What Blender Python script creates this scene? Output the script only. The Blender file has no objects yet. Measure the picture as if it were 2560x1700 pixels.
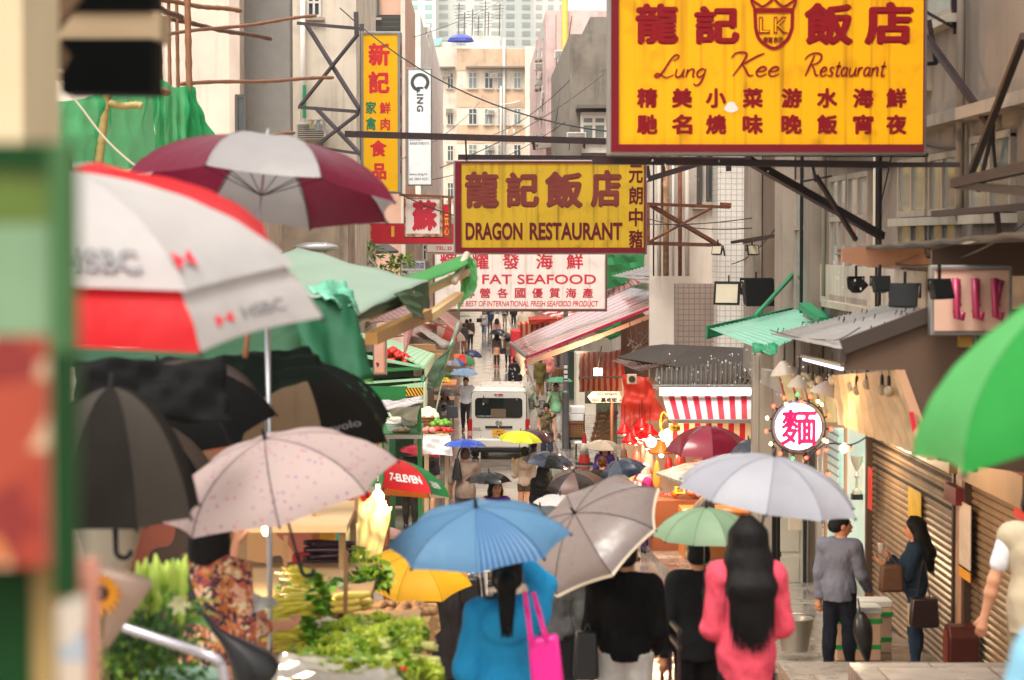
import bpy, math, random
import numpy as np
from mathutils import Vector as V, Matrix as M, Euler
R = math.radians
random.seed(11)
SC = bpy.context.scene
COL = SC.collection
# ------------------------------------------------------------------ camera
H = 6.1                                     # camera height over the lower street
FPX, CX, CY, VX, HY = 6000.0, 1280.0, 850.0, 1200.0, 600.0
pitch = math.atan((CY-HY)/FPX); yaw = math.atan((CX-VX)/FPX)
cd = bpy.data.cameras.new("camera"); cam = bpy.data.objects.new("camera", cd); COL.objects.link(cam)
cam.location = (0, 0, H); cam.rotation_euler = Euler((R(90)-pitch, 0, -yaw), 'XYZ')
cd.sensor_width = 36; cd.lens = FPX/2560*36; cd.clip_start = .1; cd.clip_end = 3000
cd.dof.use_dof = True; cd.dof.focus_distance = 58; cd.dof.aperture_fstop = 3.2; cd.dof.aperture_blades = 8
SC.camera = cam
# ------------------------------------------------------------------ light: overcast, raining
SUN_EL, SUN_AZ = R(62), R(200)
w = bpy.data.worlds.new("World"); SC.world = w; w.use_nodes = True
nt = w.node_tree; bg = nt.nodes["Background"]
sky = nt.nodes.new("ShaderNodeTexSky"); sky.sky_type = 'NISHITA'; sky.sun_disc = False
sky.sun_elevation = SUN_EL; sky.sun_rotation = SUN_AZ; sky.air_density = 1.0; sky.dust_density = 3.0
hs = nt.nodes.new("ShaderNodeHueSaturation"); hs.inputs['Saturation'].default_value = .12
mx = nt.nodes.new("ShaderNodeMix"); mx.data_type = 'RGBA'; mx.blend_type = 'MULTIPLY'; mx.inputs[0].default_value = 1
mx.inputs[7].default_value = (1.0, .955, .885, 1)
nt.links.new(sky.outputs[0], hs.inputs['Color']); nt.links.new(hs.outputs[0], mx.inputs[6]); nt.links.new(mx.outputs[2], bg.inputs[0])
bg.inputs[1].default_value = .15
sd = bpy.data.lights.new("sun", 'SUN'); sd.energy = 1.3; sd.angle = R(25); sd.color = (1, .94, .86)
sun = bpy.data.objects.new("sun", sd); COL.objects.link(sun)
sdir = V((math.sin(SUN_AZ)*math.cos(SUN_EL), math.cos(SUN_AZ)*math.cos(SUN_EL), math.sin(SUN_EL)))
sun.rotation_euler = sdir.to_track_quat('Z', 'Y').to_euler(); sun.location = (0, -20, 60)
vs = SC.view_settings; vs.view_transform = 'Standard'; vs.look = 'None'; vs.gamma = 1; vs.use_curve_mapping = False
vs.exposure = 1.1
SC.cycles.use_denoising = True
SC.cycles.max_bounces = 7; SC.cycles.diffuse_bounces = 3; SC.cycles.glossy_bounces = 3; SC.cycles.transmission_bounces = 5
SC.cycles.transparent_max_bounces = 10; SC.cycles.sample_clamp_indirect = 6
SC.cycles.caustics_reflective = False; SC.cycles.caustics_refractive = False
# ------------------------------------------------------------------ pixel <-> place
RM = cam.rotation_euler.to_matrix()
def ray(px, py): return RM @ V(((px-CX)/FPX, -(py-CY)/FPX, -1))
def P(px, py, Y):
    d = ray(px, py); return V((0, 0, H)) + d*(Y/d.y)
GP = [(-30, 6.5), (0, 4.4), (13, 2.82), (25, 1.5), (50, .2), (60, 0), (2000, 0)]
def gz(Y):
    for (a, za), (b, zb) in zip(GP, GP[1:]):
        if Y <= b: return za+(zb-za)*(Y-a)/(b-a)
    return 0.
def Yfeet(px, py, lift=0):
    lo, hi = 4., 400.
    for _ in range(60):
        m = (lo+hi)/2
        if P(px, py, m).z > gz(m)+lift: lo = m
        else: hi = m
    return lo
def Yhead(px, py, h, lift=0): return Yfeet(px, py, h+lift)
def S(Y): return FPX/Y                       # photo pixels per metre
# ------------------------------------------------------------------ materials
def lin(h):
    if not isinstance(h, str): return tuple(h)
    h = h.lstrip('#'); o = []
    for i in (0, 2, 4):
        c = int(h[i:i+2], 16)/255; o.append(c/12.92 if c <= .04045 else ((c+.055)/1.055)**2.4)
    return tuple(o)
MATS = {}
def _n(t, k, **kw):
    n = t.nodes.new(k)
    for a, b in kw.items(): setattr(n, a, b)
    return n
def mix(t, fac, a, b, mode='MIX'):
    n = _n(t, "ShaderNodeMix", data_type='RGBA', blend_type=mode)
    for i, x in ((0, fac), (6, a), (7, b)):
        if hasattr(x, 'default_value') or hasattr(x, 'is_linked'): t.links.new(x, n.inputs[i])
        elif i == 0: n.inputs[0].default_value = x
        else: n.inputs[i].default_value = (*x, 1)
    return n.outputs[2]
def noise(t, scale, detail=3, vec=None, msc=None, coord='Object'):
    tc = _n(t, "ShaderNodeTexCoord"); v = vec or tc.outputs[coord]
    if msc:
        m = _n(t, "ShaderNodeMapping"); m.inputs['Scale'].default_value = msc; t.links.new(v, m.inputs[0]); v = m.outputs[0]
    n = _n(t, "ShaderNodeTexNoise"); n.inputs['Scale'].default_value = scale; n.inputs['Detail'].default_value = detail
    t.links.new(v, n.inputs['Vector']); return n.outputs[0]
def ramp(t, x, a, b, ca=(0, 0, 0), cb=(1, 1, 1)):
    n = _n(t, "ShaderNodeValToRGB"); e = n.color_ramp.elements
    e[0].position = a; e[1].position = b; e[0].color = (*ca, 1); e[1].color = (*cb, 1); t.links.new(x, n.inputs[0]); return n.outputs[0]
def math1(t, op, a, b=0.):
    n = _n(t, "ShaderNodeMath", operation=op)
    for i, x in ((0, a), (1, b)):
        if isinstance(x, (int, float)): n.inputs[i].default_value = x
        else: t.links.new(x, n.inputs[i])
    return n.outputs[0]
def uvxy(t):
    u = _n(t, "ShaderNodeUVMap"); s = _n(t, "ShaderNodeSeparateXYZ"); t.links.new(u.outputs[0], s.inputs[0]); return s.outputs[0], s.outputs[1]
def mat(name, col='#888888', rough=.6, metal=0., var=.14, scale=4., streak=0., stc=(.05, .03, .015), rust=0., bump=0., bscale=60.,
        transl=0., emit=None, es=0., alpha=1., trans=0., spec=.5, coat=0., pat=None, wet=0., fold=0., fscale=9., drops=0.):
    if name in MATS: return MATS[name]
    m = bpy.data.materials.new(name); MATS[name] = m; m.use_nodes = True; t = m.node_tree; b = t.nodes["Principled BSDF"]
    c = lin(col); L = t.links.new
    cc = mix(t, noise(t, scale), [max(0, x*(1-var)) for x in c], [min(1, x*(1+var)) for x in c])
    if pat: cc = pat(t, cc)
    if streak:
        f = ramp(t, noise(t, 1., 5, msc=(5, 5, .3)), .52, .78); f = math1(t, 'MULTIPLY', math1(t, 'MULTIPLY', f, streak), ramp(t, noise(t, .9, 3), .42, .6)); cc = mix(t, f, cc, stc)
        f = ramp(t, noise(t, 1.1, 5), .48, .75); f = math1(t, 'MULTIPLY', f, streak*.7); cc = mix(t, f, cc, stc)
    if rust:
        f = ramp(t, noise(t, 9, 5), .42, .62); f = math1(t, 'MULTIPLY', f, rust); cc = mix(t, f, cc, lin('#6b2f14'))
    L(cc, b.inputs['Base Color']); b.inputs['Roughness'].default_value = rough; b.inputs['Metallic'].default_value = metal
    b.inputs['Specular IOR Level'].default_value = spec; b.inputs['Alpha'].default_value = alpha; b.inputs['Transmission Weight'].default_value = trans
    b.inputs['Coat Weight'].default_value = coat; b.inputs['Coat Roughness'].default_value = .08
    if wet:
        r = ramp(t, noise(t, scale*1.7, 4), .38, .62, (rough*.35,)*3, (rough,)*3); L(r, b.inputs['Roughness'])
    prev = None
    for k_, (st_, h_, ds) in enumerate(((fold, lambda: noise(t, fscale, 2, msc=(1, 1, .55)), .06), (bump, lambda: noise(t, bscale, 3), .02), (drops, None, .004))):
        if not st_: continue
        bn = _n(t, "ShaderNodeBump"); bn.inputs['Strength'].default_value = st_; bn.inputs['Distance'].default_value = ds
        if h_: L(h_(), bn.inputs['Height'])
        else:
            tc = _n(t, "ShaderNodeTexCoord"); v = _n(t, "ShaderNodeTexVoronoi"); v.inputs['Scale'].default_value = 70; L(tc.outputs['Object'], v.inputs['Vector']); L(ramp(t, v.outputs['Distance'], .1, .3, (1, 1, 1), (0, 0, 0)), bn.inputs['Height'])
        if prev: L(prev, bn.inputs['Normal'])
        prev = bn.outputs[0]
    if prev: L(prev, b.inputs['Normal'])
    if emit is not None:
        b.inputs['Emission Color'].default_value = (*lin(emit), 1); b.inputs['Emission Strength'].default_value = es
    if transl:
        tr = _n(t, "ShaderNodeBsdfTranslucent"); L(cc, tr.inputs[0]); ms = _n(t, "ShaderNodeMixShader"); ms.inputs[0].default_value = transl
        L(b.outputs[0], ms.inputs[1]); L(tr.outputs[0], ms.inputs[2]); L(ms.outputs[0], t.nodes["Material Output"].inputs[0])
    return m
def stripe_pat(colb, n=8, axis=0, duty=.5, off=0., slant=0.):
    def f(t, cc):
        u, v = uvxy(t); a, o = (u, v) if axis == 0 else (v, u)
        a = math1(t, 'ADD', math1(t, 'MULTIPLY', a, n), off)
        if slant: a = math1(t, 'ADD', a, math1(t, 'MULTIPLY', o, slant))
        return mix(t, math1(t, 'GREATER_THAN', math1(t, 'FRACT', a), duty), cc, lin(colb))
    return f
def drip_pat(colb, amt=.6):
    def f(t, cc):
        a = ramp(t, noise(t, 1., 4, msc=(11, 1, .22)), .52, .68); a = math1(t, 'MULTIPLY', a, ramp(t, noise(t, .8, 2), .3, .6)); c2 = mix(t, math1(t, 'MULTIPLY', a, amt), cc, lin(colb))
        b = ramp(t, noise(t, 3.2, 5), .56, .74); return mix(t, math1(t, 'MULTIPLY', b, amt*.55), c2, lin(colb))
    return f
def spot_pat(colb, scale=14, size=.25, colc=None):
    def f(t, cc):
        tc = _n(t, "ShaderNodeTexCoord"); v = _n(t, "ShaderNodeTexVoronoi"); v.inputs['Scale'].default_value = scale; t.links.new(tc.outputs['Object'], v.inputs['Vector'])
        c2 = lin(colb)
        if colc: c2 = mix(t, math1(t, 'GREATER_THAN', noise(t, scale*.9, 0), .5), lin(colb), lin(colc))
        return mix(t, math1(t, 'LESS_THAN', v.outputs['Distance'], size), cc, c2)
    return f
def cell_pat(cols, scale=12, dist=.6):
    def f(t, cc):
        tc = _n(t, "ShaderNodeTexCoord"); no = _n(t, "ShaderNodeTexNoise"); no.inputs['Scale'].default_value = scale*.7
        t.links.new(tc.outputs['Object'], no.inputs['Vector'])
        va = _n(t, "ShaderNodeVectorMath", operation='MULTIPLY_ADD'); va.inputs[1].default_value = (dist/scale*3,)*3
        t.links.new(no.outputs[1], va.inputs[0]); t.links.new(tc.outputs['Object'], va.inputs[2])
        v = _n(t, "ShaderNodeTexVoronoi"); v.inputs['Scale'].default_value = scale; t.links.new(va.outputs[0], v.inputs['Vector'])
        sp = _n(t, "ShaderNodeSeparateColor"); t.links.new(v.outputs['Color'], sp.inputs[0])
        n = _n(t, "ShaderNodeValToRGB"); n.color_ramp.interpolation = 'CONSTANT'; e = n.color_ramp.elements
        while len(e) < len(cols): e.new(.5)
        for i, c in enumerate(cols): e[i].position = i/len(cols); e[i].color = (*lin(c), 1)
        t.links.new(sp.outputs[0], n.inputs[0]); return n.outputs[0]
    return f
def grid_pat(colb, s=(20, 20, 20), w=.1):
    def f(t, cc):
        tc = _n(t, "ShaderNodeTexCoord"); sp = _n(t, "ShaderNodeSeparateXYZ"); t.links.new(tc.outputs['Object'], sp.inputs[0]); g = None
        for i in range(3):
            if not s[i]: continue
            x = math1(t, 'LESS_THAN', math1(t, 'FRACT', math1(t, 'MULTIPLY', sp.outputs[i], s[i])), w)
            g = x if g is None else math1(t, 'MAXIMUM', g, x)
        return mix(t, g, cc, lin(colb))
    return f
# ------------------------------------------------------------------ mesh collector
class MB:
    def __init__(s): s.v = []; s.f = []; s.m = []; s.uv = []; s.k = 0
    def add(s, vs, fs, mi=0, uv=None):
        o = len(s.v); s.v += [tuple(x) for x in vs]; s.f += [[o+i for i in f] for f in fs]; s.m += [mi]*len(fs)
        s.uv += uv if uv else [(0., 0.)]*len(vs); return s
    def box(s, c, d, rot=None, mi=0):
        c = V(c); vs = []
        for x in (-.5, .5):
            for y in (-.5, .5):
                for z in (-.5, .5):
                    p = V((x*d[0], y*d[1], z*d[2])); vs.append(c+(rot @ p if rot else p))
        return s.add(vs, [(0, 1, 3, 2), (4, 6, 7, 5), (0, 4, 5, 1), (2, 3, 7, 6), (0, 2, 6, 4), (1, 5, 7, 3)], mi)
    def box2(s, a, b, mi=0):
        a, b = V(a), V(b); return s.box((a+b)/2, [abs(x) for x in (b-a)], None, mi)
    def beam(s, a, b, w=.05, h=None, mi=0, up=None):
        a, b = V(a), V(b); d = b-a; L = d.length; h = h or w; z = d.normalized(); u = V(up or (0, 0, 1))
        if abs(z.dot(u)) > .98: u = V((0, 1, 0))
        x = z.cross(u).normalized(); y = x.cross(z)
        return s.box((a+b)/2, (w, h, L), M((x, y, z)).transposed(), mi)
    def tube(s, pts, r=.02, n=8, mi=0, cap=True):
        pts = [V(p) for p in pts]; rs = r if isinstance(r, (list, tuple)) else [r]*len(pts); vs = []; fs = []; px = None
        for i, p in enumerate(pts):
            d = (pts[min(i+1, len(pts)-1)]-pts[max(i-1, 0)]).normalized()
            if px is None: px = d.orthogonal().normalized()
            px = (px-d*px.dot(d)).normalized(); py = d.cross(px)
            for k in range(n):
                a = 2*math.pi*k/n; vs.append(p+(px*math.cos(a)+py*math.sin(a))*rs[i])
        for i in range(len(pts)-1):
            for k in range(n): fs.append((i*n+k, i*n+(k+1) % n, (i+1)*n+(k+1) % n, (i+1)*n+k))
        if cap: fs += [tuple(range(n))[::-1], tuple(range((len(pts)-1)*n, len(pts)*n))]
        return s.add(vs, fs, mi)
    def lathe(s, prof, n=16, mx=None, mi=0, c=(0, 0, 0)):
        vs = []; fs = []; c = V(c)
        for r, z in prof:
            for k in range(n):
                a = 2*math.pi*k/n; p = V((r*math.cos(a), r*math.sin(a), z)); vs.append((mx @ p if mx else p)+c)
        for i in range(len(prof)-1):
            for k in range(n): fs.append((i*n+k, i*n+(k+1) % n, (i+1)*n+(k+1) % n, (i+1)*n+k))
        if prof[0][0] > 1e-4: fs.append(tuple(range(n))[::-1])
        if prof[-1][0] > 1e-4: fs.append(tuple(range((len(prof)-1)*n, len(prof)*n)))
        return s.add(vs, fs, mi)
    def ell(s, c, r, n=12, m=8, mi=0, rot=None):
        c = V(c); vs = []; fs = []
        for i in range(m+1):
            t = math.pi*i/m
            for k in range(n):
                a = 2*math.pi*k/n; p = V((r[0]*math.sin(t)*math.cos(a), r[1]*math.sin(t)*math.sin(a), -r[2]*math.cos(t))); vs.append(c+(rot @ p if rot else p))
        for i in range(m):
            for k in range(n): fs.append((i*n+k, i*n+(k+1) % n, (i+1)*n+(k+1) % n, (i+1)*n+k))
        return s.add(vs, fs, mi)
    def sheet(s, fn, nu=10, nv=10, mi=0):
        vs = []; uv = []; fs = []
        for j in range(nv+1):
            for i in range(nu+1): vs.append(fn(i/nu, j/nv)); uv.append((i/nu, j/nv))
        for j in range(nv):
            for i in range(nu): a = j*(nu+1)+i; fs.append((a, a+1, a+nu+2, a+nu+1))
        return s.add(vs, fs, mi, uv)
    def quad(s, a, b, c, d, nu=12, nv=12, sag=0., corr=None, wr=0., seed=0, mi=0, axis=0):
        """bilinear sheet a-b (u) / d-c with sag, corrugation and wrinkles"""
        a, b, c, d = map(V, (a, b, c, d)); n = (b-a).cross(d-a).normalized(); n = n if n.z >= 0 else -n; ph = seed*1.7
        def f(u, v):
            p = a*(1-u)*(1-v)+b*u*(1-v)+c*u*v+d*(1-u)*v
            p = p-V((0, 0, sag*4*((u*(1-u)) if axis == 0 else v*(1-v))))
            if corr: p = p+n*corr[1]*math.sin(2*math.pi*corr[0]*(u if corr[2] == 0 else v))
            if wr: p = p+n*wr*(math.sin(9*u+5*v+ph)+.7*math.sin(17*v-7*u+2*ph)+.5*math.sin(23*u+11*v+ph*3))
            return p
        return s.sheet(f, nu, nv, mi)
    def prism(s, pts, dv, mi=0):
        n = len(pts); dv = V(dv); vs = [V(p) for p in pts]+[V(p)+dv for p in pts]
        return s.add(vs, [tuple(range(n))[::-1], tuple(range(n, 2*n))]+[(i, (i+1) % n, n+(i+1) % n, n+i) for i in range(n)], mi)
    def text(s, body, o, r, u, w=None, h=None, off=0., ext=.004, mi=0, shear=0., sp=1.):
        """lettering that fills the box o + r*w, u*h"""
        c = bpy.data.curves.new('t', 'FONT'); c.body = body; c.offset = off if ord(max(body)) < 0x2e00 else 0; c.shear = shear; c.space_character = sp; c.resolution_u = 4
        ob = bpy.data.objects.new('t', c); me = bpy.data.meshes.new_from_object(ob)
        vs = [x.co.copy() for x in me.vertices]; fs = [tuple(p.vertices) for p in me.polygons]
        bpy.data.objects.remove(ob); bpy.data.curves.remove(c); bpy.data.meshes.remove(me)
        if not vs: return s
        if ord(max(body)) > 0x2e00 and off > 0:
            bo, bf = vs, fs; vs = []; fs = []
            for j in range(9):
                a = j*math.pi/4; d = V((math.cos(a)*off, math.sin(a)*off, -.0012*j)) if j < 8 else V((0, 0, .0016)); o2 = len(vs)
                vs += [p+d for p in bo]; fs += [tuple(i+o2 for i in f) for f in bf]
        x0 = min(p.x for p in vs); x1 = max(p.x for p in vs); y0 = min(p.y for p in vs); y1 = max(p.y for p in vs)
        o, r, u = V(o), V(r).normalized(), V(u).normalized(); n = r.cross(u)
        kx = w/(x1-x0) if w else None; ky = h/(y1-y0) if h else None; kx = kx or ky; ky = ky or kx
        return s.add([o+r*(p.x-x0)*kx+u*(p.y-y0)*ky+n*(ext+p.z) for p in vs], fs, mi)
    def tpx(s, body, x0, y0, x1, y1, Y, off=0., shear=0., mi=0, sp=1.):
        """lettering in the upright plane at depth Y, in a box given as it is seen"""
        a, b, c = P(x0, y1, Y), P(x1, y1, Y), P(x0, y0, Y)
        return s.text(body, a, b-a, (0, 0, 1), (b-a).length, c.z-a.z, off, 0, mi, shear, sp)
    def stroke(s, pts, w, n_, mi=0):
        """flat brush stroke along pts (list of V) with width(s) w in the plane of normal n_"""
        pts = [V(p) for p in pts]; n_ = V(n_); ws = w if isinstance(w, (list, tuple)) else [w]*len(pts); vs = []; fs = []
        for i, p in enumerate(pts):
            d = (pts[min(i+1, len(pts)-1)]-pts[max(i-1, 0)]); d = d.normalized() if d.length else V((1, 0, 0)); x = d.cross(n_)*ws[i]/2
            vs += [p+x, p-x]
        for i in range(len(pts)-1): fs.append((2*i, 2*i+1, 2*i+3, 2*i+2))
        return s.add(vs, fs, mi)
def spline(pts, n=6):
    """Catmull-Rom through 2-D or 3-D points"""
    p = [V(x) for x in pts]; o = []
    for i in range(len(p)-1):
        a, b, c, d = p[max(i-1, 0)], p[i], p[i+1], p[min(i+2, len(p)-1)]
        for k in range(n):
            t = k/n; o.append(.5*((2*b)+(c-a)*t+(2*a-5*b+4*c-d)*t*t+(3*b-a-3*c+d)*t**3))
    return o+[p[-1]]
# ------------------------------------------------------------------ objects
def tag(o, label=None, cat=None, group=None, kind=None):
    for k, x in (('label', label), ('category', cat), ('group', group), ('kind', kind)):
        if x: o[k] = x
    return o
def thing(name, label, cat, loc=(0, 0, 0), rot=None, group=None):
    o = bpy.data.objects.new(name, None); COL.objects.link(o); o.location = V(loc); o.empty_display_size = .1
    if rot is not None: o.rotation_euler = rot
    return tag(o, label, cat, group)
def obj(name, mb, mats, parent=None, world=True, smooth=None, solid=0., bevel=0., subsurf=0, label=None):
    """one mesh object; given in world coordinates unless world=False (then in the parent's frame)"""
    me = bpy.data.meshes.new(name); off = V((0, 0, 0))
    if isinstance(mb, tuple): vs, fs = mb; ms = None; uv = None
    else: vs, fs, ms, uv = mb.v, mb.f, mb.m, mb.uv
    if parent is not None and world:
        q = parent
        while q is not None: off = off+q.location; q = q.parent
    if parent is None:
        a = np.array(vs); off = V(((a[:, 0].min()+a[:, 0].max())/2, (a[:, 1].min()+a[:, 1].max())/2, a[:, 2].min()))
    if off.length: vs = [(x[0]-off.x, x[1]-off.y, x[2]-off.z) for x in vs]
    me.from_pydata(vs, [], fs)
    for m in (mats if isinstance(mats, (list, tuple)) else [mats]): me.materials.append(m)
    if ms and any(ms): me.polygons.foreach_set('material_index', ms)
    if uv and any(x != (0., 0.) for x in uv):
        l = me.uv_layers.new(name='UVMap'); ix = np.empty(len(me.loops), dtype=np.int32); me.loops.foreach_get('vertex_index', ix)
        l.data.foreach_set('uv', np.array(uv, dtype=np.float32)[ix].ravel())
    if smooth:
        me.polygons.foreach_set('use_smooth', [True]*len(me.polygons))
        if smooth != True: me.set_sharp_from_angle(angle=R(smooth))
    me.update()
    o = bpy.data.objects.new(name, me); COL.objects.link(o)
    if parent is not None: o.parent = parent
    else: o.location = off
    if bevel:
        x = o.modifiers.new('bevel', 'BEVEL'); x.width = bevel; x.segments = 2; x.limit_method = 'ANGLE'
    if solid:
        x = o.modifiers.new('solid', 'SOLIDIFY'); x.thickness = solid; x.offset = 0
    if subsurf:
        x = o.modifiers.new('sub', 'SUBSURF'); x.levels = subsurf; x.render_levels = subsurf
    if label: o['label'] = label
    return o
def solo(name, label, cat, mb, mats, group=None, **kw): return tag(obj(name, mb, mats, **kw), label, cat, group)
def struct(name, mb, mats, kind='structure', **kw): return tag(obj(name, mb, mats, **kw), kind=kind)
def dup(o, loc=None, rot=None, label=None, group=None, scale=None, parent=None):
    c = o.copy(); COL.objects.link(c)
    if parent is not None: c.parent = parent
    if loc is not None: c.location = V(loc)
    if rot is not None: c.rotation_euler = rot
    if scale is not None: c.scale = scale if isinstance(scale, (tuple, list)) else (scale,)*3
    if label: c['label'] = label
    if group: c['group'] = group
    for ch in o.children: dup(ch, parent=c)
    return c
def lamp(name, loc, power, color, r=.05, parent=None):
    l = bpy.data.lights.new(name, 'POINT'); l.energy = power; l.color = color; l.shadow_soft_size = r
    o = bpy.data.objects.new(name, l); COL.objects.link(o); o.location = V(loc)
    if parent is not None:
        o.parent = parent; o.location = V(loc)-parent.location
    return o
# ------------------------------------------------------------------ people: bodies grown from signed distances
class SDF:
    def __init__(s, lo, hi, res):
        s.lo = np.array(lo, np.float32); s.res = res; s.n = np.maximum(4, np.ceil((np.array(hi)-s.lo)/res).astype(int)+1)
        s.ax = [s.lo[i]+res*np.arange(s.n[i], dtype=np.float32) for i in range(3)]; s.d = np.full(tuple(s.n), .3, np.float32)
    def _sl(s, lo, hi):
        a = np.clip(np.floor((np.array(lo)-s.lo)/s.res).astype(int), 0, s.n); b = np.clip(np.ceil((np.array(hi)-s.lo)/s.res).astype(int)+1, 0, s.n)
        if (b <= a).any(): return None, None
        sl = tuple(slice(a[i], b[i]) for i in range(3))
        return sl, (s.ax[0][sl[0]][:, None, None], s.ax[1][sl[1]][None, :, None], s.ax[2][sl[2]][None, None, :])
    def _un(s, sl, e, k, cut=False):
        d = s.d[sl]
        if cut: s.d[sl] = np.maximum(d, -e); return
        if k > 0: h = np.maximum(k-np.abs(d-e), 0)/k; s.d[sl] = np.minimum(d, e)-h*h*k/4
        else: s.d[sl] = np.minimum(d, e)
    def cone(s, a, b, ra, rb, k=.02, cut=False):
        a = np.array(a, np.float32); b = np.array(b, np.float32); m = max(ra, rb)+k+3*s.res
        sl, g = s._sl(np.minimum(a, b)-m, np.maximum(a, b)+m)
        if sl is None: return
        v = b-a; L = max(float(v @ v), 1e-9); t = np.clip(((g[0]-a[0])*v[0]+(g[1]-a[1])*v[1]+(g[2]-a[2])*v[2])/L, 0, 1)
        e = np.sqrt((g[0]-a[0]-v[0]*t)**2+(g[1]-a[1]-v[1]*t)**2+(g[2]-a[2]-v[2]*t)**2)-(ra+(rb-ra)*t); s._un(sl, e, k, cut)
    def ell(s, c, r, k=.02, cut=False, rot=None):
        m = max(r)+k+3*s.res; c = np.array(c, np.float32); sl, g = s._sl(c-m, c+m)
        if sl is None: return
        x, y, z = g[0]-c[0], g[1]-c[1], g[2]-c[2]
        if rot is not None:
            q = np.array(rot.transposed()); x, y, z = q[0][0]*x+q[0][1]*y+q[0][2]*z, q[1][0]*x+q[1][1]*y+q[1][2]*z, q[2][0]*x+q[2][1]*y+q[2][2]*z
        k0 = np.sqrt((x/r[0])**2+(y/r[1])**2+(z/r[2])**2); k1 = np.sqrt((x/r[0]**2)**2+(y/r[1]**2)**2+(z/r[2]**2)**2)+1e-6
        s._un(sl, k0*(k0-1)/k1, k, cut)
    def clip(s, c, n):
        g = (s.ax[0][:, None, None], s.ax[1][None, :, None], s.ax[2][None, None, :])
        s.d = np.maximum(s.d, (g[0]-c[0])*n[0]+(g[1]-c[1])*n[1]+(g[2]-c[2])*n[2])
    def rough(s, amp, f, seed=0, zf=1.):
        r = np.random.RandomState(seed); x, y, z = s.ax[0][:, None, None], s.ax[1][None, :, None], s.ax[2][None, None, :]; o = 0
        for i in range(6):
            q = r.normal(size=3)*f*(1+.5*i); q[2] *= zf; o = o+np.sin(x*q[0]+y*q[1]+z*q[2]+r.rand()*6+1.3*np.sin(z*f*.6*zf+x*f*.5+i))/(1+.4*i)
        s.d = s.d+amp*o
    def mesh(s):
        d = s.d; sg = d < 0; nx, ny, nz = d.shape; cnt = np.zeros((nx-1, ny-1, nz-1), np.float32); pos = np.zeros((nx-1, ny-1, nz-1, 3), np.float32)
        def edge(ax, o):
            e = [slice(o[i], (d.shape[i]-1+o[i])) for i in range(3)]; e2 = list(e); e[ax] = slice(0, d.shape[ax]-1); e2[ax] = slice(1, d.shape[ax])
            a, b = d[tuple(e)], d[tuple(e2)]; x = (a < 0) != (b < 0); t = np.where(x, a/np.where(x, a-b, 1), 0); cnt[x] += 1
            for i in range(3): pos[..., i][x] += t[x] if i == ax else o[i]
        for ax in range(3):
            for p in (0, 1):
                for q in (0, 1):
                    o = [0, 0, 0]; u, v = [i for i in range(3) if i != ax]; o[u] = p; o[v] = q; edge(ax, o)
        act = cnt > 0; idx = np.full(cnt.shape, -1, np.int64); idx[act] = np.arange(act.sum()); ijk = np.argwhere(act)
        vs = s.lo+(ijk+pos[act]/cnt[act][:, None])*s.res; fs = []
        for ax in range(3):
            u, v = (ax+1) % 3, (ax+2) % 3; a = [slice(1, -1)]*3; a[ax] = slice(0, -1); b = list(a); b[ax] = slice(1, None)
            A, B = sg[tuple(a)], sg[tuple(b)]; c = np.argwhere(A != B)
            if not len(c): continue
            fl = A[A != B]; base = c.copy(); base[:, u] += 1; base[:, v] += 1
            def g(du, dv): q = base.copy(); q[:, u] += du; q[:, v] += dv; return idx[q[:, 0], q[:, 1], q[:, 2]]
            q = np.stack([g(-1, -1), g(0, -1), g(0, 0), g(-1, 0)], 1); q[~fl] = q[~fl][:, ::-1]; fs.append(q[(q >= 0).all(1)])
        return vs.tolist(), np.concatenate(fs).tolist() if fs else []
def SK(c): return mat('skin_'+c, c, .5, var=.08, scale=20)
def CL(c, pat=None, key='', rough=.8, bump=.25, bscale=220): return mat('cloth_'+c.strip('#')+key, c, rough, var=.12, scale=9, bump=bump, bscale=bscale, pat=pat, spec=.12, fold=.55, fscale=11)
def hair_pat(t, cc):
    f = noise(t, 1., 3, msc=(170, 170, 7)); return mix(t, f, cc, [0, 0, 0], 'MIX')
def HR(c='#14100e'):
    k = 'hair_'+c.strip('#')
    if k in MATS: return MATS[k]
    m = mat(k, [x*.85 for x in lin(c)], .55, var=.5, scale=30, spec=.2, pat=hair_pat); t = m.node_tree; b = _n(t, "ShaderNodeBump"); b.inputs['Strength'].default_value = .6; b.inputs['Distance'].default_value = .01
    t.links.new(noise(t, 1., 3, msc=(150, 150, 6)), b.inputs['Height']); t.links.new(b.outputs[0], t.nodes['Principled BSDF'].inputs['Normal']); return m
DOWN = ((.14, .02, -1), (.03, .14, -1)); HOLD = ((.25, .15, -1), (-.25, .75, .75)); BENT = ((.12, .05, -1), (-.35, 1, -.1)); UPH = ((.45, .5, .15), (-.45, -.1, 1))
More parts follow.
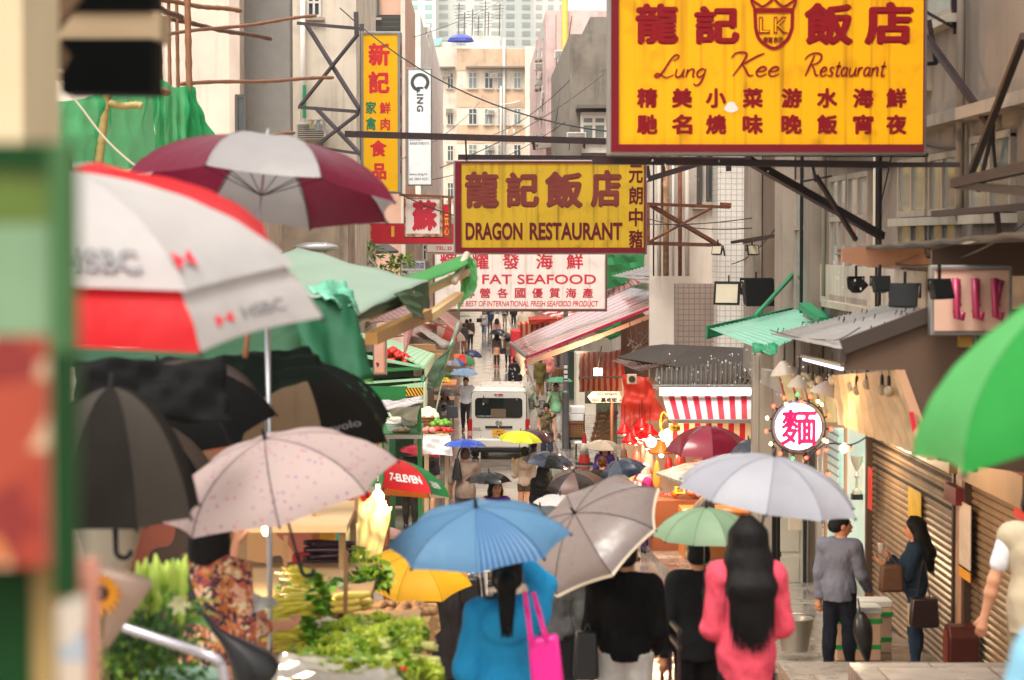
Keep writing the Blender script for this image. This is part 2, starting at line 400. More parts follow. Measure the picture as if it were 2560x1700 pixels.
def person(label, px, py, h=1.68, head=0, Y=None, lift=0., la=DOWN, ra=DOWN, ll=(0, 0), rl=(0, 0), lean=0., hyaw=0., htilt=0., fem=False, bulk=1.,
           skin='#c98f6d', top=None, bottom=None, hair=('short', '#14100e'), shoes='#1b1b1d', res=None, hood=False, group='shoppers in the wet street', face=False, extra=None, by='head', seed=0):
    """top=(material, hem, sleeve length 0..2, looseness); bottom=(material, kind, hem)."""
    if Y is None: Y = Yhead(px, py, h, lift) if by == 'head' else Yfeet(px, py, lift)
    p0 = P(px, py, Y); base = V((p0.x, Y, p0.z-(h if by == 'head' else 0)))
    res = res or max(.010, min(.03, .8/S(Y)*2.5)); W = (.84 if fem else .95)*bulk
    root = thing('person', label, 'person', base, (0, 0, R(head)), group)
    hip = V((0, 0, .53*h)); lr = M.Rotation(-R(lean), 3, 'X')
    def T(x, y, z): p = V((x*h, y*h, z*h)); return hip+lr @ (p-hip) if z > .5 else p
    hy = M.Rotation(R(hyaw), 3, 'Z') @ M.Rotation(-R(htilt), 3, 'X'); nk = V((0, .0, .875*h))
    def HD(x, y, z): p = nk+hy @ (V((x*h, y*h, z*h))-nk); return hip+lr @ (p-hip)
    HROT = lr @ hy
    sx = .103*W
    arms = []
    for s_, a in ((-1, la), (1, ra)):
        u = V((s_*a[0][0], a[0][1], a[0][2])).normalized()*.178*h; f = V((s_*a[1][0], a[1][1], a[1][2])).normalized()*.15*h
        S0 = T(s_*sx, -.002, .805); E0 = S0+u; W0 = E0+f; arms.append((s_, S0, E0, W0, f.normalized()))
    legs = []
    for s_, l in ((-1, ll), (1, rl)):
        h0 = V((s_*.052*h*W, 0, .525*h)); k0 = h0+M.Rotation(R(l[0]), 3, 'X') @ V((s_*.004*h, .004*h, -.243*h)); a0 = k0+M.Rotation(R(l[0]-l[1]), 3, 'X') @ V((0, -.008*h, -.24*h))
        legs.append((s_, h0, k0, a0, M.Rotation(R(l[0]*.3-l[1]*.7), 3, 'X')))
    zmin = min(l[3].z for l in legs)-.042*h
    for i, l in enumerate(legs): pass
    pts = [p for a in arms for p in (a[1], a[2], a[3]+a[4]*.12*h)]+[l[i] for l in legs for i in (1, 2, 3)]+[HD(0, 0, 1.0), T(0, -.12, .8), T(0, .1, .7)]
    lo = [min(p[i] for p in pts)-.12*h*(.6 if i < 2 else .3) for i in range(3)]; hi = [max(p[i] for p in pts)+.10*h for i in range(3)]; lo[2] = min(lo[2], -.01)
    def torso(D, e, k, full=True):
        D.ell(T(0, 0, .545), ((.093*W+e)*h, (.067*bulk+e)*h, (.075+e)*h), k, rot=lr); D.ell(T(0, .002, .63), ((.078*W+e)*h, (.057*bulk+e)*h, (.1+e)*h), k, rot=lr)
        D.ell(T(0, 0, .735), ((.097*W+e)*h, (.068*bulk+e)*h, (.1+e)*h), k, rot=lr); D.cone(T(-sx*.86, 0, .805), T(sx*.86, 0, .805), (.036+e)*h, (.036+e)*h, k)
        D.cone(T(-.03, -.004, .825), T(.03, -.004, .825), (.034+e)*h, (.034+e)*h, k)
        if fem and full:
            for q in (-1, 1): D.ell(T(q*.042, .058, .725), ((.036+e)*h,)*3, k)
    def leg(D, l, e, k, foot=False):
        D.cone(l[1], l[2], (.055*W+e)*h, (.036+e)*h, k); D.cone(l[2], l[3], (.035+e)*h, (.021+e)*h, k); D.ell(l[2]*.68+l[3]*.32+V((0, -.012*h, 0)), ((.033+e)*h, (.036+e)*h, .08*h), k)
    # body -----------------------------------------------------------------
    D = SDF(lo, hi, res); k = .022*h; torso(D, 0, k)
    for l in legs:
        leg(D, l, 0, k); D.cone(l[3]+V((0, -.01*h, -.022*h)), l[3]+l[4] @ V((l[0]*.012*h, .095*h, -.027*h)), .022*h, .015*h, k)
    for s_, S0, E0, W0, f in arms:
        D.cone(S0, E0, .031*h*bulk, .023*h, k); D.cone(E0, E0*.65+W0*.35, .0235*h, .0245*h, k*.6); D.cone(E0*.65+W0*.35, W0, .0235*h, .0155*h, k*.6)
        side = f.cross(V((0, 0, 1)) if abs(f.z) < .9 else V((0, 1, 0))).normalized(); nrm = side.cross(f)
        D.cone(W0, W0+f*.045*h, .016*h, .019*h, .008*h)
        for q in range(4):
            o = W0+f*.05*h+side*(q-1.5)*.0115*h; ln = (.036, .043, .040, .031)[q]*h; b1 = o+f*ln*.6+nrm*.006*h; D.cone(o, b1, .0066*h, .006*h, .004*h); D.cone(b1, b1+f*ln*.45+nrm*ln*.5, .006*h, .005*h, .003*h)
        o = W0+f*.018*h+side*.016*h*(-1); D.cone(o, o+f*.03*h-side*.016*h+nrm*.01*h, .008*h, .0065*h, .006*h)
    D.cone(T(0, -.006, .82), HD(0, .006, .905), .034*h, .031*h, .02*h)
    D.ell(HD(0, .008, .937), (.0455*h, .056*h, .063*h), .02*h, rot=HROT); D.ell(HD(0, .028, .905), (.034*h, .04*h, .04*h), .02*h, rot=HROT)
    D.cone(HD(0, .062, .935), HD(0, .072, .915), .006*h, .011*h, .008*h)
    for q in (-1, 1):
        D.ell(HD(q*.046, .004, .925), (.009*h, .017*h, .021*h), .006*h, rot=HROT); D.ell(HD(q*.019, .066, .937), (.011*h, .008*h, .008*h), 0, cut=True, rot=HROT)
    D.ell(HD(0, .066, .893), (.016*h, .006*h, .006*h), .004*h, rot=HROT)
    obj('body', D.mesh(), SK(skin), root, world=False, smooth=True)
    if face:
        e = MB(); b = MB()
        for q in (-1, 1):
            e.ell(HD(q*.019, .0585, .936), (.0095*h, .005*h, .006*h), 8, 6, rot=HROT); b.ell(HD(q*.02, .0605, .951), (.013*h, .004*h, .003*h), 8, 6, rot=HROT)
        obj('eyes', e, mat('eye_dark', '#1a0f0a', .2), root, world=False, smooth=True); obj('eyebrows', b, HR(), root, world=False, smooth=True)
        obj('lips', MB().ell(HD(0, .0695, .892), (.017*h, .006*h, .006*h), 10, 6, rot=HROT), mat('lips', '#9c4a45', .45), root, world=False, smooth=True)
    # shoes ----------------------------------------------------------------
    if shoes:
        for l in legs:
            D = SDF([min(l[3][i]-.05*h, (l[3]+l[4] @ V((0, .1*h, -.03*h)))[i]-.05*h) for i in range(3)], [max(l[3][i]+.05*h, (l[3]+l[4] @ V((0, .1*h, 0)))[i]+.05*h) for i in range(3)], min(res, .012))
            D.cone(l[3]+V((0, -.008*h, 0)), l[3]+V((0, -.012*h, -.02*h)), .026*h, .027*h, .02); D.cone(l[3]+V((0, -.012*h, -.02*h)), l[3]+l[4] @ V((l[0]*.012*h, .105*h, -.025*h)), .027*h, .02*h, .02)
            obj('shoe', D.mesh(), mat('shoe_'+shoes.strip('#'), shoes, .4), root, world=False, smooth=True)
    # clothes ----------------------------------------------------------------
    if bottom:
        bm, kind, hem = bottom[:3]; e = .004; D = SDF(lo, hi, res)
        D.ell(T(0, 0, .545), ((.093*W+e)*h, (.067*bulk+e)*h, (.08+e)*h), .02*h, rot=lr); D.ell(T(0, .002, .60), ((.074*W+e)*h, (.055*bulk+e)*h, .07*h), .02*h, rot=lr)
        if kind == 'skirt':
            D.cone((0, 0, .58*h), (0, 0, .54*h), .08*h*W, .1*h*W, .03*h); D.cone((0, 0, .54*h), (0, 0, (hem-.03)*h), .1*h*W, .135*h*W, .05*h)
        else:
            for l in legs: leg(D, l, e+(.006 if kind == 'wide' else .002), .025*h)
        D.clip(T(0, 0, min(.625, max(.53, top[1]+.035) if top else .625)), lr @ V((0, 0, 1)))
        if kind == 'skirt' or hem > .3: D.clip((0, 0, hem*h), (0, 0, -1))
        else:
            for l in legs: D.ell(l[3]-V((0, 0, (.04-hem+.04)*h)), (.05*h, .06*h, .05*h), 0, cut=True)
        D.rough(.0022 if res < .016 else .003, 38, seed+5, .5); obj({'skirt': 'skirt', 'shorts': 'shorts'}.get(kind, 'trousers'), D.mesh(), bm, root, world=False, smooth=True)
    if top:
        tm, hem, slv = top[:3]; lo_ = top[3] if len(top) > 3 else .0; e = .0085+lo_*.3; D = SDF(lo, hi, res); torso(D, e, .03*h)
        if hem < .5: D.cone(T(0, 0, .55), (0, 0, (hem-.05)*h), (.085*W+e)*h, (.09*W+e)*h, .05*h)
        D.cone(T(-sx*.95, 0, .803), T(sx*.95, 0, .803), (.034+e)*h, (.034+e)*h, .03*h)
        for s_, S0, E0, W0, f in arms:
            q = min(slv, 1.)
            if q > 0: D.cone(S0, S0.lerp(E0, q), (.033*bulk+e)*h, (.027+e*1.1)*h, .025*h)
            if slv > 1: D.cone(E0, E0.lerp(W0, (slv-1)*.98), (.026+e*1.1)*h, (.019+e)*h, .02*h)
        if hood:
            D.ell(T(0, -.075, .785), (.088*h, .04*h, .07*h), .012*h, rot=lr); D.cone(T(-.055, -.03, .845), T(.055, -.03, .845), .026*h, .026*h, .02*h)
        D.ell(HD(0, .012, .885), (.044*h, .046*h, .05*h), 0, cut=True); D.clip(T(0, -.02, .865), lr @ V((0, .35, 1)).normalized()) if not hood else None
        if hem >= .5: D.clip(T(0, 0, hem), lr @ V((0, 0, -1)))
        else: D.clip((0, 0, hem*h), (0, 0, -1))
        D.rough(.0030 if res < .02 else .0018, 13, seed+1, .55); D.rough(.0014, 34, seed+9, .6); obj(top[4] if len(top) > 4 else 'jacket', D.mesh(), tm, root, world=False, smooth=True)
    if hair:
        st, hc = hair[:2]; L = hair[2] if len(hair) > 2 else .6; r2 = min(res, .012); c = HD(0, -.03, .9)
        D = SDF([c[i]-(.13*h if i < 2 else (1-L)*h+.05) for i in range(3)], [c[i]+.17*h for i in range(3)], r2)
        D.ell(HD(0, -.004, .945), (.053*h, .063*h, .0655*h), .01*h, rot=HROT)
        if st in ('short', 'pony', 'bun'): D.cone(HD(-.02, -.04, .92), HD(.02, -.04, .92), .03*h, .03*h, .02*h)
        if st in ('long', 'bob'):
            n = 5
            for i in range(n):
                t = (i/(n-1)-.5)*2; a = t*1.25; x0, y0 = .042*math.sin(a), -.042*math.cos(a)
                end = T(x0*1.1, -.082-.012*(1-abs(t)), L+.05*t*t) if st == 'long' else HD(x0*1.2, y0*1.1, L)
                D.cone(HD(x0, y0, .945), HD(x0*1.25, y0*1.2-.004, .86), .026*h, .027*h, .03*h)
                if st == 'long': md = T(x0*1.32, -.075-.02*(1-abs(t)), max(.775, L+.04)); D.cone(HD(x0*1.25, y0*1.2-.004, .86), md, .029*h, .029*h, .03*h); D.cone(md, end, .029*h, .013*h, .03*h)
                else: D.cone(HD(x0*1.25, y0*1.2, .9), end, .027*h, .022*h, .02*h)
        if st == 'pony': D.cone(HD(0, -.06, .955), HD(0, -.085, .92), .024*h, .03*h, .015*h); D.cone(HD(0, -.085, .92), T(0, -.095, .79), .03*h, .02*h, .02*h)
        if st == 'bun': D.ell(HD(0, -.07, .955), (.03*h, .028*h, .03*h), .01*h)
        D.ell(HD(0, .08, .908), (.042*h, .045*h, .058*h), 0, cut=True, rot=HROT); D.ell(HD(0, .045, .87), (.05*h, .04*h, .05*h), 0, cut=True, rot=HROT)
        if st in ('short', 'pony', 'bun'): D.clip(HD(0, -.02, .893), HROT @ V((0, .5, -1)).normalized())
        D.rough(.0012, 130, seed+3, .1) if st != 'curly' else D.rough(.006, 48, seed)
        hv, hf = D.mesh(); sb = MB(); rd_ = random.Random(seed)
        if st in ('long', 'pony') and res < .022:
            for i in range(420 if st == 'long' else 200):
                a = rd_.uniform(-1.45, 1.45); t = a/1.45; jx, jy = rd_.uniform(-.004, .004), rd_.uniform(-.004, .003); p0 = HD(.012*math.sin(a)+jx, -.01*math.cos(a)+rd_.uniform(0, .03), 1.008)
                p1 = HD(.047*math.sin(a)+jx, -.058*math.cos(a)+jy, .965)
                if st == 'long': fl = 2.2 if i % 9 == 0 else 1.; zz = L+.05*t*t+rd_.uniform(-.05, .03); ps = [p0, p1, HD(.056*math.sin(a)+jx, -.064*math.cos(a)+jy, .89), T(.068*math.sin(a)*(1+.12*(fl-1))+jx*2*fl, -.078-.036*(1-abs(t))+jy, max(.775, L+.05)), T(.054*math.sin(a)+jx*6*fl, -.086-.03*(1-abs(t))+jy, zz)]
                else: ps = [p0, p1, HD(.02*math.sin(a), -.083+jy, .945), T(.026*math.sin(a), -.112+jy, .87), T(jx*5, -.115+jy, .775+rd_.uniform(-.03, .02))]
                q = spline(ps, 4); sb.stroke(q, [.0075*h*(1-.85*(k/(len(q)-1))**2) for k in range(len(q))], (rd_.uniform(-.4, .4), -1, rd_.uniform(-.2, .3)))
        o3 = len(hv); obj('hair', (list(hv)+sb.v, list(hf)+[[i+o3 for i in f] for f in sb.f]), HR(hc), root, world=False, smooth=True)
    root['_'] = 1; del root['_']
    PEO[root.name] = dict(root=root, arms=arms, base=base, rot=M.Rotation(R(head), 3, 'Z'), Y=Y, h=h)
    return root
PEO = {}
def hand(pr, s):
    """world point of a hand, s = 0 left, 1 right"""
    i = PEO[pr.name]; a = i['arms'][s]; return i['base']+i['rot'] @ (a[3]+a[4]*.055*i['h'])
def ppt(pr, x, y, z): i = PEO[pr.name]; return i['base']+i['rot'] @ V((x, y, z))
# ------------------------------------------------------------------ umbrellas
DARK = mat('dark_metal', '#26262a', .4, .6); STEEL = mat('steel', '#b9babd', .28, .9); WOOD = mat('handle_wood', '#7a4a26', .5)
def umbrella(label, px, py, Y, r, cols,  tilt=(0, 0), hr=.36, L=.75, n=8, spin=0., handle='hook', group='open umbrellas in the rain', smat=None, transl=.3, rough=.55, cat='umbrella', name='umbrella', text=None, up=None, rimmat=None, nt_=8, sc=.05, coat=0., lower=None, lspin=0.):
    """canopy top seen at px,py at depth Y; tilt = (lean to the right, lean away) in degrees"""
    ax = V((math.tan(R(tilt[0])), math.tan(R(tilt[1])), 1)).normalized(); ap = P(px, py, Y)
    q = V((0, 0, 1)).rotation_difference(ax); e = q.to_euler(); b = ap-ax*L
    nu_ = 6
    if r*S(Y) > 110: nt_, nu_ = 22, 12
    root = thing(name, label, cat, b, e, group); th = R(72); hh = hr*r
    def rib(a, t): return V((r*math.sin(t*th)/math.sin(th)*math.cos(a), r*math.sin(t*th)/math.sin(th)*math.sin(a), L-hh*(1-math.cos(t*th))/(1-math.cos(th))))
    mb = MB(); ms = []
    for i in range(n):
        a0, a1 = spin+2*math.pi*i/n, spin+2*math.pi*(i+1)/n
        def f(u, v, a0=a0, a1=a1, ds=0):
            p, q_ = rib(a0+ds, v), rib(a1+ds, v); m = p.lerp(q_, u); k = 4*u*(1-u); c = V((0, 0, m.z))
            m = m.lerp(c, sc*k*v*v); wv = .006*r*math.sin(5*v+i*2.1)*k*v+.0045*r*math.sin(38*v+i)*(1-k)**2*v
            return m+V((0, 0, (-.02*r*k*v*(1-v)*2)+wv))
        if lower:
            mb.sheet(lambda u, v: f(u, v*.78)+V((0, 0, .02*r+.025*r*v)), nu_, nt_, i % len(cols)); mb.sheet(lambda u, v: f(u, .6+.4*v, ds=lspin), nu_, nt_, len(cols)+i % len(lower))
        else: mb.sheet(f, nu_, nt_, i % len(cols))
    for c in list(cols)+list(lower or []):
        ms.append(c if not isinstance(c, str) else mat('canopy_'+c.strip('#')+('' if not coat else 'c'), c, rough, var=.08, scale=7, transl=transl, spec=.4, bump=.1, bscale=160, coat=coat, fold=.22, fscale=7, drops=.25))
    if r*S(Y) > 110 and not lower:
        c0 = cols[0]; sc_ = mat('seam_'+(c0.strip('#') if isinstance(c0, str) else c0.name), [x*.55 for x in lin(c0)] if isinstance(c0, str) else '#241f20', .8, spec=.1); ms.append(sc_)
        for i in range(n):
            a = spin+2*math.pi*i/n; q = [rib(a, t)+V((0, 0, .0035 if not lower else .03*r)) for t in [k/10 for k in range(11)]]; mb.stroke(q, .006, V((math.cos(a), math.sin(a), 1)).normalized(), len(ms)-1)
    cn = obj('canopy', mb, ms, root, world=False, smooth=35)
    sm = smat or DARK
    obj('shaft', MB().tube([(0, 0, .06), (0, 0, L+.035)], .0075 if r > .4 else .006, 6), sm, root, world=False)
    obj('tip', MB().lathe([(.011, L-.005), (.011, L+.02), (.006, L+.055), (.0, L+.057)], 8), sm, root, world=False)
    if handle == 'hook':
        obj('handle', MB().tube([(0, 0, .12), (0, 0, .03)]+[(.03-.03*math.cos(a), 0, .03-.03*math.sin(a)) for a in [math.pi*k/6 for k in range(1, 7)]], .011, 8), DARK, root, world=False, smooth=True)
    elif handle == 'straight': obj('handle', MB().lathe([(.012, 0), (.017, .01), (.016, .13), (.009, .15)], 10), WOOD, root, world=False, smooth=True)
    for i in range(n):
        a = spin+2*math.pi*i/n; rb = MB().tube([rib(a, t)-V((0, 0, .012)) for t in (.0, .25, .5, .75, 1.0)], .003, 5).ell(rib(a, 1.005)+V((0, 0, .002)), (.008, .008, .008), 6, 4)
        o_ = obj('rib', rb, DARK, root, world=False)
        if r*S(Y) > 60: obj('strut', MB().tube([rib(a, .5)-V((0, 0, .014)), (0, 0, L-hh*.95)], .003, 5), DARK, o_, world=False)
    if rimmat:
        rm = MB()
        for i in range(n):
            a0, a1 = spin+2*math.pi*i/n, spin+2*math.pi*(i+1)/n
            def f(u, v, a0=a0, a1=a1):
                vv = .955+.047*v; p, q_ = rib(a0, vv), rib(a1, vv); m = p.lerp(q_, u); k = 4*u*(1-u); return m.lerp(V((0, 0, m.z)), sc*k*vv*vv)+V((0, 0, .004))
            rm.sheet(f, 6, 1)
        obj('rim', rm, rimmat, root, world=False)
    if text:
        for (i, body, v0, v1, u0, u1, tm, off) in text:
            a0, a1 = [spin+(lspin if v0 > .74 else 0)+2*math.pi*(i+k)/n for k in (0, 1)]; t2 = MB(); t2.text(body, (0, 0, 0), (1, 0, 0), (0, 1, 0), 1, 1, off, 0)
            if len(t2.f) == 0: continue
            def F(u, v):
                p, q_ = rib(a0, v), rib(a1, v); m = p.lerp(q_, u); k = 4*u*(1-u); m = m.lerp(V((0, 0, m.z)), sc*k*v*v); return m+V((0, 0, (.055*r if lower and v0 < .74 else 0)+.006*r+(-.02*r*k*v*(1-v)*2)))+(m-V((0, 0, m.z))).normalized()*.006*r
            t2.v = [tuple(F(u0+(u1-u0)*x, v0+(v1-v0)*y)) for x, y, z in t2.v]; obj('lettering', t2, tm, cn, world=False)
    return root
# ------------------------------------------------------------------ ground
def PX(px, py, X):
    d = ray(px, py); return V((0, 0, H))+d*(X/d.x)
def wetmat(name, col, lo, hi, bump, jn=None, sc=1.2):
    m = bpy.data.materials.new(name); m.use_nodes = True; t = m.node_tree; b = t.nodes["Principled BSDF"]; L = t.links.new; c = lin(col)
    cc = mix(t, noise(t, .35, 5), [x*.72 for x in c], [x*1.2 for x in c]); cc = mix(t, ramp(t, noise(t, 3.5, 5), .45, .7), cc, [x*.6 for x in c])
    h = noise(t, 9, 5)
    if jn:
        g = _n(t, "ShaderNodeTexBrick"); tc = _n(t, "ShaderNodeTexCoord"); L(tc.outputs['Object'], g.inputs['Vector']); g.inputs['Scale'].default_value = 1
        g.inputs['Brick Width'].default_value = jn[0]; g.inputs['Row Height'].default_value = jn[1]; g.inputs['Mortar Size'].default_value = jn[2]
        g.inputs['Color1'].default_value = (1, 1, 1, 1); g.inputs['Color2'].default_value = (.82, .8, .78, 1); g.inputs['Mortar'].default_value = (.3, .28, .26, 1)
        cc = mix(t, 1., cc, g.outputs[0], 'MULTIPLY'); h = math1(t, 'SUBTRACT', h, math1(t, 'MULTIPLY', g.outputs[1], .8))
    L(cc, b.inputs['Base Color'])
    L(ramp(t, noise(t, sc, 5), .36, .62, (lo,)*3, (hi,)*3), b.inputs['Roughness'])
    bn = _n(t, "ShaderNodeBump"); bn.inputs['Strength'].default_value = bump; bn.inputs['Distance'].default_value = .012; L(h, bn.inputs['Height']); L(bn.outputs[0], b.inputs['Normal'])
    b.inputs['Specular IOR Level'].default_value = .6
    return m
WET = wetmat('wet_asphalt', '#a3968b', .03, .16, .1); PAVE = wetmat('wet_paving', '#a59a90', .06, .3, .2, (.6, .3, .012))
BRK = wetmat('wet_brick_paving', '#96604c', .06, .3, .8, (.22, .11, .01))
ys = [-30, -10, 0, 4, 8, 13, 17, 21, 25, 31, 37, 43, 50, 55, 60, 80, 110, 150, 200, 300, 500, 900]
g = MB()
for y0, y1 in zip(ys, ys[1:]): g.add([(-250, y0, gz(y0)), (250, y0, gz(y0)), (250, y1, gz(y1)), (-250, y1, gz(y1))], [(0, 1, 2, 3)])
struct('street', g, WET)
def strip(name, x0, x1, ya, yb, lift, m, kerb=True):
    s = MB(); yy = [ya]+[y for y in ys if ya < y < yb]+[yb]
    for y0, y1 in zip(yy, yy[1:]):
        vs = [(x, y, gz(y)+z) for z in (-.15, lift) for y in (y0, y1) for x in (x0, x1)]
        s.add(vs, [(4, 5, 7, 6), (0, 4, 6, 2), (1, 3, 7, 5), (0, 1, 5, 4), (2, 6, 7, 3)])
    return struct(name, s, m)
strip('pavement', 2.38, 7.5, 60, 205, .13, PAVE); strip('pavement', 2.9, 7.5, 24, 60, .13, PAVE); strip('brick_path', 1.15, 2.9, 11, 34, .02, BRK)
strip('kerb', 2.22, 2.38, 60, 205, .14, mat('kerb_stone', '#9a9189', .4, wet=1)); strip('pavement', -9, -2.6, 15, 205, .12, PAVE)
# stone steps and slab at the right
CONC = mat('concrete', '#8f867c', .5, streak=.3, wet=1, bump=.1)
st = MB()
st.box2((3.4, 13.5, 1.5), (6.4, 16.58, 2.72)); st.box2((3.0, 19.42, 1.2), (6.4, 21.4, 2.2)); st.box2((2.95, 21.42, 1.0), (6.4, 23.6, 1.92))
struct('stone_steps', st, CONC)
SLAB = wetmat('wet_slab', '#a39a92', .06, .3, .25, (.9, .6, .01)); sl = P(2130, 1668, 19.2)
struct('stone_slab', MB().box2((sl.x, 16.6, sl.z-.5), (5.2, 19.4, sl.z)), SLAB)
# ------------------------------------------------------------------ buildings
def plaster(n, c, st=.35, **k): return mat(n, c, .8, streak=min(1, st*1.7), stc=(.09, .075, .06), bump=.08, bscale=14, scale=.8, var=.2, **k)
GLASS = mat('window_glass', '#39444a', .06, spec=.7, var=.3, scale=1.2); GLASS2 = mat('pale_glass', '#7c8785', .08, spec=.7, var=.4, scale=1.5)
WFRAME = mat('white_window_frame', '#d8d4cc', .5); DFRAME = mat('dark_window_frame', '#4b4640', .5); SILL = mat('sill_stone', '#a79c8c', .8, streak=.4)
def building(label, boxes, m, cat='building'):
    a = np.array([p for b in boxes for p in b[:2]]); base = V(((a[:, 0].min()+a[:, 0].max())/2, a[:, 1].min(), a[:, 2].min()))
    r = thing('building', label, cat, base); w_ = MB()
    for b in boxes: w_.box2(b[0], b[1], b[2] if len(b) > 2 else 0)
    obj('wall', w_, m, r); return r
def fwin(r, x0, y0, x1, y1, Y, nx=2, ny=1, fm=WFRAME, gm=GLASS, sill=True, fw=.06, curtain=None):
    a, b = P(x0, y1, Y), P(x1, y0, Y); f = MB(); w_ = b.x-a.x; h_ = b.z-a.z; yy = Y-.05
    for i in range(nx+1): x = a.x+w_*i/nx; f.box2((x-fw/2, yy-.03, a.z), (x+fw/2, Y+.01, b.z))
    for i in range(ny+1): z = a.z+h_*(i/ny if ny != 2 else (0, .68, 1)[i]); f.box2((a.x-fw/2, yy-.02, z-fw/2), (b.x+fw/2, Y+.01, z+fw/2))
    o = obj('window', f, fm, r); obj('pane', MB().box2((a.x, Y-.03, a.z), (b.x, Y-.015, b.z)), gm, o)
    if sill: obj('sill', MB().box2((a.x-.12, Y-.16, a.z-.12), (b.x+.12, Y, a.z-.04)), SILL, o)
    return o
def xwin(r, X, y0, y1, z0, z1, nx=2, ny=2, fm=WFRAME, gm=GLASS, side=-1, fw=.07):
    f = MB(); xa, xb = X, X+side*.06
    for i in range(nx+1): y = y0+(y1-y0)*i/nx; f.box2((xa, y-fw/2, z0), (xb, y+fw/2, z1))
    for i in range(ny+1): z = z0+(z1-z0)*(i/ny if ny != 2 else (0, .66, 1)[i]); f.box2((xa, y0-fw/2, z-fw/2), (xb+side*.004, y1+fw/2, z+fw/2))
    o = obj('window', f, fm, r); obj('pane', MB().box2((X+side*.015, y0, z0), (X+side*.03, y1, z1)), gm, o)
    obj('sill', MB().box2((X, y0-.1, z0-.14), (X+side*.16, y1+.1, z0-.05)), SILL, o); return o
AC = mat('aircon_casing', '#cfcac0', .5, streak=.25); ACD = mat('aircon_grille', '#5a5750', .6)
def aircon(px, py, Y, w_=.7, label='window air conditioner', X=None, group='air conditioners on the facades'):
    p = P(px, py, Y); r = thing('air_conditioner', label, 'air conditioner', (p.x, p.y-.25, p.z-.22), None, group); c = MB().box2((p.x-w_/2, Y-.5, p.z-.22), (p.x+w_/2, Y, p.z+.22))
    obj('casing', c, AC, r, bevel=.02); f = MB(); f.box2((p.x-w_*.42, Y-.515, p.z-.17), (p.x+w_*.42, Y-.505, p.z+.17))
    obj('grille', f, ACD, r); l = MB()
    for i in range(6): l.box2((p.x-w_*.41, Y-.53, p.z-.15+i*.055), (p.x+w_*.41, Y-.517, p.z-.13+i*.055))
    obj('louvre', l, AC, r)
    obj('bracket', MB().beam((p.x-w_*.35, Y, p.z-.5), (p.x-w_*.35, Y-.45, p.z-.235), .03).beam((p.x+w_*.35, Y, p.z-.5), (p.x+w_*.35, Y-.45, p.z-.235), .03), DARK, r); return r
def X_(px, Y): return P(px, HY, Y).x
def Z_(py, Y): return P(CX, py, Y).z
# far tan and cream block that closes the street
CR = plaster('cream_render', '#e3d6c6', .25); TN = plaster('tan_render', '#cfb094', .25); YB = 212
b = building('cream and tan banded apartment block closing the far end of the street', [((X_(1010, YB), YB, 0), (X_(1178, YB), YB+12, Z_(118, YB))), ((X_(1142, YB-2), YB-2.5, 0), (X_(1388, YB-2), YB+10, Z_(122, YB-2)))], CR)
Yf = YB-2.5
for (ya, yb_) in ((122, 176), (222, 268), (312, 358), (402, 452)):
    obj('tan_band', MB().box2((X_(1142, Yf), Yf-.05, Z_(yb_, Yf)), (X_(1388, Yf), Yf, Z_(ya, Yf))), TN, b)
obj('corner_band', MB().box2((X_(1312, Yf), Yf-.9, 0), (X_(1352, Yf), Yf-.06, Z_(118, Yf))), CR, b)
for row, (ya, yb_) in enumerate(((181, 221), (272, 311), (362, 402), (455, 500))):
    for (xa, xb) in ((1172, 1192), (1212, 1232), (1245, 1255), (1268, 1273), (1285, 1302)): fwin(b, xa, ya, xb, yb_, Yf-.06, 2, 2, gm=GLASS2 if (xa+row) % 3 else GLASS)
    for (xa, xb) in ((1090, 1105), (1119, 1133)): fwin(b, xa, ya+2, xb, yb_, YB, 2, 2, gm=GLASS)
obj('awning_slab', MB().box2((X_(1165, Yf), Yf-.9, Z_(171, Yf)), (X_(1312, Yf), Yf-.06, Z_(167, Yf))).box2((X_(1080, YB), YB-.8, Z_(172, YB)), (X_(1138, YB), YB-.01, Z_(168, YB))), mat('grey_slab', '#7d766c', .8), b)
obj('drain_pipe', MB().tube([P(1252, 405, Yf-.25), P(1252, 215, Yf-.25)], .1).tube([P(1260, 405, Yf-.25), P(1260, 95, Yf-.25)], .12).tube([P(1252, 262, Yf-.3), P(1282, 258, Yf-.3), P(1300, 252, Yf-.3)], .07).tube([P(1252, 345, Yf-.3), P(1300, 338, Yf-.3)], .08).tube([P(1268, 322, Yf-.3), P(1268, 345, Yf-.3)], .06).tube([P(1285, 322, Yf-.3), P(1285, 340, Yf-.3)], .06), WFRAME, b, smooth=True)
obj('roof_hut', MB().box2((X_(1180, YB+4), YB+4, Z_(125, YB+4)), (X_(1250, YB+4), YB+9, Z_(90, YB+4))).box2((X_(1085, YB+4), YB+3, Z_(122, YB)), (X_(1128, YB+4), YB+8, Z_(98, YB))), CR, b)
for px, py in ((1116, 186), (1234, 190), (1123, 277), (1227, 281), (1228, 370)): aircon(px, py, Yf-.06 if px > 1140 else YB, .62, label='small pale air conditioner on the cream and tan far block', group='air conditioners on the far cream block')
sag_ = solo('roof_canopy', 'turquoise canopy sheet on the roof of the far cream block', 'canopy', MB().quad(P(1076, 118, YB+1), P(1100, 112, YB+1), P(1108, 95, YB+5), P(1083, 98, YB+5), 4, 4), mat('turq_sheet', '#7fb5ab', .6), solid=.05)
an = MB(); 
for px, top in ((1146, 8), (1180, 22), (1212, 2), (1220, 30), (1160, 30), (1248, 8), (1195, 40)):
    an.tube([P(px, 100, YB+6), P(px+2, top, YB+6)], .05, 5)
    for k in range(5): y = top+6+k*8; an.tube([P(px-(14-k*1.5), y+1, YB+6), P(px+(14-k*1.5), y-1, YB+6)], .03, 4)
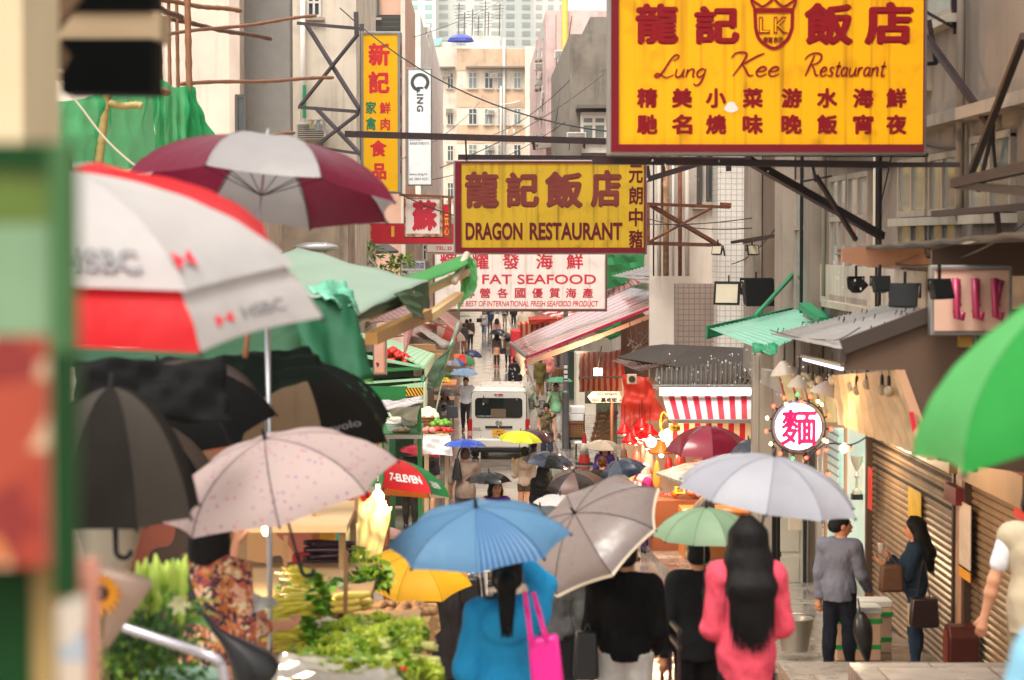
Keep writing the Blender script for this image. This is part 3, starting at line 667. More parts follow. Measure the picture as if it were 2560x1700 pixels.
solo('roof_aerials', 'thicket of thin television aerials on the roof of the far cream block', 'aerials', an, mat('aerial', '#55534f', .6))
# towers behind; their pale colours paint in the fading of the rain haze
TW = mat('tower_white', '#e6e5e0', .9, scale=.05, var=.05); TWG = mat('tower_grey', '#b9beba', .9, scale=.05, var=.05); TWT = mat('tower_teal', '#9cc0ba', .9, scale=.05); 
def tower(label, x0, x1, py, Y, m, win, wm=None, cols=3):
    r = building(label, [((X_(x0, Y), Y, 0), (X_(x1, Y), Y+20, Z_(py, Y)+2))], m, 'tower block')
    f = MB(); 
    for i in range(cols):
        for k in range(14):
            cx_ = x0+(x1-x0)*(i+.5)/cols; y = -120+k*22; ww = (x1-x0)/cols*.26
            if Z_(y, Y) < Z_(py, Y): f.box2((X_(cx_-ww, Y), Y-.06, Z_(y+12, Y)), (X_(cx_+ww, Y), Y-.01, Z_(y, Y)))
    if f.v: obj('window', f, wm or TWG, r)['kind'] = 'stuff'
    return r
r = tower('tall white tower block with few windows behind the rooftop aerials', 1088, 1262, -220, 340, TW, 1, TWG, 4); 
obj('teal_band', MB().box2((X_(1050, 335), 334, 0), (X_(1080, 335), 344, Z_(-200, 335))), TWT, r)
tower('grey green tower block right of the rooftop aerials', 1256, 1335, -200, 330, TWG, 1, mat('tower_win', '#8d9694', .7), 2)
tower('pale tower block showing at the right of the grey green tower', 1333, 1420, -180, 360, TW, 1, TWG, 3)
tower('white tower block with a teal stripe at the left skyline', 1018, 1090, -160, 300, TW, 1, TWT, 2)
# right row: pink narrow building, weathered concrete building
PK = plaster('pink_render', '#dcbfba', .35); WC = plaster('weathered_concrete', '#8b8378', .9, ); Yp = 128
b = building('narrow pale pink tenement with cluttered side and yellow pipe', [((X_(1345, 150), 132, 0), (8.5, 175, Z_(95, 150))), ((X_(1392, Yp), Yp, 0), (8.5, 131, Z_(28, Yp)))], PK)
for k, py in enumerate((120, 190, 262, 330, 400)):
    xwin(b, X_(1345, 150), 140, 143, Z_(py+30, 142), Z_(py, 142)); xwin(b, X_(1345, 150), 150, 153, Z_(py+26, 150), Z_(py, 150))
obj('pipe', MB().tube([P(1412, 440, Yp-.3), P(1412, -30, Yp-.3)], .16, 8), mat('yellow_pipe', '#dcae45', .5), b, smooth=True)
obj('green_glazing', MB().quad(P(1356, 105, 138), P(1384, 95, 134), P(1384, 48, 134), P(1356, 65, 138), 4, 3), mat('green_glazing', '#8fb8a6', .3, pat=grid_pat('#4d6b5e', (0, 0, 1.2), .12)), b, solid=.05)
for i, (px, py, Y) in enumerate(((1353, 168, 140), (1371, 225, 138), (1370, 240, 136), (1368, 258, 139), (1404, 138, 127))): aircon(px, py, Y, .8, label='grey air conditioner jutting from the narrow pink tenement', group='air conditioners on the pink tenement')
AWN = mat('small_awning', '#6f675e', .7, streak=.5)
for px, py, Y in ((1350, 208, 140), (1395, 290, 126), (1355, 365, 132)): 
    solo('window_hood', 'small weathered sheet metal hood over a window of the pink tenement', 'awning', MB().quad(P(px-14, py+8, Y-1.2), P(px+22, py+4, Y-1.2), P(px+26, py-16, Y), P(px, py-12, Y), 4, 3), AWN, 'hoods over the pink tenement windows', solid=.04)
Yw = 100
b = building('stained grey concrete building with a pale window bay beside the hanging signs', [((X_(1424, Yw), Yw, 0), (9, 126, Z_(85, Yw))), ((X_(1475, Yw+3), Yw+3, 0), (9, 122, Z_(25, Yw))), ((X_(1452, Yw-1), Yw-1.2, 0), (9, Yw-.01, Z_(283, Yw)))], WC)
obj('bay', MB().box2((X_(1450, Yw), Yw-1.5, Z_(385, Yw)), (X_(1600, Yw), Yw-1.21, Z_(285, Yw))), plaster('bay_white', '#d9d5cc', .2), b)
obj('bay_roof', MB().box2((X_(1438, Yw), Yw-2.0, Z_(276, Yw)), (X_(1600, Yw), Yw-.02, Z_(268, Yw))), mat('grey_slab2', '#6f6a62', .8, streak=.5), b)
fwin(b, 1455, 292, 1514, 348, Yw-1.5, 2, 2, gm=GLASS2, fw=.12); 
for k in range(2): fwin(b, 1462+k*70, 420, 1500+k*70, 480, Yw-1.2, 2, 2, gm=GLASS2)
# mosaic tile building (right, middle distance) and its recess
TILE = mat('mosaic_tile', '#dcd5cc', .35, var=.25, scale=30, pat=grid_pat('#aaa198', (9, 9, 9), .12), streak=.35); PALE = plaster('pale_wall', '#d6c9bc', .35)
b = building('white mosaic tiled building with rusty pipes behind the sign brackets', [((5.45, 50, 0), (12, 99, 17))], PALE)
obj('tile_face', MB().box2((X_(1795, 48.4), 48.4, 3.2), (9, 49.9, 17)), TILE, b)
obj('tile_base', MB().box2((X_(1690, 49.2), 49.2, 0), (9, 49.98, 5.2)), mat('tile_base', '#8e7b70', .5, pat=grid_pat('#6e5f56', (9, 9, 9), .16), streak=.5), b)
obj('end_wall', MB().box2((X_(1625, 49.7), 49.7, 0), (9, 49.97, 17)), PALE, b)
for x0, x1, y1, g_ in ((1745, 1752, 508, GLASS), (1768, 1782, 500, GLASS), (1655, 1660, 530, GLASS)): fwin(b, x0, 300, x1, y1, 49.7, 1, 1, DFRAME, g_)
RUST = mat('rusty_steel', '#7d4a2e', .8, rust=.8, var=.35, scale=12); RPIPE = mat('rusty_pipe', '#b08a66', .8, rust=.6, scale=8)
for px, wpx, m, lb in ((1665, 15, RPIPE, 'thick rust streaked downpipe beside the brown pipe'), (1683, 6, WFRAME, 'slim white pipe between rusty downpipes'), (1700, 10, RUST, 'dark rusty downpipe right of the thick rust streaked one'), (1634, 4, DARK, 'thin black cable pipe nearest the dragon sign'), (1718, 12, PALE, 'pale fat pipe right of the rusty downpipes'), (1648, 10, PALE, 'pale pipe just left of the thick rusty downpipe')):
    solo('drain_pipe', lb, 'pipe', MB().tube([P(px, 690, 49.3), P(px, 300, 49.3)], wpx/2/S(49), 10), m, smooth=True, group='pipes on the mosaic building')
# near right building, brown in the shade
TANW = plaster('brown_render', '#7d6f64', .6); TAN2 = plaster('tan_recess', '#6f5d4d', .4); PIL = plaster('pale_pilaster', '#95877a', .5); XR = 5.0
def YX(px): return 6000*XR/(px-1200)
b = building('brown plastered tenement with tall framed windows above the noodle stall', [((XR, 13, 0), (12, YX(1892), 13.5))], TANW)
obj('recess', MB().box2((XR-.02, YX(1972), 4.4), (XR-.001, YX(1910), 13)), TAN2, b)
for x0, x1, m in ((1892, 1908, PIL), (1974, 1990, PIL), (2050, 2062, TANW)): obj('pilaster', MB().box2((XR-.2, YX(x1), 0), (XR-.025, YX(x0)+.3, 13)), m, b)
obj('ledge', MB().box2((XR-.18, YX(1970), 7.7), (XR-.03, YX(1912), 7.85)).box2((XR-.25, 20, 7.3), (XR, YX(2070), 7.42)), PIL, b)
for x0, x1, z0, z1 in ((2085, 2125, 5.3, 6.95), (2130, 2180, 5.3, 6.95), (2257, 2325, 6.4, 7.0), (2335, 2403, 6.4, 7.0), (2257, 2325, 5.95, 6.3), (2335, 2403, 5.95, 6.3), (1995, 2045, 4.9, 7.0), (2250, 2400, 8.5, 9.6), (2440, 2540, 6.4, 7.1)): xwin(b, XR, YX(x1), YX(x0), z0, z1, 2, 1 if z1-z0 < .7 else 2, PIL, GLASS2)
obj('balustrade', MB().box2((XR-.22, YX(2330), 7.75), (XR, YX(2200), 8.4)), PIL, b)
obj('pale_base', MB().box2((XR-.06, YX(2330), 5.2), (XR-.001, YX(2060), 5.75)), plaster('pale_base', '#b3a698', .3), b)
solo('drain_pipe', 'black cast iron downpipe on the brown tenement', 'pipe', MB().tube([(4.85, YX(2228), 4.6), (4.85, YX(2228), 12)], .04, 8), DARK, smooth=True)
# left row
CRW = plaster('cream_plaster', '#d3c8ba', .2); b = building('plain cream plaster building behind the bamboo scaffold', [((-12, 50, 0), (X_(592, 50), 60, 16))], CRW)
MOS = mat('brown_mosaic', '#9b8673', .6, pat=grid_pat('#d9cfc2', (7, 7, 9), .35)); obj('mosaic_strip', MB().box2((X_(572, 50), 49.9, 0), (X_(584, 50), 49.99, 16)), MOS, b)
fw_ = b; obj('reveal', MB().box2((X_(586, 50.5), 49.6, 0), (X_(612, 50.5), 60, 16)), plaster('pinkish', '#cbb9ab', .3), b); fwin(b, 592, 240, 612, 350, 49.6, 1, 1, DFRAME, GLASS)
solo('hoarding', 'tall grey mesh covered hoarding standing out from the cream wall', 'hoarding', MB().box2((X_(612, 51), 50.6, Z_(360, 51)), (X_(732, 51), 51.2, Z_(-60, 51))), mat('grey_mesh', '#7e7a75', .8, bump=.5, bscale=40, streak=.1), bevel=.03)
Y2 = 64; CW2 = plaster('cream_plaster_stained', '#d8cdbd', .3); b = building('cream tenement carrying the steel truss of the yellow vertical sign', [((X_(690, Y2), Y2, 0), (X_(892, Y2), 76, 17))], CW2)
fwin(b, 770, -10, 800, 40, Y2, 2, 2); 
solo('drain_pipe', 'white downpipe on the cream wall right of the grey hoarding', 'pipe', MB().tube([P(757, 390, Y2-.2), P(757, -20, Y2-.2)], .07, 8), WFRAME, smooth=True)
Y3 = 84; BT = mat('black_tile', '#33312f', .35, pat=grid_pat('#55524d', (0, 0, 6), .15)); PKT = plaster('pink_tile', '#d2a792', .2)
b = building('building clad in black tile and pink render behind the yellow vertical sign', [((X_(880, Y3), Y3, 0), (X_(1012, Y3), 98, Z_(-60, Y3)))], PKT)
obj('black_cladding', MB().box2((X_(905, Y3), Y3-.1, Z_(295, Y3)), (X_(1008, Y3), Y3-.005, Z_(38, Y3))), BT, b); fwin(b, 915, -25, 945, 42, Y3-.1, 2, 1, DFRAME, GLASS2); obj('edge_strip', MB().box2((X_(1003, Y3), Y3-.15, 0), (X_(1014, Y3), Y3+.3, Z_(-60, Y3))), CRW, b)
Y4 = 112; b = building('white stepped tenement left of the far cream block', [((X_(1006, Y4), Y4, 0), (X_(1052, Y4), 150, Z_(36, Y4))), ((X_(1040, Y4+20), Y4+20, 0), (X_(1075, Y4+20), 180, Z_(60, Y4+20)))], plaster('white_render', '#e9e2d8', .3))
for py in (60, 130, 200, 270): fwin(b, 1018, py, 1030, py+24, Y4, 2, 2)
aircon(1050, 78, Y4+19.9, 1.0, label='air conditioner on the white stepped tenement', group='air conditioners on the facades'); aircon(1046, 92, Y4+19.9, 1.0, label='lower air conditioner on the white stepped tenement', group='air conditioners on the facades')
# low left shop row behind the stalls
SHOPW = plaster('shop_wall', '#b7a693', .5); b = building('low row of left hand shops with brown wall and dark openings', [((-9, 20, 0), (-3.3, 49.9, 4.6)), ((-9, 60.1, 0), (-3.3, 63.5, 6.5)), ((-9, 85.2, 0), (-2.35, 111, 7.2)), ((-9, 152, 0), (-2.2, 210, 8))], SHOPW, 'shop row')
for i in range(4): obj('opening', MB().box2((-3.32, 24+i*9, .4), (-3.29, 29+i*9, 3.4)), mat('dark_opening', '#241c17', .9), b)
b = building('mid left tenement with cluttered balconies above the green stalls', [((X_(862, 98), 98.2, 0), (X_(1128, 104), 151, Z_(555, 100)))], plaster('beige_render', '#cdb79f', .4))
for x0, x1, y0, y1, g_ in ((1015, 1030, 612, 640, GLASS), (1050, 1066, 612, 650, GLASS), (890, 905, 612, 650, GLASS), (1085, 1128, 635, 660, GLASS2)): fwin(b, x0, y0, x1, y1, 98.2, 2, 2, gm=g_)
aircon(1031, 624, 98.15, .5, label='upright white air conditioner beside the laundry sign'); 
for px, py, Y, lb in ((948, 118, 83.9, 'air conditioner on the black tile cladding behind the vertical sign'), (1440, 345, 98.7, 'small air conditioner on the stained grey concrete building'), (1495, 240, 102.9, 'air conditioner high on the stained grey concrete building'), (780, 330, 63.95, 'air conditioner low on the cream tenement behind the truss')): aircon(px, py, Y, .8, label=lb)
r = thing('laundry_rack', 'steel laundry rack with hanging clothes on the cream tenement behind the truss', 'laundry rack', P(800, 200, 63)); obj('rack', MB().tube([P(770, 300, 63.9), P(770, 300, 62.9), P(830, 300, 62.9), P(830, 300, 63.9)], .02, 6), STEEL_ if False else WFRAME, r)
for i, (px, c) in enumerate(((780, '#d8d2a8'), (795, '#b9c4cc'), (812, '#d8d8d8'))): obj('cloth', MB().quad(P(px-6, 300, 62.9), P(px+6, 300, 62.9), P(px+7, 322+i*4, 62.9), P(px-7, 322+i*3, 62.9), 6, 6, wr=.015, seed=i), mat('laundry_'+c[1:], c, .8, transl=.3), r)
# ------------------------------------------------------------------ hanging signs
YEL = mat('sign_yellow', '#e5a200', .4, var=.08, scale=2, spec=.2, pat=drip_pat('#6b4a08', .75)); YEL2 = mat('sign_dull_yellow', '#bd9a24', .4, scale=2, spec=.2, pat=drip_pat('#6e5412', .8))
CRIM = mat('sign_crimson', '#6a0a1b', .5, streak=.2, spec=.2); LRED = mat('letter_red', '#800c16', .5, var=.1, spec=.15); LMAR = mat('letter_maroon', '#5c141c', .5, var=.2, spec=.15); LFADE = mat('letter_faded', '#71322b', .55, var=.25, scale=5, spec=.15)
ALU = mat('sign_edge_metal', '#8d8b88', .4, .7, streak=.3); SWHITE = mat('sign_white', '#e8ddd6', .45, pat=drip_pat('#8f7a6c', .45)); LPINK = mat('letter_crimson', '#c81e3a', .45); BROWN = mat('brown_trim', '#6d4a42', .6)
def sign(name, label, x0, y0, x1, y1, Y, face, rim, th=.16, fw=(0, 0, 0, 0), cat='sign', depth_mat=ALU):
    """flat box sign seen at x0..x1,y0..y1; fw = rim width in px: left, top, right, bottom"""
    a, b = P(x0, y1, Y), P(x1, y0, Y); r = thing(name, label, cat, ((a.x+b.x)/2, Y, a.z)); s = S(Y)
    obj('case', MB().box2((a.x-.03, Y, a.z-.03), (b.x+.03, Y+th, b.z+.03)), depth_mat, r, bevel=.012)
    obj('face', MB().box2((a.x, Y-.012, a.z), (b.x, Y-.002, b.z)), face, r); m = MB(); l, t, q, d = [v/s for v in fw]
    if l: m.box2((a.x, Y-.035, a.z), (a.x+l, Y-.014, b.z))
    if q: m.box2((b.x-q, Y-.035, a.z), (b.x, Y-.014, b.z))
    if t: m.box2((a.x+l, Y-.033, b.z-t), (b.x-q, Y-.014, b.z))
    if d: m.box2((a.x+l, Y-.033, a.z), (b.x-q, Y-.014, a.z+d))
    if m.v: obj('frame', m, rim, r)
    return r
def letters(r, Y, items, m, off=.035, shear=0.):
    t = MB()
    for it in items: t.tpx(it[0], *it[1:5], Y-.02, it[5] if len(it) > 5 else off, shear)
    return obj('lettering', t, m, r)
GLYPH = {'u': ([[(0, .4), (.0, .12), (.1, 0), (.22, .08), (.29, .4)], [(.29, .4), (.28, .08), (.38, .02)]], .4), 'n': ([[(0, .4), (0, 0)], [(0, .22), (.12, .38), (.23, .36), (.25, .2), (.26, .04), (.34, .02)]], .37),
 'g': ([[(.28, .32), (.18, .4), (.05, .33), (0, .18), (.08, .02), (.2, .05), (.28, .2)], [(.3, .4), (.28, 0), (.2, -.32), (.06, -.38), (-.04, -.28)]], .36), 'e': ([[(0, .19), (.2, .22), (.27, .32), (.19, .4), (.08, .36), (0, .19), (.06, .03), (.18, 0), (.34, .1)]], .36),
 's': ([[(.26, .34), (.17, .4), (.07, .33), (.12, .22), (.21, .14), (.19, .03), (.09, 0), (0, .06)]], .31), 't': ([[(.12, .66), (.08, .1), (.15, 0), (.26, .06)], [(-.02, .43), (.25, .45)]], .28), 'a': ([[(.26, .32), (.17, .4), (.05, .34), (0, .18), (.06, .03), (.16, .03), (.25, .2)], [(.28, .4), (.26, .06), (.36, .03)]], .38),
 'r': ([[(0, .4), (.0, 0)], [(0, .22), (.09, .37), (.2, .38)]], .26), 'L': ([[(.52, .78), (.66, .88), (.68, 1.02), (.54, 1.04), (.4, .8), (.24, .3), (.1, .03), (-.04, .04), (.02, .17), (.2, .1), (.44, -.02), (.68, .12)]], .72),
 'K': ([[(-.1, .78), (0, .98), (.22, 1.02), (.36, .92), (.28, .5), (.12, 0)], [(.9, .98), (.66, .82), (.3, .48)], [(.3, .5), (.45, .3), (.62, .03), (.76, .04)]], .8), 'R': ([[(-.1, .74), (.05, .94), (.38, 1.04), (.66, .97), (.7, .76), (.54, .58), (.26, .5)], [(.34, .96), (.22, .5), (.08, 0)], [(.3, .52), (.46, .3), (.6, .04), (.74, .05)]], .78)}
def script(word, x0, y0, x1, y1, Y, mb, wd=.085):
    """brush script, baseline y1, capital top y0, seen from x0 to x1"""
    x = 0; ss = []
    for ch in word:
        st, ad = GLYPH[ch]; k = 1.
        for s in st: ss.append([(x+px+py*.22, py) for px, py in s])
        x += ad+.03
    lo = min(p[0] for s in ss for p in s); hi = max(p[0] for s in ss for p in s); a = P(x0, y1, Y); sx = (P(x1, y1, Y).x-a.x)/(hi-lo); sz = P(x0, y0, Y).z-a.z
    for s in ss:
        q = spline([(a.x+(p[0]-lo)*sx, Y, a.z+p[1]*sz) for p in s], 5); n = len(q); mb.stroke(q, [wd*sz*(.65+.5*math.sin(math.pi*i/(n-1))) for i in range(n)], (0, -1, 0))
# the large yellow restaurant sign ----------------------------------------
Y = 24.
r = sign('shop_sign', 'largest yellow sign with crimson rim, red characters and a shield emblem, topmost over the street', 1527, -70, 2312, 380, Y, YEL, CRIM, .3, (19, 12, 3, 19))
letters(r, Y, [('龍', 1588, 8, 1697, 112), ('記', 1735, 14, 1849, 112), ('飯', 2010, 6, 2134, 115), ('店', 2160, 4, 2284, 114)], LRED, .05)
rows = ['精美小菜游水海鮮', '馳名燒味晚飯宵夜']; xs = [1592, 1679, 1764, 1856, 1953, 2042, 2132, 2215]
letters(r, Y, [(c, x, y, x+52, y+50) for row, y in zip(rows, (220, 286)) for c, x in zip(row, xs)], LRED, .045)
m = MB(); script('Lung', 1637, 140, 1765, 193, Y-.02, m); script('Kee', 1828, 132, 1948, 190, Y-.02, m); script('Restaurant', 2012, 135, 2216, 190, Y-.02, m); obj('lettering', m, LRED, r)
def pxp(pts, Y): return [P(x, y, Y) for x, y in pts]
m = MB(); yy = Y-.02
m.stroke(pxp([(1887, 22), (1889, 70)], yy)+spline(pxp([(1889, 70), (1900, 100), (1935, 121), (1967, 100), (1980, 70)], yy), 6)+pxp([(1981, 22)], yy), .035, (0, -1, 0)); m.stroke(pxp([(1885, 26), (1983, 26)], yy-.002), .05, (0, -1, 0))
m.stroke(spline(pxp([(1888, 24), (1878, 0), (1895, 10), (1908, 16), (1930, 0), (1934, -8), (1940, 2), (1958, 16), (1975, 8), (1990, -2), (1982, 24)], yy-.003), 4), .025, (0, -1, 0))
for x0, x1, c in ((1897, 1925, 'L'), (1934, 1971, 'K')): m.tpx(c, x0, 42, x1, 84, yy-.001, .04)
m.tpx('龍記', 1908, 92, 1958, 106, yy-.001, .01); obj('emblem', m, LRED, r)
m = MB()
for x0, x1, c in ((1900, 1922, 'L'), (1937, 1967, 'K')): m.tpx(c, x0, 46, x1, 80, yy-.006, -.012)
obj('emblem_inset', m, YEL, r)
obj('patch', MB().add([P(1828+16*math.cos(a)*(1+.25*math.sin(3*a)), 268+14*math.sin(a), Y-.016) for a in [k*math.pi/8 for k in range(16)]], [tuple(range(16))]), mat('peeled_patch', '#cfcac2', .6), r)
BK = mat('bracket_steel', '#2b2226', .5, .5, rust=.15)
def bars(name, label, lst, m, w=.06, cat='bracket', group=None):
    b = MB()
    for q in lst: b.beam(P(*q[0]), P(*q[1]), q[2] if len(q) > 2 else w)
    return solo(name, label, cat, b, m, group)
bars('sign_bracket', 'long dark steel arm holding the big yellow sign, with a slanting stay', [((1480, 402, 24.4), (2220, 412, 24.4), .07), ((1870, 400, 24.5), (2205, 590, 26), .08), ((2180, 412, 24.5), (2400, 412, 24.3), .05), ((2030, 405, 24.5), (2040, 455, 24.5), .03), ((2000, 455, 24.5), (2080, 440, 24.5), .02), ((2040, 440, 24.5), (2140, 600, 25), .04), ((1525, 385, 24.2), (2320, 388, 24.2), .04)], BK)
bars('sign_bracket', 'slanting stay rods and hooks fixed to the brown wall right of the big sign', [((2318, 95, 25), (2480, 320, 23), .06), ((2560, 90, 20), (2425, 440, 23), .06), ((2385, -10, 25), (2390, 85, 25), .07), ((2425, -10, 25), (2430, 55, 25), .08), ((2315, 30, 25), (2395, 75, 25), .03), ((2322, 50, 25), (2340, 160, 25), .05), ((2316, 160, 25), (2342, 158, 25), .04), ((2480, 330, 23), (2445, 480, 23), .04), ((2480, 320, 23), (2490, 440, 23), .03)], BK)
bars('sign_bracket', 'long black bar hung across the street above the dragon sign', [((862, 335, 42), (1540, 354, 42), .11), ((1164, 345, 42), (1166, 398, 43), .03), ((1333, 350, 42), (1336, 375, 42), .05), ((1461, 353, 42), (1461, 372, 42), .03)], BK)
# dragon sign ---------------------------------------------------------------
Y = 43.
r = sign('shop_sign', 'dull yellow sign with maroon rim and block capitals hanging below the biggest yellow sign', 1138, 404, 1614, 632, Y, YEL2, CRIM, .25, (15, 4, 4, 13))
letters(r, Y, [('龍', 1162, 428, 1248, 522), ('記', 1264, 430, 1348, 520), ('飯', 1362, 428, 1458, 522), ('店', 1476, 424, 1554, 520)], LFADE, .05)
letters(r, Y, [('DRAGON', 1164, 556, 1306, 600, .03), ('RESTAURANT', 1324, 556, 1556, 600, .03)], LMAR, .03)
letters(r, Y, [(c, 1572, y, 1607, y+46) for c, y in zip('元朗中豬', (412, 466, 520, 574))], LMAR, .025)
bars('sign_bracket', 'dark rail along the top of the dragon sign', [((1145, 394, 43.1), (1960, 402, 43.1), .11), ((1658, 400, 43.1), (1660, 430, 43.1), .05), ((1820, 404, 43.1), (1822, 428, 43.1), .09), ((1614, 450, 43.1), (1760, 405, 43.1), .1), ((1614, 415, 43.1), (1620, 455, 43.1), .12)], BK)
bars('sign_bracket', 'rusty crossed steel frame right of the dragon sign', [((1618, 510, 45), (1822, 518, 47), .06), ((1620, 510, 45), (1621, 610, 45), .06), ((1618, 608, 45), (1800, 613, 47), .07), ((1625, 512, 45.1), (1795, 612, 46.9), .07), ((1624, 604, 44.9), (1778, 520, 46.8), .04), ((1800, 512, 47.5), (1828, 514, 47.5), .1)], RUST)
# seafood sign ----------------------------------------------------------------
Y = 58.
r = sign('shop_sign', 'white sign with crimson characters and seafood wording below the dragon sign', 1085, 636, 1515, 776, Y, SWHITE, BROWN, .2, (2, 0, 2, 4), depth_mat=BROWN)
letters(r, Y, [(c, x, 634, x+42, 673) for c, x in zip('輝耀發海鮮', (1100, 1180, 1256, 1340, 1416))] + [('YIU FAT SEAFOOD', 1120, 686, 1490, 710, .012)] + [(c, x, 720, x+27, 745) for c, x in zip('專營各國優質海產', (1160, 1199, 1243, 1287, 1330, 1373, 1414, 1456))], LPINK, .02)
letters(r, Y, [('THE BEST OF INTERNATIONAL FRESH SEAFOOD PRODUCT', 1136, 752, 1496, 766, .005)], LPINK, .005, .2)
# tall yellow vertical sign and its truss -------------------------------------
Y = 60.
r = sign('shop_sign', 'tall narrow yellow vertical sign with red and green characters on the left', 905, 82, 1000, 480, Y, mat('sign_pure_yellow', '#eab000', .4, var=.05, spec=.2), ALU, .75, (4, 4, 6, 2))
letters(r, Y, [('新', 921, 107, 975, 165), ('記', 921, 178, 974, 234), ('食', 925, 350, 967, 392), ('品', 930, 408, 966, 450)], mat('letter_bright_red', '#cf1720', .45), .045)
letters(r, Y, [('家', 914, 253, 941, 285), ('禽', 914, 293, 941, 326)], mat('letter_green', '#0e7c58', .45), .03); letters(r, Y, [('鮮', 949, 255, 977, 285), ('肉', 951, 295, 975, 326)], mat('letter_bright_red', '#cf1720'), .03)
letters(r, Y, [('新記家禽鮮肉食品'[i], 1001, 108+i*42, 1004, 140+i*42) for i in range(8)], LRED, .02)
STL = mat('truss_steel', '#5b5257', .5, .6)
bars('sign_truss', 'dark steel truss of crossed bars carrying the tall yellow vertical sign', [((745, 58, 63), (905, 72, 61), .085), ((748, 268, 63), (905, 280, 61), .085), ((765, 60, 63), (900, 275, 61), .085), ((895, 85, 61), (750, 265, 63), .07), ((790, 270, 63), (905, 390, 61), .085), ((895, 285, 61), (750, 395, 63), .07), ((790, 368, 63), (905, 385, 61), .07), ((905, 60, 61), (905, 400, 61), .1), ((890, 30, 62), (892, 90, 62), .12)], STL)
r = thing('green_tube', 'short green plastic tube on the white downpipe', 'pipe', P(757, 295, 63)); obj('tube', MB().tube([P(761, 295, 63.3), P(761, 213, 63.3)], .05, 8), mat('green_plastic', '#2f9c72', .4), r)
# white vertical banner ---------------------------------------------------------
Y = 82.
r = sign('banner_sign', 'tall white vertical banner with a dark open ring and sideways lettering', 1020, 172, 1078, 462, Y, mat('banner_white', '#e4e8ea', .5), ALU, .12, (1, 1, 1, 1)); INK = mat('banner_ink', '#3d454c', .5)
m = MB(); cx_, cy_ = 1050, 206; m.stroke([P(cx_+19.5*math.cos(a), cy_-19.5*math.sin(a), Y-.02) for a in [R(-62+k*304/30-0) if False else R(300+10-k*320/30-40) for k in range(31)]], .11, (0, -1, 0)); obj('ring', m, INK, r)
m = MB(); a0 = P(1043, 0, Y)
for i, (ch, y0, y1) in enumerate((('L', 217, 232), ('I', 235, 239), ('N', 243, 259), ('G', 263, 279))):
    o = P(1042, y0, Y-.02); m.text(ch, o, (0, 0, -1), (1, 0, 0), (y1-y0)/S(Y), 16/S(Y), .03, 0)
obj('lettering', m, INK, r); letters(r, Y, [('SERVICED', 1024, 347, 1054, 352, .0), ('APARTMENTS', 1024, 355, 1073, 362, .0), ('CLING', 1024, 336, 1048, 341, 0), ('www.cling.hk', 1023, 432, 1069, 440, 0), ('tel: 2854 0221', 1023, 444, 1070, 450, 0)], INK, 0)
# smaller signs on the left -------------------------------------------------------
Y = 66.
r = sign('shop_sign', 'white square sign with one bold red character in a rusty frame', 1012, 492, 1106, 592, Y, SWHITE, mat('rusty_frame', '#c9a98d', .7, rust=.8), .2, (3, 3, 7, 8), depth_mat=RUST)
letters(r, Y, [('蘇', 1030, 500, 1093, 578)], LPINK, .06)
bars('sign_bracket', 'rusty angle iron frame around the white square sign', [((998, 487, 65.8), (1135, 493, 65.8), .07), ((1124, 492, 65.8), (1126, 600, 65.8), .08)], RUST)
Y = 72.
r = sign('shop_sign', 'long red sign board with small yellow characters behind the maroon umbrella', 900, 560, 1136, 608, Y, mat('sign_red', '#cf0f2d', .4), LRED, .15, depth_mat=ALU)
letters(r, Y, [('水', 913, 584, 931, 602, .01), ('冰', 913, 562, 931, 580, .01), ('丨', 978, 565, 986, 592, .02)], mat('letter_yellow', '#f6c23a', .4))
r = sign('shop_sign', 'narrow red upright sign with yellow characters beside the white square sign', 1108, 512, 1124, 590, 68, mat('sign_red', '#cf0f2d'), LRED, .1); letters(r, 68, [('云', 1111, 535, 1122, 565, .02), ('心', 1110, 568, 1123, 588, .02)], mat('letter_yellow', '#f6c23a'))
r = sign('shop_sign', 'thin white sign board with a red telephone number', 1068, 611, 1140, 630, 90, SWHITE, ALU, .1); letters(r, 90, [('TEL: 25', 1090, 616, 1130, 625, .02)], LPINK)
r = sign('shop_sign', 'white laundry sign with five blue characters', 1003, 652, 1063, 692, 74, mat('sign_white2', '#e6e6e6', .5), ALU, .08); letters(r, 74, [('泉灃洗衣店', 1008, 656, 1060, 671, .015)], mat('letter_blue', '#1d4aa0', .5)); letters(r, 74, [('Chuen Fung Laundry', 1010, 675, 1058, 680, 0), ('Tel: 25', 1014, 683, 1034, 689, 0)], mat('letter_grey', '#8c8c92', .5))
r = sign('shop_sign', 'dusty pink upright board ending in a red figure nine', 936, 846, 963, 934, 46, mat('sign_dusty_pink', '#cf9a85', .5), mat('pink_board_trim', '#b47b5c', .6), .1, (0, 0, 4, 4)); letters(r, 46, [('9', 940, 906, 948, 918, .03)], LRED)
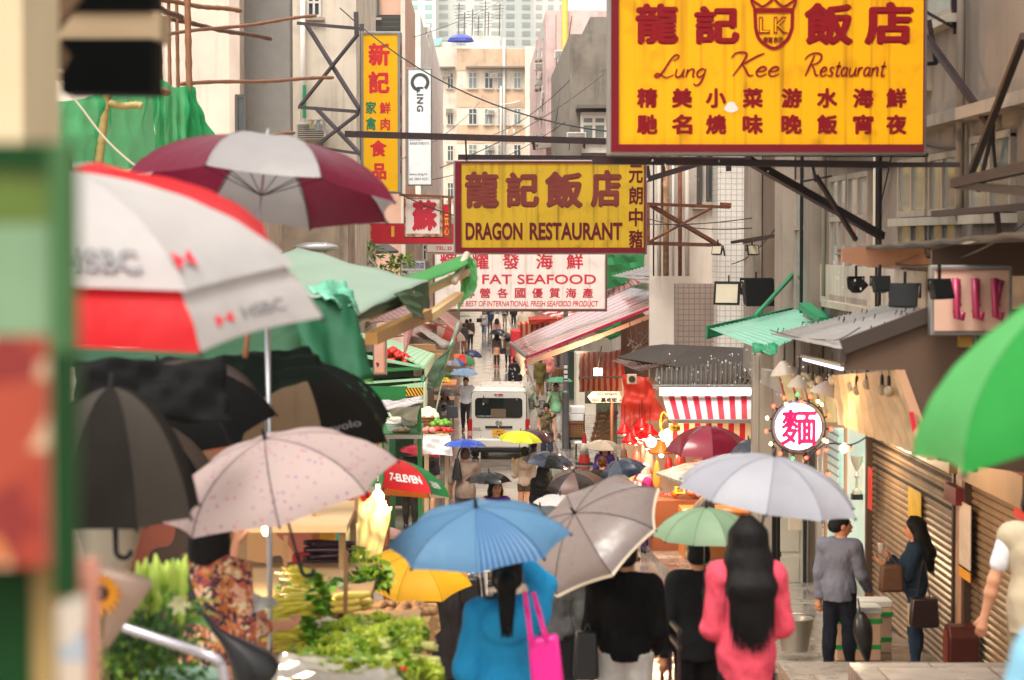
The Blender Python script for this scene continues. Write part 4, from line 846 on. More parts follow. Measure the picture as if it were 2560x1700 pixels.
# round lit noodle sign ------------------------------------------------------------
Y = 23.6; c = P(1996, 1067, Y); rad = 62/S(Y); fm = M.Rotation(R(90), 3, 'X')
r = thing('round_sign', 'round glowing white sign with one magenta character, ringed by small bulbs', 'sign', (c.x, Y+.1, c.z-rad))
obj('case', MB().lathe([(rad*.9, -.22), (rad, -.2), (rad, -.01), (rad*.93, .0), (rad*.93, -.03)], 40, fm, c=c), mat('round_case', '#8a8294', .4, .6), r, smooth=40)
obj('lit_face', MB().lathe([(0, -.004), (rad*.925, -.004)], 40, fm, c=c), mat('lit_white', '#ffffff', .4, emit='#fff4ff', es=1.1), r)
m = MB(); m.tpx('麵', 1952, 1022, 2042, 1114, Y-.01, .03); obj('lettering', m, mat('lit_magenta', '#d4054f', .4, emit='#e0034e', es=.5), r)
obj('bracket', MB().beam((c.x+.1, Y+.2, c.z), (XR, Y+.3, c.z), .05).beam((c.x, Y+.2, c.z-rad), (c.x, Y+.25, c.z-rad-.8), .12), mat('cloth_wrap', '#9c9486', .8), r)
BULBR = [mat('bulb_red', '#ff3020', .3, emit='#ff3a22', es=6), mat('bulb_warm', '#ffd9a0', .3, emit='#ffc27a', es=6), mat('bulb_green', '#38c060', .3, emit='#30b860', es=2)]
def fairy(px, py, Y, k, dx=0, dy=10, sock=True):
    q = P(px, py, Y); s_ = P(px+dx, py+dy, Y); o = thing('fairy_light', ['red', 'warm white', 'green'][k]+' fairy light bulb around the round noodle sign', 'light bulb', s_, None, 'fairy lights around the noodle sign'); rr = 4.2/S(Y)
    obj('bulb', MB().ell(q, (rr, rr, rr*1.15), 10, 8), BULBR[k], o, smooth=True); d = (s_-q).normalized(); obj('socket', MB().tube([q+d*rr*.8, s_], rr*.55, 8), DARK, o)
for i in range(15):
    a = R(20+i*24); fairy(1996+81*math.cos(a), 1067-80*math.sin(a), 23.55, (0, 1, 0, 2, 0, 0, 1)[i % 7], -14*math.cos(a), 14*math.sin(a))
for px, py, k in ((2065, 1125, 0), (2070, 1185, 0), (2128, 1122, 0), (2060, 1100, 1), (1965, 1010, 1), (2003, 1004, 0), (2045, 1003, 1)): fairy(px, py, 23.3, k, 0, -9)
solo('fairy_light_cable', 'thin black cable carrying the fairy lights by the noodle sign', 'cable', MB().tube(spline([P(1996+68*math.cos(R(a)), 1067-67*math.sin(R(a)), 23.57) for a in range(0, 361, 20)], 3), .008, 5).tube(spline([P(1965, 1150, 23.5), P(2000, 1168, 23.4), P(2060, 1112, 23.3), P(2128, 1112, 23.3), P(2170, 1090, 23.2)], 6), .008, 5), DARK)
# pink board with tubular letters at the right -------------------------------------
Y = 19.2
r = sign('shop_sign', 'pale pink board with three dark raised pink tube letters at the right', 2335, 672, 2522, 830, Y, mat('sign_pale_pink', '#d8b09a', .6, streak=.3), BROWN, .12, (0, 3, 0, 3)); TUB = mat('tube_letter', '#a3264e', .3)
for i, x in enumerate((2388, 2436, 2485)):
    m = MB(); z = -.12
    m.tube([P(x, 695, Y-.12), P(x+4, 795-i*2, Y-.12), P(x+16, 797, Y-.12), P(x+18, 780, Y-.12)], .028, 8); m.tube([P(x+10, 698, Y-.1), P(x-3, 735, Y-.12), P(x+12, 762, Y-.12), P(x-4, 782, Y-.12)], .018, 8); m.tube([P(x+(20 if i == 2 else 8), 700, Y-.05), P(x+8, 760, Y-.05)], .02, 8)
    obj('tube_letter', m, TUB, r, smooth=True)
# street name sign --------------------------------------------------------------------
Y = 57.5; r = thing('street_sign', 'white arrow shaped street name board under the red striped awning', 'street sign', P(1510, 1007, Y))
obj('board', MB().prism([P(1468, 992, Y), P(1480, 979, Y), P(1568, 979, Y), P(1568, 1007, Y), P(1480, 1007, Y)], (0, .03, 0)), mat('street_board', '#9a8c86', .5), r); obj('backing', MB().prism([P(1462, 977, Y+.05), P(1572, 977, Y+.05), P(1572, 1009, Y+.05), P(1462, 1009, Y+.05)], (0, .03, 0)), DARK, r)
m = MB(); m.tpx('Graham St', 1494, 980, 1560, 988, Y-.01, .01); m.tpx('嘉咸街', 1502, 994, 1542, 1005, Y-.01, .015); m.tpx('42-22', 1480, 996, 1497, 1003, Y-.01, .01); m.tpx('30', 1548, 998, 1556, 1003, Y-.01, .01); obj('lettering', m, DARK, r)
obj('post', MB().tube([P(1530, 1007, Y+.05), V((P(1530, 1007, Y).x, Y+.05, gz(Y)))], .04, 8), mat('brown_post', '#7d4e3c', .6), r)
# ------------------------------------------------------------------ left: scaffold, nets, awnings, stalls
BAM = mat('bamboo', '#8a5a3c', .55, var=.35, scale=6); BAM2 = mat('bamboo_dark', '#5d3b2c', .55, var=.3, scale=6); BAM3 = mat('bamboo_green', '#a08d55', .55, var=.3, scale=6)
def pole(lb, a, b, r, m=BAM):
    a, b = P(*a), P(*b); n = 9; pts = []; rs = []
    for i in range(n*3):
        t = i/(n*3-1); pts.append(a.lerp(b, t)+V((0, 0, .012*math.sin(t*9)))); rs.append(r*(1.16 if i % 3 == 1 else .98))
    return solo('bamboo_pole', lb, 'bamboo pole', MB().tube(pts, rs, 8), m, 'bamboo scaffold poles', smooth=True)
Yb = 34
for lb, a, b, r, m in (('upright bamboo pole, thickest of the scaffold, at its right end', (468, -20, Yb), (478, 440, Yb), .045, BAM), ('slim upright bamboo pole second from the right end', (441, -20, Yb+.6), (449, 420, Yb+.6), .026, BAM),
    ('slim upright bamboo pole third from the right end', (421, -20, Yb), (428, 420, Yb), .026, BAM), ('dark upright bamboo pole beside the black sign box', (396, -20, Yb+.3), (406, 420, Yb+.3), .036, BAM2), ('short greenish upright bamboo stub behind the dark pole', (390, 142, Yb+1), (391, 420, Yb+1), .022, BAM3),
    ('bamboo pole sloping down across the top of the scaffold to the cream wall', (380, -2, Yb-.5), (601, 28, Yb+2), .034, BAM), ('grey brown bamboo pole sloping to a cut end above the net', (372, 8, Yb-1), (455, 46, Yb-.3), .04, BAM2), ('dark bamboo pole sloping from the knot towards the grey hoarding', (404, 45, Yb+.2), (676, 98, Yb+4), .034, BAM2),
    ('long thin bamboo pole rising to the right past the grey hoarding', (404, 88, Yb-.2), (789, 40, Yb+5), .026, BAM), ('long level bamboo pole ending right of the grey hoarding', (452, 210, Yb-.1), (832, 195, Yb+6), .028, BAM), ('low bamboo pole reaching from the net to the grey hoarding', (535, 351, Yb+1), (735, 333, Yb+5), .028, BAM),
    ('upright brown bamboo pole inside the green net at its left', (95, 240, 30), (108, 460, 30), .065, BAM), ('greenish leaning bamboo pole inside the net', (266, 235, 31), (240, 460, 31), .06, BAM3), ('level greenish bamboo rail inside the net', (248, 258, 31), (356, 266, 31), .045, BAM3), ('lower level bamboo rail inside the net', (256, 425, 31), (350, 434, 31), .045, BAM3), ('brown bamboo pole behind the black sign box at the left', (75, 182, 28), (420, 232, 33), .05, BAM)):
    pole(lb, a, b, r, m)
NET = mat('green_net', '#2aa866', .7, alpha=.86, transl=.4, var=.35, scale=3, bump=.3, bscale=60)
def net(lb, q, seed, m=NET, wr=.035, **k):
    a, b, c, d = [P(*x) for x in q]
    return solo('safety_net', lb, 'netting', MB().quad(a, b, c, d, 34, 26, wr=wr, seed=seed, sag=.1, corr=(3.7, .035, 0)), m, 'green scaffold netting', smooth=True)
net('green safety net sheet hanging at the left end of the scaffold', ((50, 235, 30), (250, 232, 31), (250, 470, 31), (50, 470, 30)), 1); net('green safety net sheet hanging in the middle of the scaffold', ((240, 225, 31.4), (385, 178, 32.5), (395, 470, 32.5), (235, 470, 31.4)), 2)
net('gathered green net hanging from the scaffold knots', ((380, 180, 33), (470, 212, 33.5), (475, 450, 33.5), (385, 480, 33)), 3); net('loose corner of green net flaring out to the right of the thick pole', ((462, 212, 33.6), (480, 212, 33.8), (552, 368, 33.8), (465, 400, 33.6)), 4, mat('green_net_thick', '#159150', .7, transl=.3, var=.3), .02)
solo('rope', 'pale rope running down across the green net', 'rope', MB().tube(spline([P(138, 190, 29), P(200, 265, 29), P(262, 345, 29), P(330, 408, 29), P(392, 446, 29)], 5), .014, 6), mat('pale_rope', '#b9b09a', .8))
r = thing('street_lantern', 'grey street light head on a thin arm above the green awning', 'street light', P(846, 622, 52)); obj('arm', MB().tube([P(640, 648, 52.5), P(740, 628, 52)], .035, 8), ALU, r); obj('lamp_head', MB().ell(P(790, 618, 52), (.5, .16, .11), 16, 8), mat('lamp_grey', '#a9a5a6', .35, .4), r, smooth=True); obj('band', MB().lathe([(.125, -.02), (.125, .02)], 14, M.Rotation(R(90), 3, 'Y'), c=P(814, 617, 52)), ALU, r)
# big near green awning
GAW = mat('awning_pale_green', '#8aa591', .38, var=.12, scale=1.2, transl=.2); GAW2 = mat('awning_green', '#3f8f45', .5, transl=.25, var=.2); GDK = mat('awning_dark_green', '#16401d', .6, var=.3); GOLD = mat('varnished_beam', '#b98a4a', .4, var=.2, scale=3); TIM = mat('pale_timber', '#cdb48c', .6, var=.2)
r = thing('stall_awning', 'pale green stall awning with dark green end flaps and timber arms at the left', 'awning', P(860, 800, 19))
obj('canopy', MB().quad(P(600, 660, 24), P(745, 622, 26), P(1072, 704, 22), P(862, 800, 17.5), 14, 14, wr=.012, seed=3), GAW, r, smooth=True, solid=.01)
obj('end_flap', MB().quad(P(985, 735, 19.6), P(1070, 704, 21.9), P(1078, 806, 21.7), P(1040, 790, 19.6), 6, 6, wr=.01), GDK, r, solid=.01); obj('front_flap', MB().quad(P(862, 800, 17.6), P(1070, 705, 21.8), P(1062, 745, 21.7), P(862, 818, 17.6), 10, 4, wr=.008), GDK, r, solid=.01)
obj('arm', MB().beam(P(928, 846, 19), P(1066, 786, 21), .10, .10), GOLD, r); obj('arm', MB().beam(P(905, 790, 19.2), P(1020, 740, 20.8), .12, .08), TIM, r); obj('arm', MB().beam(P(880, 760, 21), P(1040, 735, 22.5), .1, .08), TIM, r)
r = thing('stall_awning', 'narrow bright green awning end with a rolled tip, just right of the pale green one', 'awning', P(1090, 780, 22.6))
obj('canopy', MB().quad(P(960, 712, 22.4), P(1168, 636, 23.2), P(1172, 660, 22.8), P(1015, 728, 22.2), 10, 4, wr=.006), GAW2, r, smooth=True, solid=.01); obj('end_flap', MB().quad(P(1166, 636, 23.1), P(1190, 652, 23.0), P(1194, 716, 22.9), P(1142, 778, 22.8), 5, 6, wr=.012), GAW2, r, solid=.01)
obj('roller', MB().tube([P(1168, 636, 23.1), P(1135, 705, 22.7)], .035, 10), mat('roller', '#c9b9a4', .5), r, smooth=True); obj('arm', MB().beam(P(1008, 755, 22.4), P(1168, 680, 23), .09, .06), TIM, r); obj('arm', MB().beam(P(1060, 800, 22.4), P(1150, 738, 22.9), .1, .07), TIM, r)
GTE = mat('teal_tarp', '#0a5534', .7, var=.25, scale=2, transl=.15, bump=.2, bscale=20); GMI = mat('mint_tarp', '#7cc7ab', .3, var=.2, scale=3, transl=.3)
solo('tarpaulin', 'dark green tarpaulin flap hanging in front of the pale green awning', 'tarpaulin', MB().quad(P(712, 722, 15.6), P(880, 735, 15.8), P(934, 945, 15.5), P(792, 968, 15.2), 20, 14, wr=.010, seed=5, sag=.03, corr=(1.6, .03, 0)), GTE, smooth=True, solid=.006)
solo('tarpaulin', 'small shiny mint coloured plastic sheet above the dark green flap', 'tarpaulin', MB().quad(P(765, 712, 15.7), P(858, 700, 15.9), P(902, 775, 15.9), P(845, 765, 15.6), 10, 8, wr=.02, seed=2), GMI, smooth=True, solid=.004)
solo('tarpaulin', 'dark green tarpaulin stretched behind the red and white umbrella', 'tarpaulin', MB().quad(P(120, 880, 16), P(720, 745, 17), P(760, 880, 16.5), P(150, 910, 15.6), 14, 8, wr=.02, seed=8, sag=.1), mat('deep_green_tarp', '#1d4a2d', .6, var=.3, transl=.1), smooth=True, solid=.006)
solo('tarpaulin', 'bright green plastic sheet lit from below behind the steel pole', 'tarpaulin', MB().quad(P(600, 890, 18), P(760, 850, 18.4), P(935, 955, 18), P(640, 985, 17.8), 12, 8, wr=.03, seed=4), mat('lime_tarp', '#5a9b25', .5, transl=.4, var=.3), smooth=True, solid=.005)
p = P(676, 1400, 13.6); solo('steel_pole', 'galvanised steel pole carrying the maroon and white umbrella', 'pole', MB().tube([(p.x, 13.6, gz(13.6)), P(668, 640, 13.6)], .016, 10), STEEL, smooth=True)
# mid green steel stalls, 40-60 m
SGRN = mat('stall_green_paint', '#1e7a3c', .45, streak=.25, var=.2); SPAL = mat('stall_pale_green', '#a9d6ae', .35, pat=stripe_pat('#7fb48a', 14, 1, .75), transl=.1); SDG = mat('stall_deep_green', '#14502c', .5, var=.3)
def slab(q, th=.04): return MB().quad(*[P(*x) for x in q], 10, 6)
r = thing('market_stall', 'green painted steel market stall with a pale green sloping roof and striped hazard plate', 'market stall', V((P(980, 1000, 52).x, 50, gz(52))))
obj('roof', slab(((880, 830, 53), (962, 845, 56), (1086, 886, 54), (1062, 918, 50))), SPAL, r, solid=.04); obj('roof_edge', MB().quad(P(1062, 918, 50), P(1086, 885, 54), P(1084, 905, 54), P(1064, 942, 50), 4, 4), SPAL, r, solid=.03); obj('roof_edge', MB().quad(P(880, 880, 50.5), P(1062, 916, 50), P(1062, 922, 50), P(880, 890, 50.5), 6, 3), SPAL, r, solid=.04)
a = P(860, 1110, 50); b_ = P(1058, 940, 50); obj('back_panel', MB().box2((a.x, 53.5, gz(52)), (b_.x-.3, 53.6, P(960, 880, 53.5).z)), SDG, r); obj('side_panel', MB().box2((b_.x-.05, 50.1, P(0, 1000, 50).z), (b_.x, 53.5, b_.z)), mat('teal_panel', '#3f9b7a', .4), r)
for i, (py, m, ext) in enumerate(((925, SGRN, .9), (952, SPAL, .5), (990, SPAL, 1.0))): obj('shelf', MB().quad(P(870, py+8, 50-ext*.2), P(1052, py-4, 50), P(1052, py-10, 52.5), P(870, py, 52.5), 6, 4), m, r, solid=.05)
obj('front_beam', MB().beam(P(860, 985, 49.5), P(1056, 962, 49.9), .04, .1), mat('pale_green_bar', '#b7dcae', .4), r)
q = P(1015, 990, 49.4); q2 = P(1058, 969, 49.4); HZ = mat('hazard_plate', '#f2b21b', .5, pat=stripe_pat('#1b1712', 5.5, 0, .5, slant=1.6)); obj('hazard_plate', MB().quad(q, V((q2.x, 49.4, q.z)), q2, V((q.x, 49.4, q2.z)), 4, 4), HZ, r, solid=.02)
obj('front_panel', MB().box2((P(890, 0, 49.6).x, 49.5, P(0, 1000, 49.6).z), (q.x+.02, 49.56, P(0, 966, 49.6).z)), SGRN, r); obj('side_panel', MB().box2((q2.x, 49.4, P(0, 1032, 49.4).z), (q2.x+.03, 52, P(0, 960, 49.4).z)), mat('pale_mint_panel', '#bfe0c4', .4), r)
FR_R = mat('fruit_red', '#c3261c', .35, var=.35, scale=14); FR_O = mat('fruit_orange', '#e07a1e', .4); FR_G = mat('veg_green', '#6da32f', .5, var=.35, scale=12); FR_P = mat('veg_pale', '#dfe3c4', .5); FR_Y = mat('fruit_yellow', '#e7c12f', .45); MEAT = mat('fresh_meat', '#c2493c', .3, var=.45, scale=9, wet=1); GAR = mat('garlic', '#e6d8cb', .5, var=.15); AUB = mat('aubergine', '#2a1430', .2, var=.3); BRN = mat('ginger_root', '#8f6a45', .8, var=.3)
def heap(nm, lb, cat, c, rx, ry, hz, n, rad, m, seed=1, group=None):
    rd = random.Random(seed); mb = MB(); 
    for i in range(n):
        a = rd.random()*6.28; q = math.sqrt(rd.random()); z = hz*(1-q*q)*rd.uniform(.6, 1); k = rd.uniform(.75, 1.2); mb.ell(c+V((rx*q*math.cos(a), ry*q*math.sin(a), z)), (rad*k, rad*k, rad*k*.9), 8, 6)
    return solo(nm, lb, cat, mb, m, group, smooth=True)
heap('fruit_heap', 'heap of red wrapped fruit on the green stall shelf', 'fruit', P(985, 905, 51), .38, .3, .3, 60, .07, FR_R, 3)
# white tarp stall with baskets in front
r = thing('market_stall', 'vegetable stall with a white tarpaulin roof and pale timber post, below the green stall', 'market stall', V((P(960, 1100, 40).x, 38, gz(40))))
obj('canopy', MB().quad(P(880, 1012, 37), P(1055, 992, 40), P(1060, 1004, 38), P(900, 1040, 36), 14, 6, wr=.02, seed=3), mat('white_tarp', '#d9d6da', .35, wet=1, transl=.25, var=.1), r, smooth=True, solid=.01); obj('hanging_sheet', MB().quad(P(965, 1020, 38), P(1050, 1015, 38.5), P(1042, 1052, 38.6), P(980, 1040, 38), 10, 6, wr=.02, seed=7), mat('clear_sheet', '#e3e8e4', .25, transl=.5), r, smooth=True)
obj('post', MB().beam(V((P(942, 0, 36.5).x, 36.5, gz(36.5))), P(942, 1020, 36.5), .14, .14), mat('raw_timber', '#a98a68', .75, streak=.4), r); obj('post', MB().beam(V((P(1050, 0, 39).x, 39, gz(39))), P(1048, 1010, 39), .07, .07), mat('green_post', '#2f9a4a', .45), r); obj('rail', MB().beam(P(950, 1092, 38), P(1055, 1092, 38), .06, .06), STEEL, r); obj('counter', MB().box2((P(860, 0, 39).x, 38.4, gz(39)), (P(962, 0, 39).x, 40.5, P(0, 1085, 38.4).z)).box2((P(962, 0, 39).x, 38.4, P(0, 1092, 38.4).z), (P(1052, 0, 39).x, 40.5, P(0, 1085, 38.4).z)), SGRN, r); obj('shelf', MB().box2((P(960, 0, 40).x, 39.5, P(0, 1052, 39.5).z), (P(1045, 0, 40).x, 41, P(0, 1048, 39.5).z)), FR_P, r); obj('back_panel', MB().box2((P(860, 0, 42).x, 42, gz(42)), (P(985, 0, 42).x, 42.1, P(0, 1005, 42).z)), SDG, r)
def basket(lb, px, py, Y, w_, h_, m, fill=None, name='basket', group=None):
    c = P(px, py, Y); o = thing(name, lb, name.replace('_', ' '), c, None, group); k = 8; b = MB()
    for i in range(24):
        a = i*2*math.pi/24; b.tube([c+V((w_*.38*math.cos(a), w_*.38*math.sin(a), 0)), c+V((w_*.5*math.cos(a), w_*.5*math.sin(a), h_))], w_*.022, 5)
    for j in range(5): z = h_*j/4; rr = w_*(.38+.12*j/4); b.lathe([(rr-.01, z-.015), (rr+.012, z), (rr-.01, z+.015)], 24, c=c)
    b.lathe([(0, .01), (w_*.38, .01)], 24, c=c); b.lathe([(w_*.37, .0), (w_*.487, h_*.97)], 24, c=c); obj('weave', b, m, o)
    if fill:
        f = MB(); rd = random.Random(px)
        for i in range(26): a = rd.random()*6.3; q = w_*.4*math.sqrt(rd.random()); f.ell(c+V((q*math.cos(a), q*math.sin(a), h_*.9+.06*rd.random())), (w_*.09,)*3, 8, 6)
        obj('filling', f, fill, o, smooth=True)
    return o
WIC = mat('wicker', '#8a6136', .7, var=.35, scale=20); WHP = mat('white_plastic', '#dcdcdc', .4)
basket('white plastic basket on the vegetable stall counter', 985, 1077, 39, .26, .13, WHP, GAR); basket('small wire basket of red fruit on the stall shelf', 1022, 1062, 39, .26, .13, WHP, FR_R); basket('shallow basket of pinkish garlic at the front of the stall', 1003, 1090, 38.6, .28, .08, WIC, GAR)
basket('round wicker basket of pale onions beside the green post', 1066, 1072, 46, .3, .22, WIC, FR_P)
heap('vegetable_heap', 'heap of pale cabbages above the wicker basket', 'vegetables', P(1068, 1042, 46.5), .2, .2, .16, 26, .075, FR_P, 5); heap('vegetable_heap', 'pile of leafy green onions beside the pale cabbages', 'vegetables', P(1098, 1062, 46), .24, .2, .1, 40, .05, FR_G, 6); heap('fruit_heap', 'row of red tomatoes below the green onions', 'fruit', P(1098, 1077, 45.6), .26, .15, .05, 40, .045, FR_R, 7); heap('fruit_heap', 'pink wrapped fruit left of the red tomatoes', 'fruit', P(1072, 1078, 45.4), .12, .12, .06, 16, .05, mat('pink_fruit', '#dd8f83', .5), 8)
r = thing('display_table', 'low display table under a crumpled white sheet beside the vegetable stall', 'table', V((P(1085, 0, 46).x, 45.2, gz(46)))); zt = P(0, 1086, 45.4).z; x0, x1 = P(1058, 0, 46).x, P(1122, 0, 46).x
obj('table_top', MB().box2((x0, 45.2, zt-.05), (x1, 47, zt)), TIM, r); obj('cloth', MB().quad((x0, 45.15, zt-.01), (x1+.03, 45.15, zt-.01), (x1+.08, 45.0, zt-.38), (x0, 45.05, zt-.34), 16, 8, wr=.02, seed=6), mat('white_sheet', '#dfdcd8', .5), r, smooth=True); [obj('leg', MB().beam((x, y, gz(46)), (x, y, zt-.05), .05), TIM, r) for x in (x0+.05, x1-.05) for y in (45.3, 46.9)]
r = thing('display_table', 'orange table of mixed fruit behind the policeman umbrella', 'table', V((P(1110, 0, 78).x, 77, 0))); x0, x1 = P(1082, 0, 78).x, P(1140, 0, 78).x; zt = P(0, 962, 77).z
obj('table_top', MB().box2((x0, 77, zt-.05), (x1, 80, zt)), mat('orange_cloth', '#d98a5c', .6), r); obj('skirt', MB().box2((x0+.05, 77.05, zt-.5), (x1-.05, 77.1, zt-.05)), mat('pale_orange', '#e2b391', .6), r); [obj('leg', MB().beam((x, 77.2, 0), (x, 77.2, zt-.05), .05), BROWN, r) for x in (x0+.1, x1-.1)]
heap('fruit_heap', 'heap of yellow fruit on the orange table', 'fruit', P(1104, 955, 78), .3, .3, .12, 36, .07, FR_Y, 4); heap('fruit_heap', 'dark green vegetables behind the yellow fruit', 'vegetables', P(1112, 940, 80), .35, .3, .14, 40, .08, FR_G, 9)
# far red and pink awnings on the left
PKA = mat('awning_pink_stripe', '#dba6a6', .3, pat=stripe_pat('#b8465a', 9, 0, .78), transl=.25); PKB = mat('awning_rose', '#dd938e', .3, transl=.25, pat=stripe_pat('#e8bdb2', 7, 0, .6)); GRY = mat('awning_grey', '#b9b1ab', .4, wet=1, transl=.2); 
def awning(lb, q, m, wr=.01, seed=1, val=None, group=None, arm=True, valm=None, corr=None, nu=14):
    p = [P(*x) for x in q]; a = np.array(p); o = thing('stall_awning', lb, 'awning', ((p[2]+p[3])/2), None, group)
    obj('canopy', MB().quad(*p, nu, 10, wr=wr, seed=seed, sag=.03, corr=corr), m, o, smooth=True, solid=.008)
    if val: obj('valance', MB().quad(p[3], p[2], p[2]-V((0, 0, val)), p[3]-V((0, 0, val)), 14, 3, wr=wr*.6, seed=seed+3), valm or m, o, solid=.006)
    if arm:
        obj('front_bar', MB().tube([p[3]-V((0, 0, .02)), p[2]-V((0, 0, .02))], .025, 6), ALU, o); [obj('arm', MB().tube([x, y], .02, 6), ALU, o) for x, y in ((p[0]-V((0, 0, .5)), p[3]-V((0, 0, .03))), (p[1]-V((0, 0, .5)), p[2]-V((0, 0, .03))))]
    return o
awning('pink and white striped awning behind the gold beam at the left', ((900, 790, 70), (1010, 765, 76), (1040, 788, 74), (925, 806, 68)), PKA, seed=2); awning('long rose awning with a grey end, behind the closed pink parasol', ((955, 800, 66), (1030, 795, 72), (1120, 865, 70), (1020, 835, 62)), mat('awning_dusty_rose', '#d5a6a0', .3, transl=.2), seed=3)
awning('small salmon awning beside the far pink one', ((1010, 790, 84), (1060, 800, 90), (1092, 818, 88), (1068, 838, 82)), PKB, seed=4, val=.25); awning('bright pink awning nearest the middle of the street, far left', ((1065, 762, 86), (1095, 766, 96), (1156, 806, 94), (1140, 830, 84)), PKB, seed=5, val=.2)
awning('grey canvas awning lying over boxes beside the green pole', ((1035, 815, 66), (1060, 822, 70), (1130, 858, 68), (1105, 868, 62)), GRY, seed=6)
r = thing('closed_parasol', 'closed dusty pink parasol hanging point down above the pale green roof', 'parasol', P(1011, 890, 47)); obj('folded_cloth', MB().lathe([(.0, 0), (.04, .15), (.08, .4), (.13, .66), (.06, .72), (.02, .74)], 9, M.Rotation(R(8), 3, 'Y'), c=P(1011, 890, 47)), mat('folded_pink', '#c78d8a', .7, var=.35, scale=14), r); obj('pole', MB().tube([P(1011, 892, 47), P(1023, 792, 47)], .012, 6), LMAR, r)
solo('tent_pole', 'pale green painted pole leaning out from the left stalls', 'pole', MB().tube([P(1146, 808, 60), P(1111, 915, 56)], .045, 10).tube([P(1111, 915, 56), P(1085, 1050, 52)], .02, 8), mat('pole_pale_green', '#a6c7ab', .4), smooth=True)
solo('tarpaulin', 'translucent green tarpaulin with a tan edge tied to the leaning green pole', 'tarpaulin', MB().quad(P(1055, 925, 51), P(1138, 838, 58.8), P(1098, 960, 54.5), P(1052, 962, 50.5), 16, 12, wr=.05, seed=4, sag=.15), mat('clear_green_tarp', '#4d9e7c', .2, transl=.5, var=.4, scale=2), smooth=True, solid=.004)
rd = random.Random(2)
for i in range(9): c = P(1040+rd.random()*60, 868+rd.random()*26, 57.5+rd.random()*2); q = M.Rotation(rd.random()*3, 3, 'Z'); solo('carton', 'flattened brown carton lying in the jumble on the pale green stall roof', 'carton', MB().box(c, (rd.uniform(.35, .7), rd.uniform(.25, .5), rd.uniform(.06, .2)), q), mat('carton', '#a8825c', .8, var=.3), 'cartons on the pale green stall roof')
r = thing('plant', 'green potted plants along the balcony above the left stalls', 'plant', P(960, 690, 70)); lf = MB(); rd = random.Random(4)
def leaf(mb, c, L, w_, dr, dn, mi=0):
    dr = V(dr).normalized(); sd_ = dr.cross(V(dn)).normalized()*w_; up = V((0, 0, 1)); mb.add([c, c+dr*L*.35+sd_+up*L*.1, c+dr*L-up*L*.12, c+dr*L*.35-sd_+up*L*.1, c+dr*L*.55+up*L*.02], [(0, 1, 4), (0, 4, 3), (1, 2, 4), (4, 2, 3)], mi)
def bush(mb, c, rx, ry, rz, n, L, w_, rd, mis=(0,)):
    for i in range(n):
        a, b2, q = rd.random()*6.28, math.acos(rd.uniform(-.6, 1)), rd.random()**.4; d = V((math.sin(b2)*math.cos(a), math.sin(b2)*math.sin(a), math.cos(b2))); p = c+V((d.x*rx*q, d.y*ry*q, d.z*rz*q)); k = rd.uniform(.6, 1.2)
        leaf(mb, p, L*k, w_*k, d+V((rd.uniform(-.7, .7), rd.uniform(-.7, .7), rd.uniform(-.5, .6))), (rd.uniform(-1, 1), rd.uniform(-1, 1), 1), rd.choice(mis))
LEAF = [mat('leaf_green', '#4c7a2c', .5, transl=.3, var=.3), mat('leaf_light', '#9dbb48', .5, transl=.35, var=.3), mat('leaf_dark', '#254a1c', .5, transl=.2, var=.3)]
for px, py, rr in ((930, 635, .3), (990, 670, .35), (905, 680, .4), (870, 670, .4), (960, 700, .4), (1012, 655, .2)): bush(lf, P(px, py, 70), rr, rr, rr, 70, .22, .05, rd, (0, 1, 1))
obj('foliage', lf, LEAF, r); obj('pot_rail', MB().tube([P(850, 640, 69.6), P(920, 645, 69.6), P(938, 662, 69.6), P(942, 700, 69.6)], .03, 6), mat('rail_white', '#c9c6be', .5), r)
solo('small_awning', 'dark blue grey sheet metal lean-to roof over the plants', 'awning', MB().quad(P(905, 618, 78), P(970, 612, 80), P(996, 630, 77), P(925, 632, 75), 6, 4), mat('bluegrey_sheet', '#3c4a55', .5, streak=.4), solid=.08)
# ------------------------------------------------------------------ street objects
# van --------------------------------------------------------------------
VW = mat('van_white', '#dcd9d0', .25, coat=.6, var=.04); VG = mat('van_glass', '#14191a', .05, spec=.8, var=.4, scale=2); VB = mat('van_black', '#1a1a1b', .5); TYR = mat('tyre_rubber', '#131313', .8); TLR = mat('tail_red', '#a31018', .2, emit='#7a0a10', es=.1)
Yv = 66.5; pv = P(1247, 1150, Yv); van = thing('van', 'white passenger van parked in the wet street, seen from behind', 'van', (pv.x, Yv, 0), (0, 0, R(-5)))
def sec(y, zb, zt, wb, wt, n=None):
    pts = []
    for s_, z, w_ in ((1, zb, wb*.94), (1, zb+.1, wb), (1, zb+(zt-zb)*.45, wb), (1, zt-.28, wt+.06), (1, zt-.08, wt-.02), (1, zt-.015, wt-.12), (1, zt, wt*.6)): pts.append((w_/2, y, z))
    return pts+[(-x, y_, z) for x, y_, z in pts[::-1]]
secs = [sec(.03, .38, 1.93, 1.6, 1.38), sec(.0, .32, 1.9, 1.66, 1.42), sec(.1, .3, 1.97, 1.69, 1.5), sec(.4, .3, 1.99, 1.69, 1.52), sec(3.2, .3, 1.99, 1.69, 1.52), sec(3.7, .3, 1.9, 1.69, 1.46), sec(4.35, .3, 1.25, 1.66, 1.5), sec(4.62, .34, .95, 1.58, 1.45), sec(4.7, .4, .75, 1.45, 1.3)]
mb = MB(); n = 14; mb.add([p for s_ in secs for p in s_], [(i*n+k, i*n+(k+1) % n, (i+1)*n+(k+1) % n, (i+1)*n+k) for i in range(len(secs)-1) for k in range(n)]+[tuple(range(n)), tuple(range((len(secs)-1)*n, len(secs)*n))[::-1]]); obj('body', mb, VW, van, world=False, smooth=40)
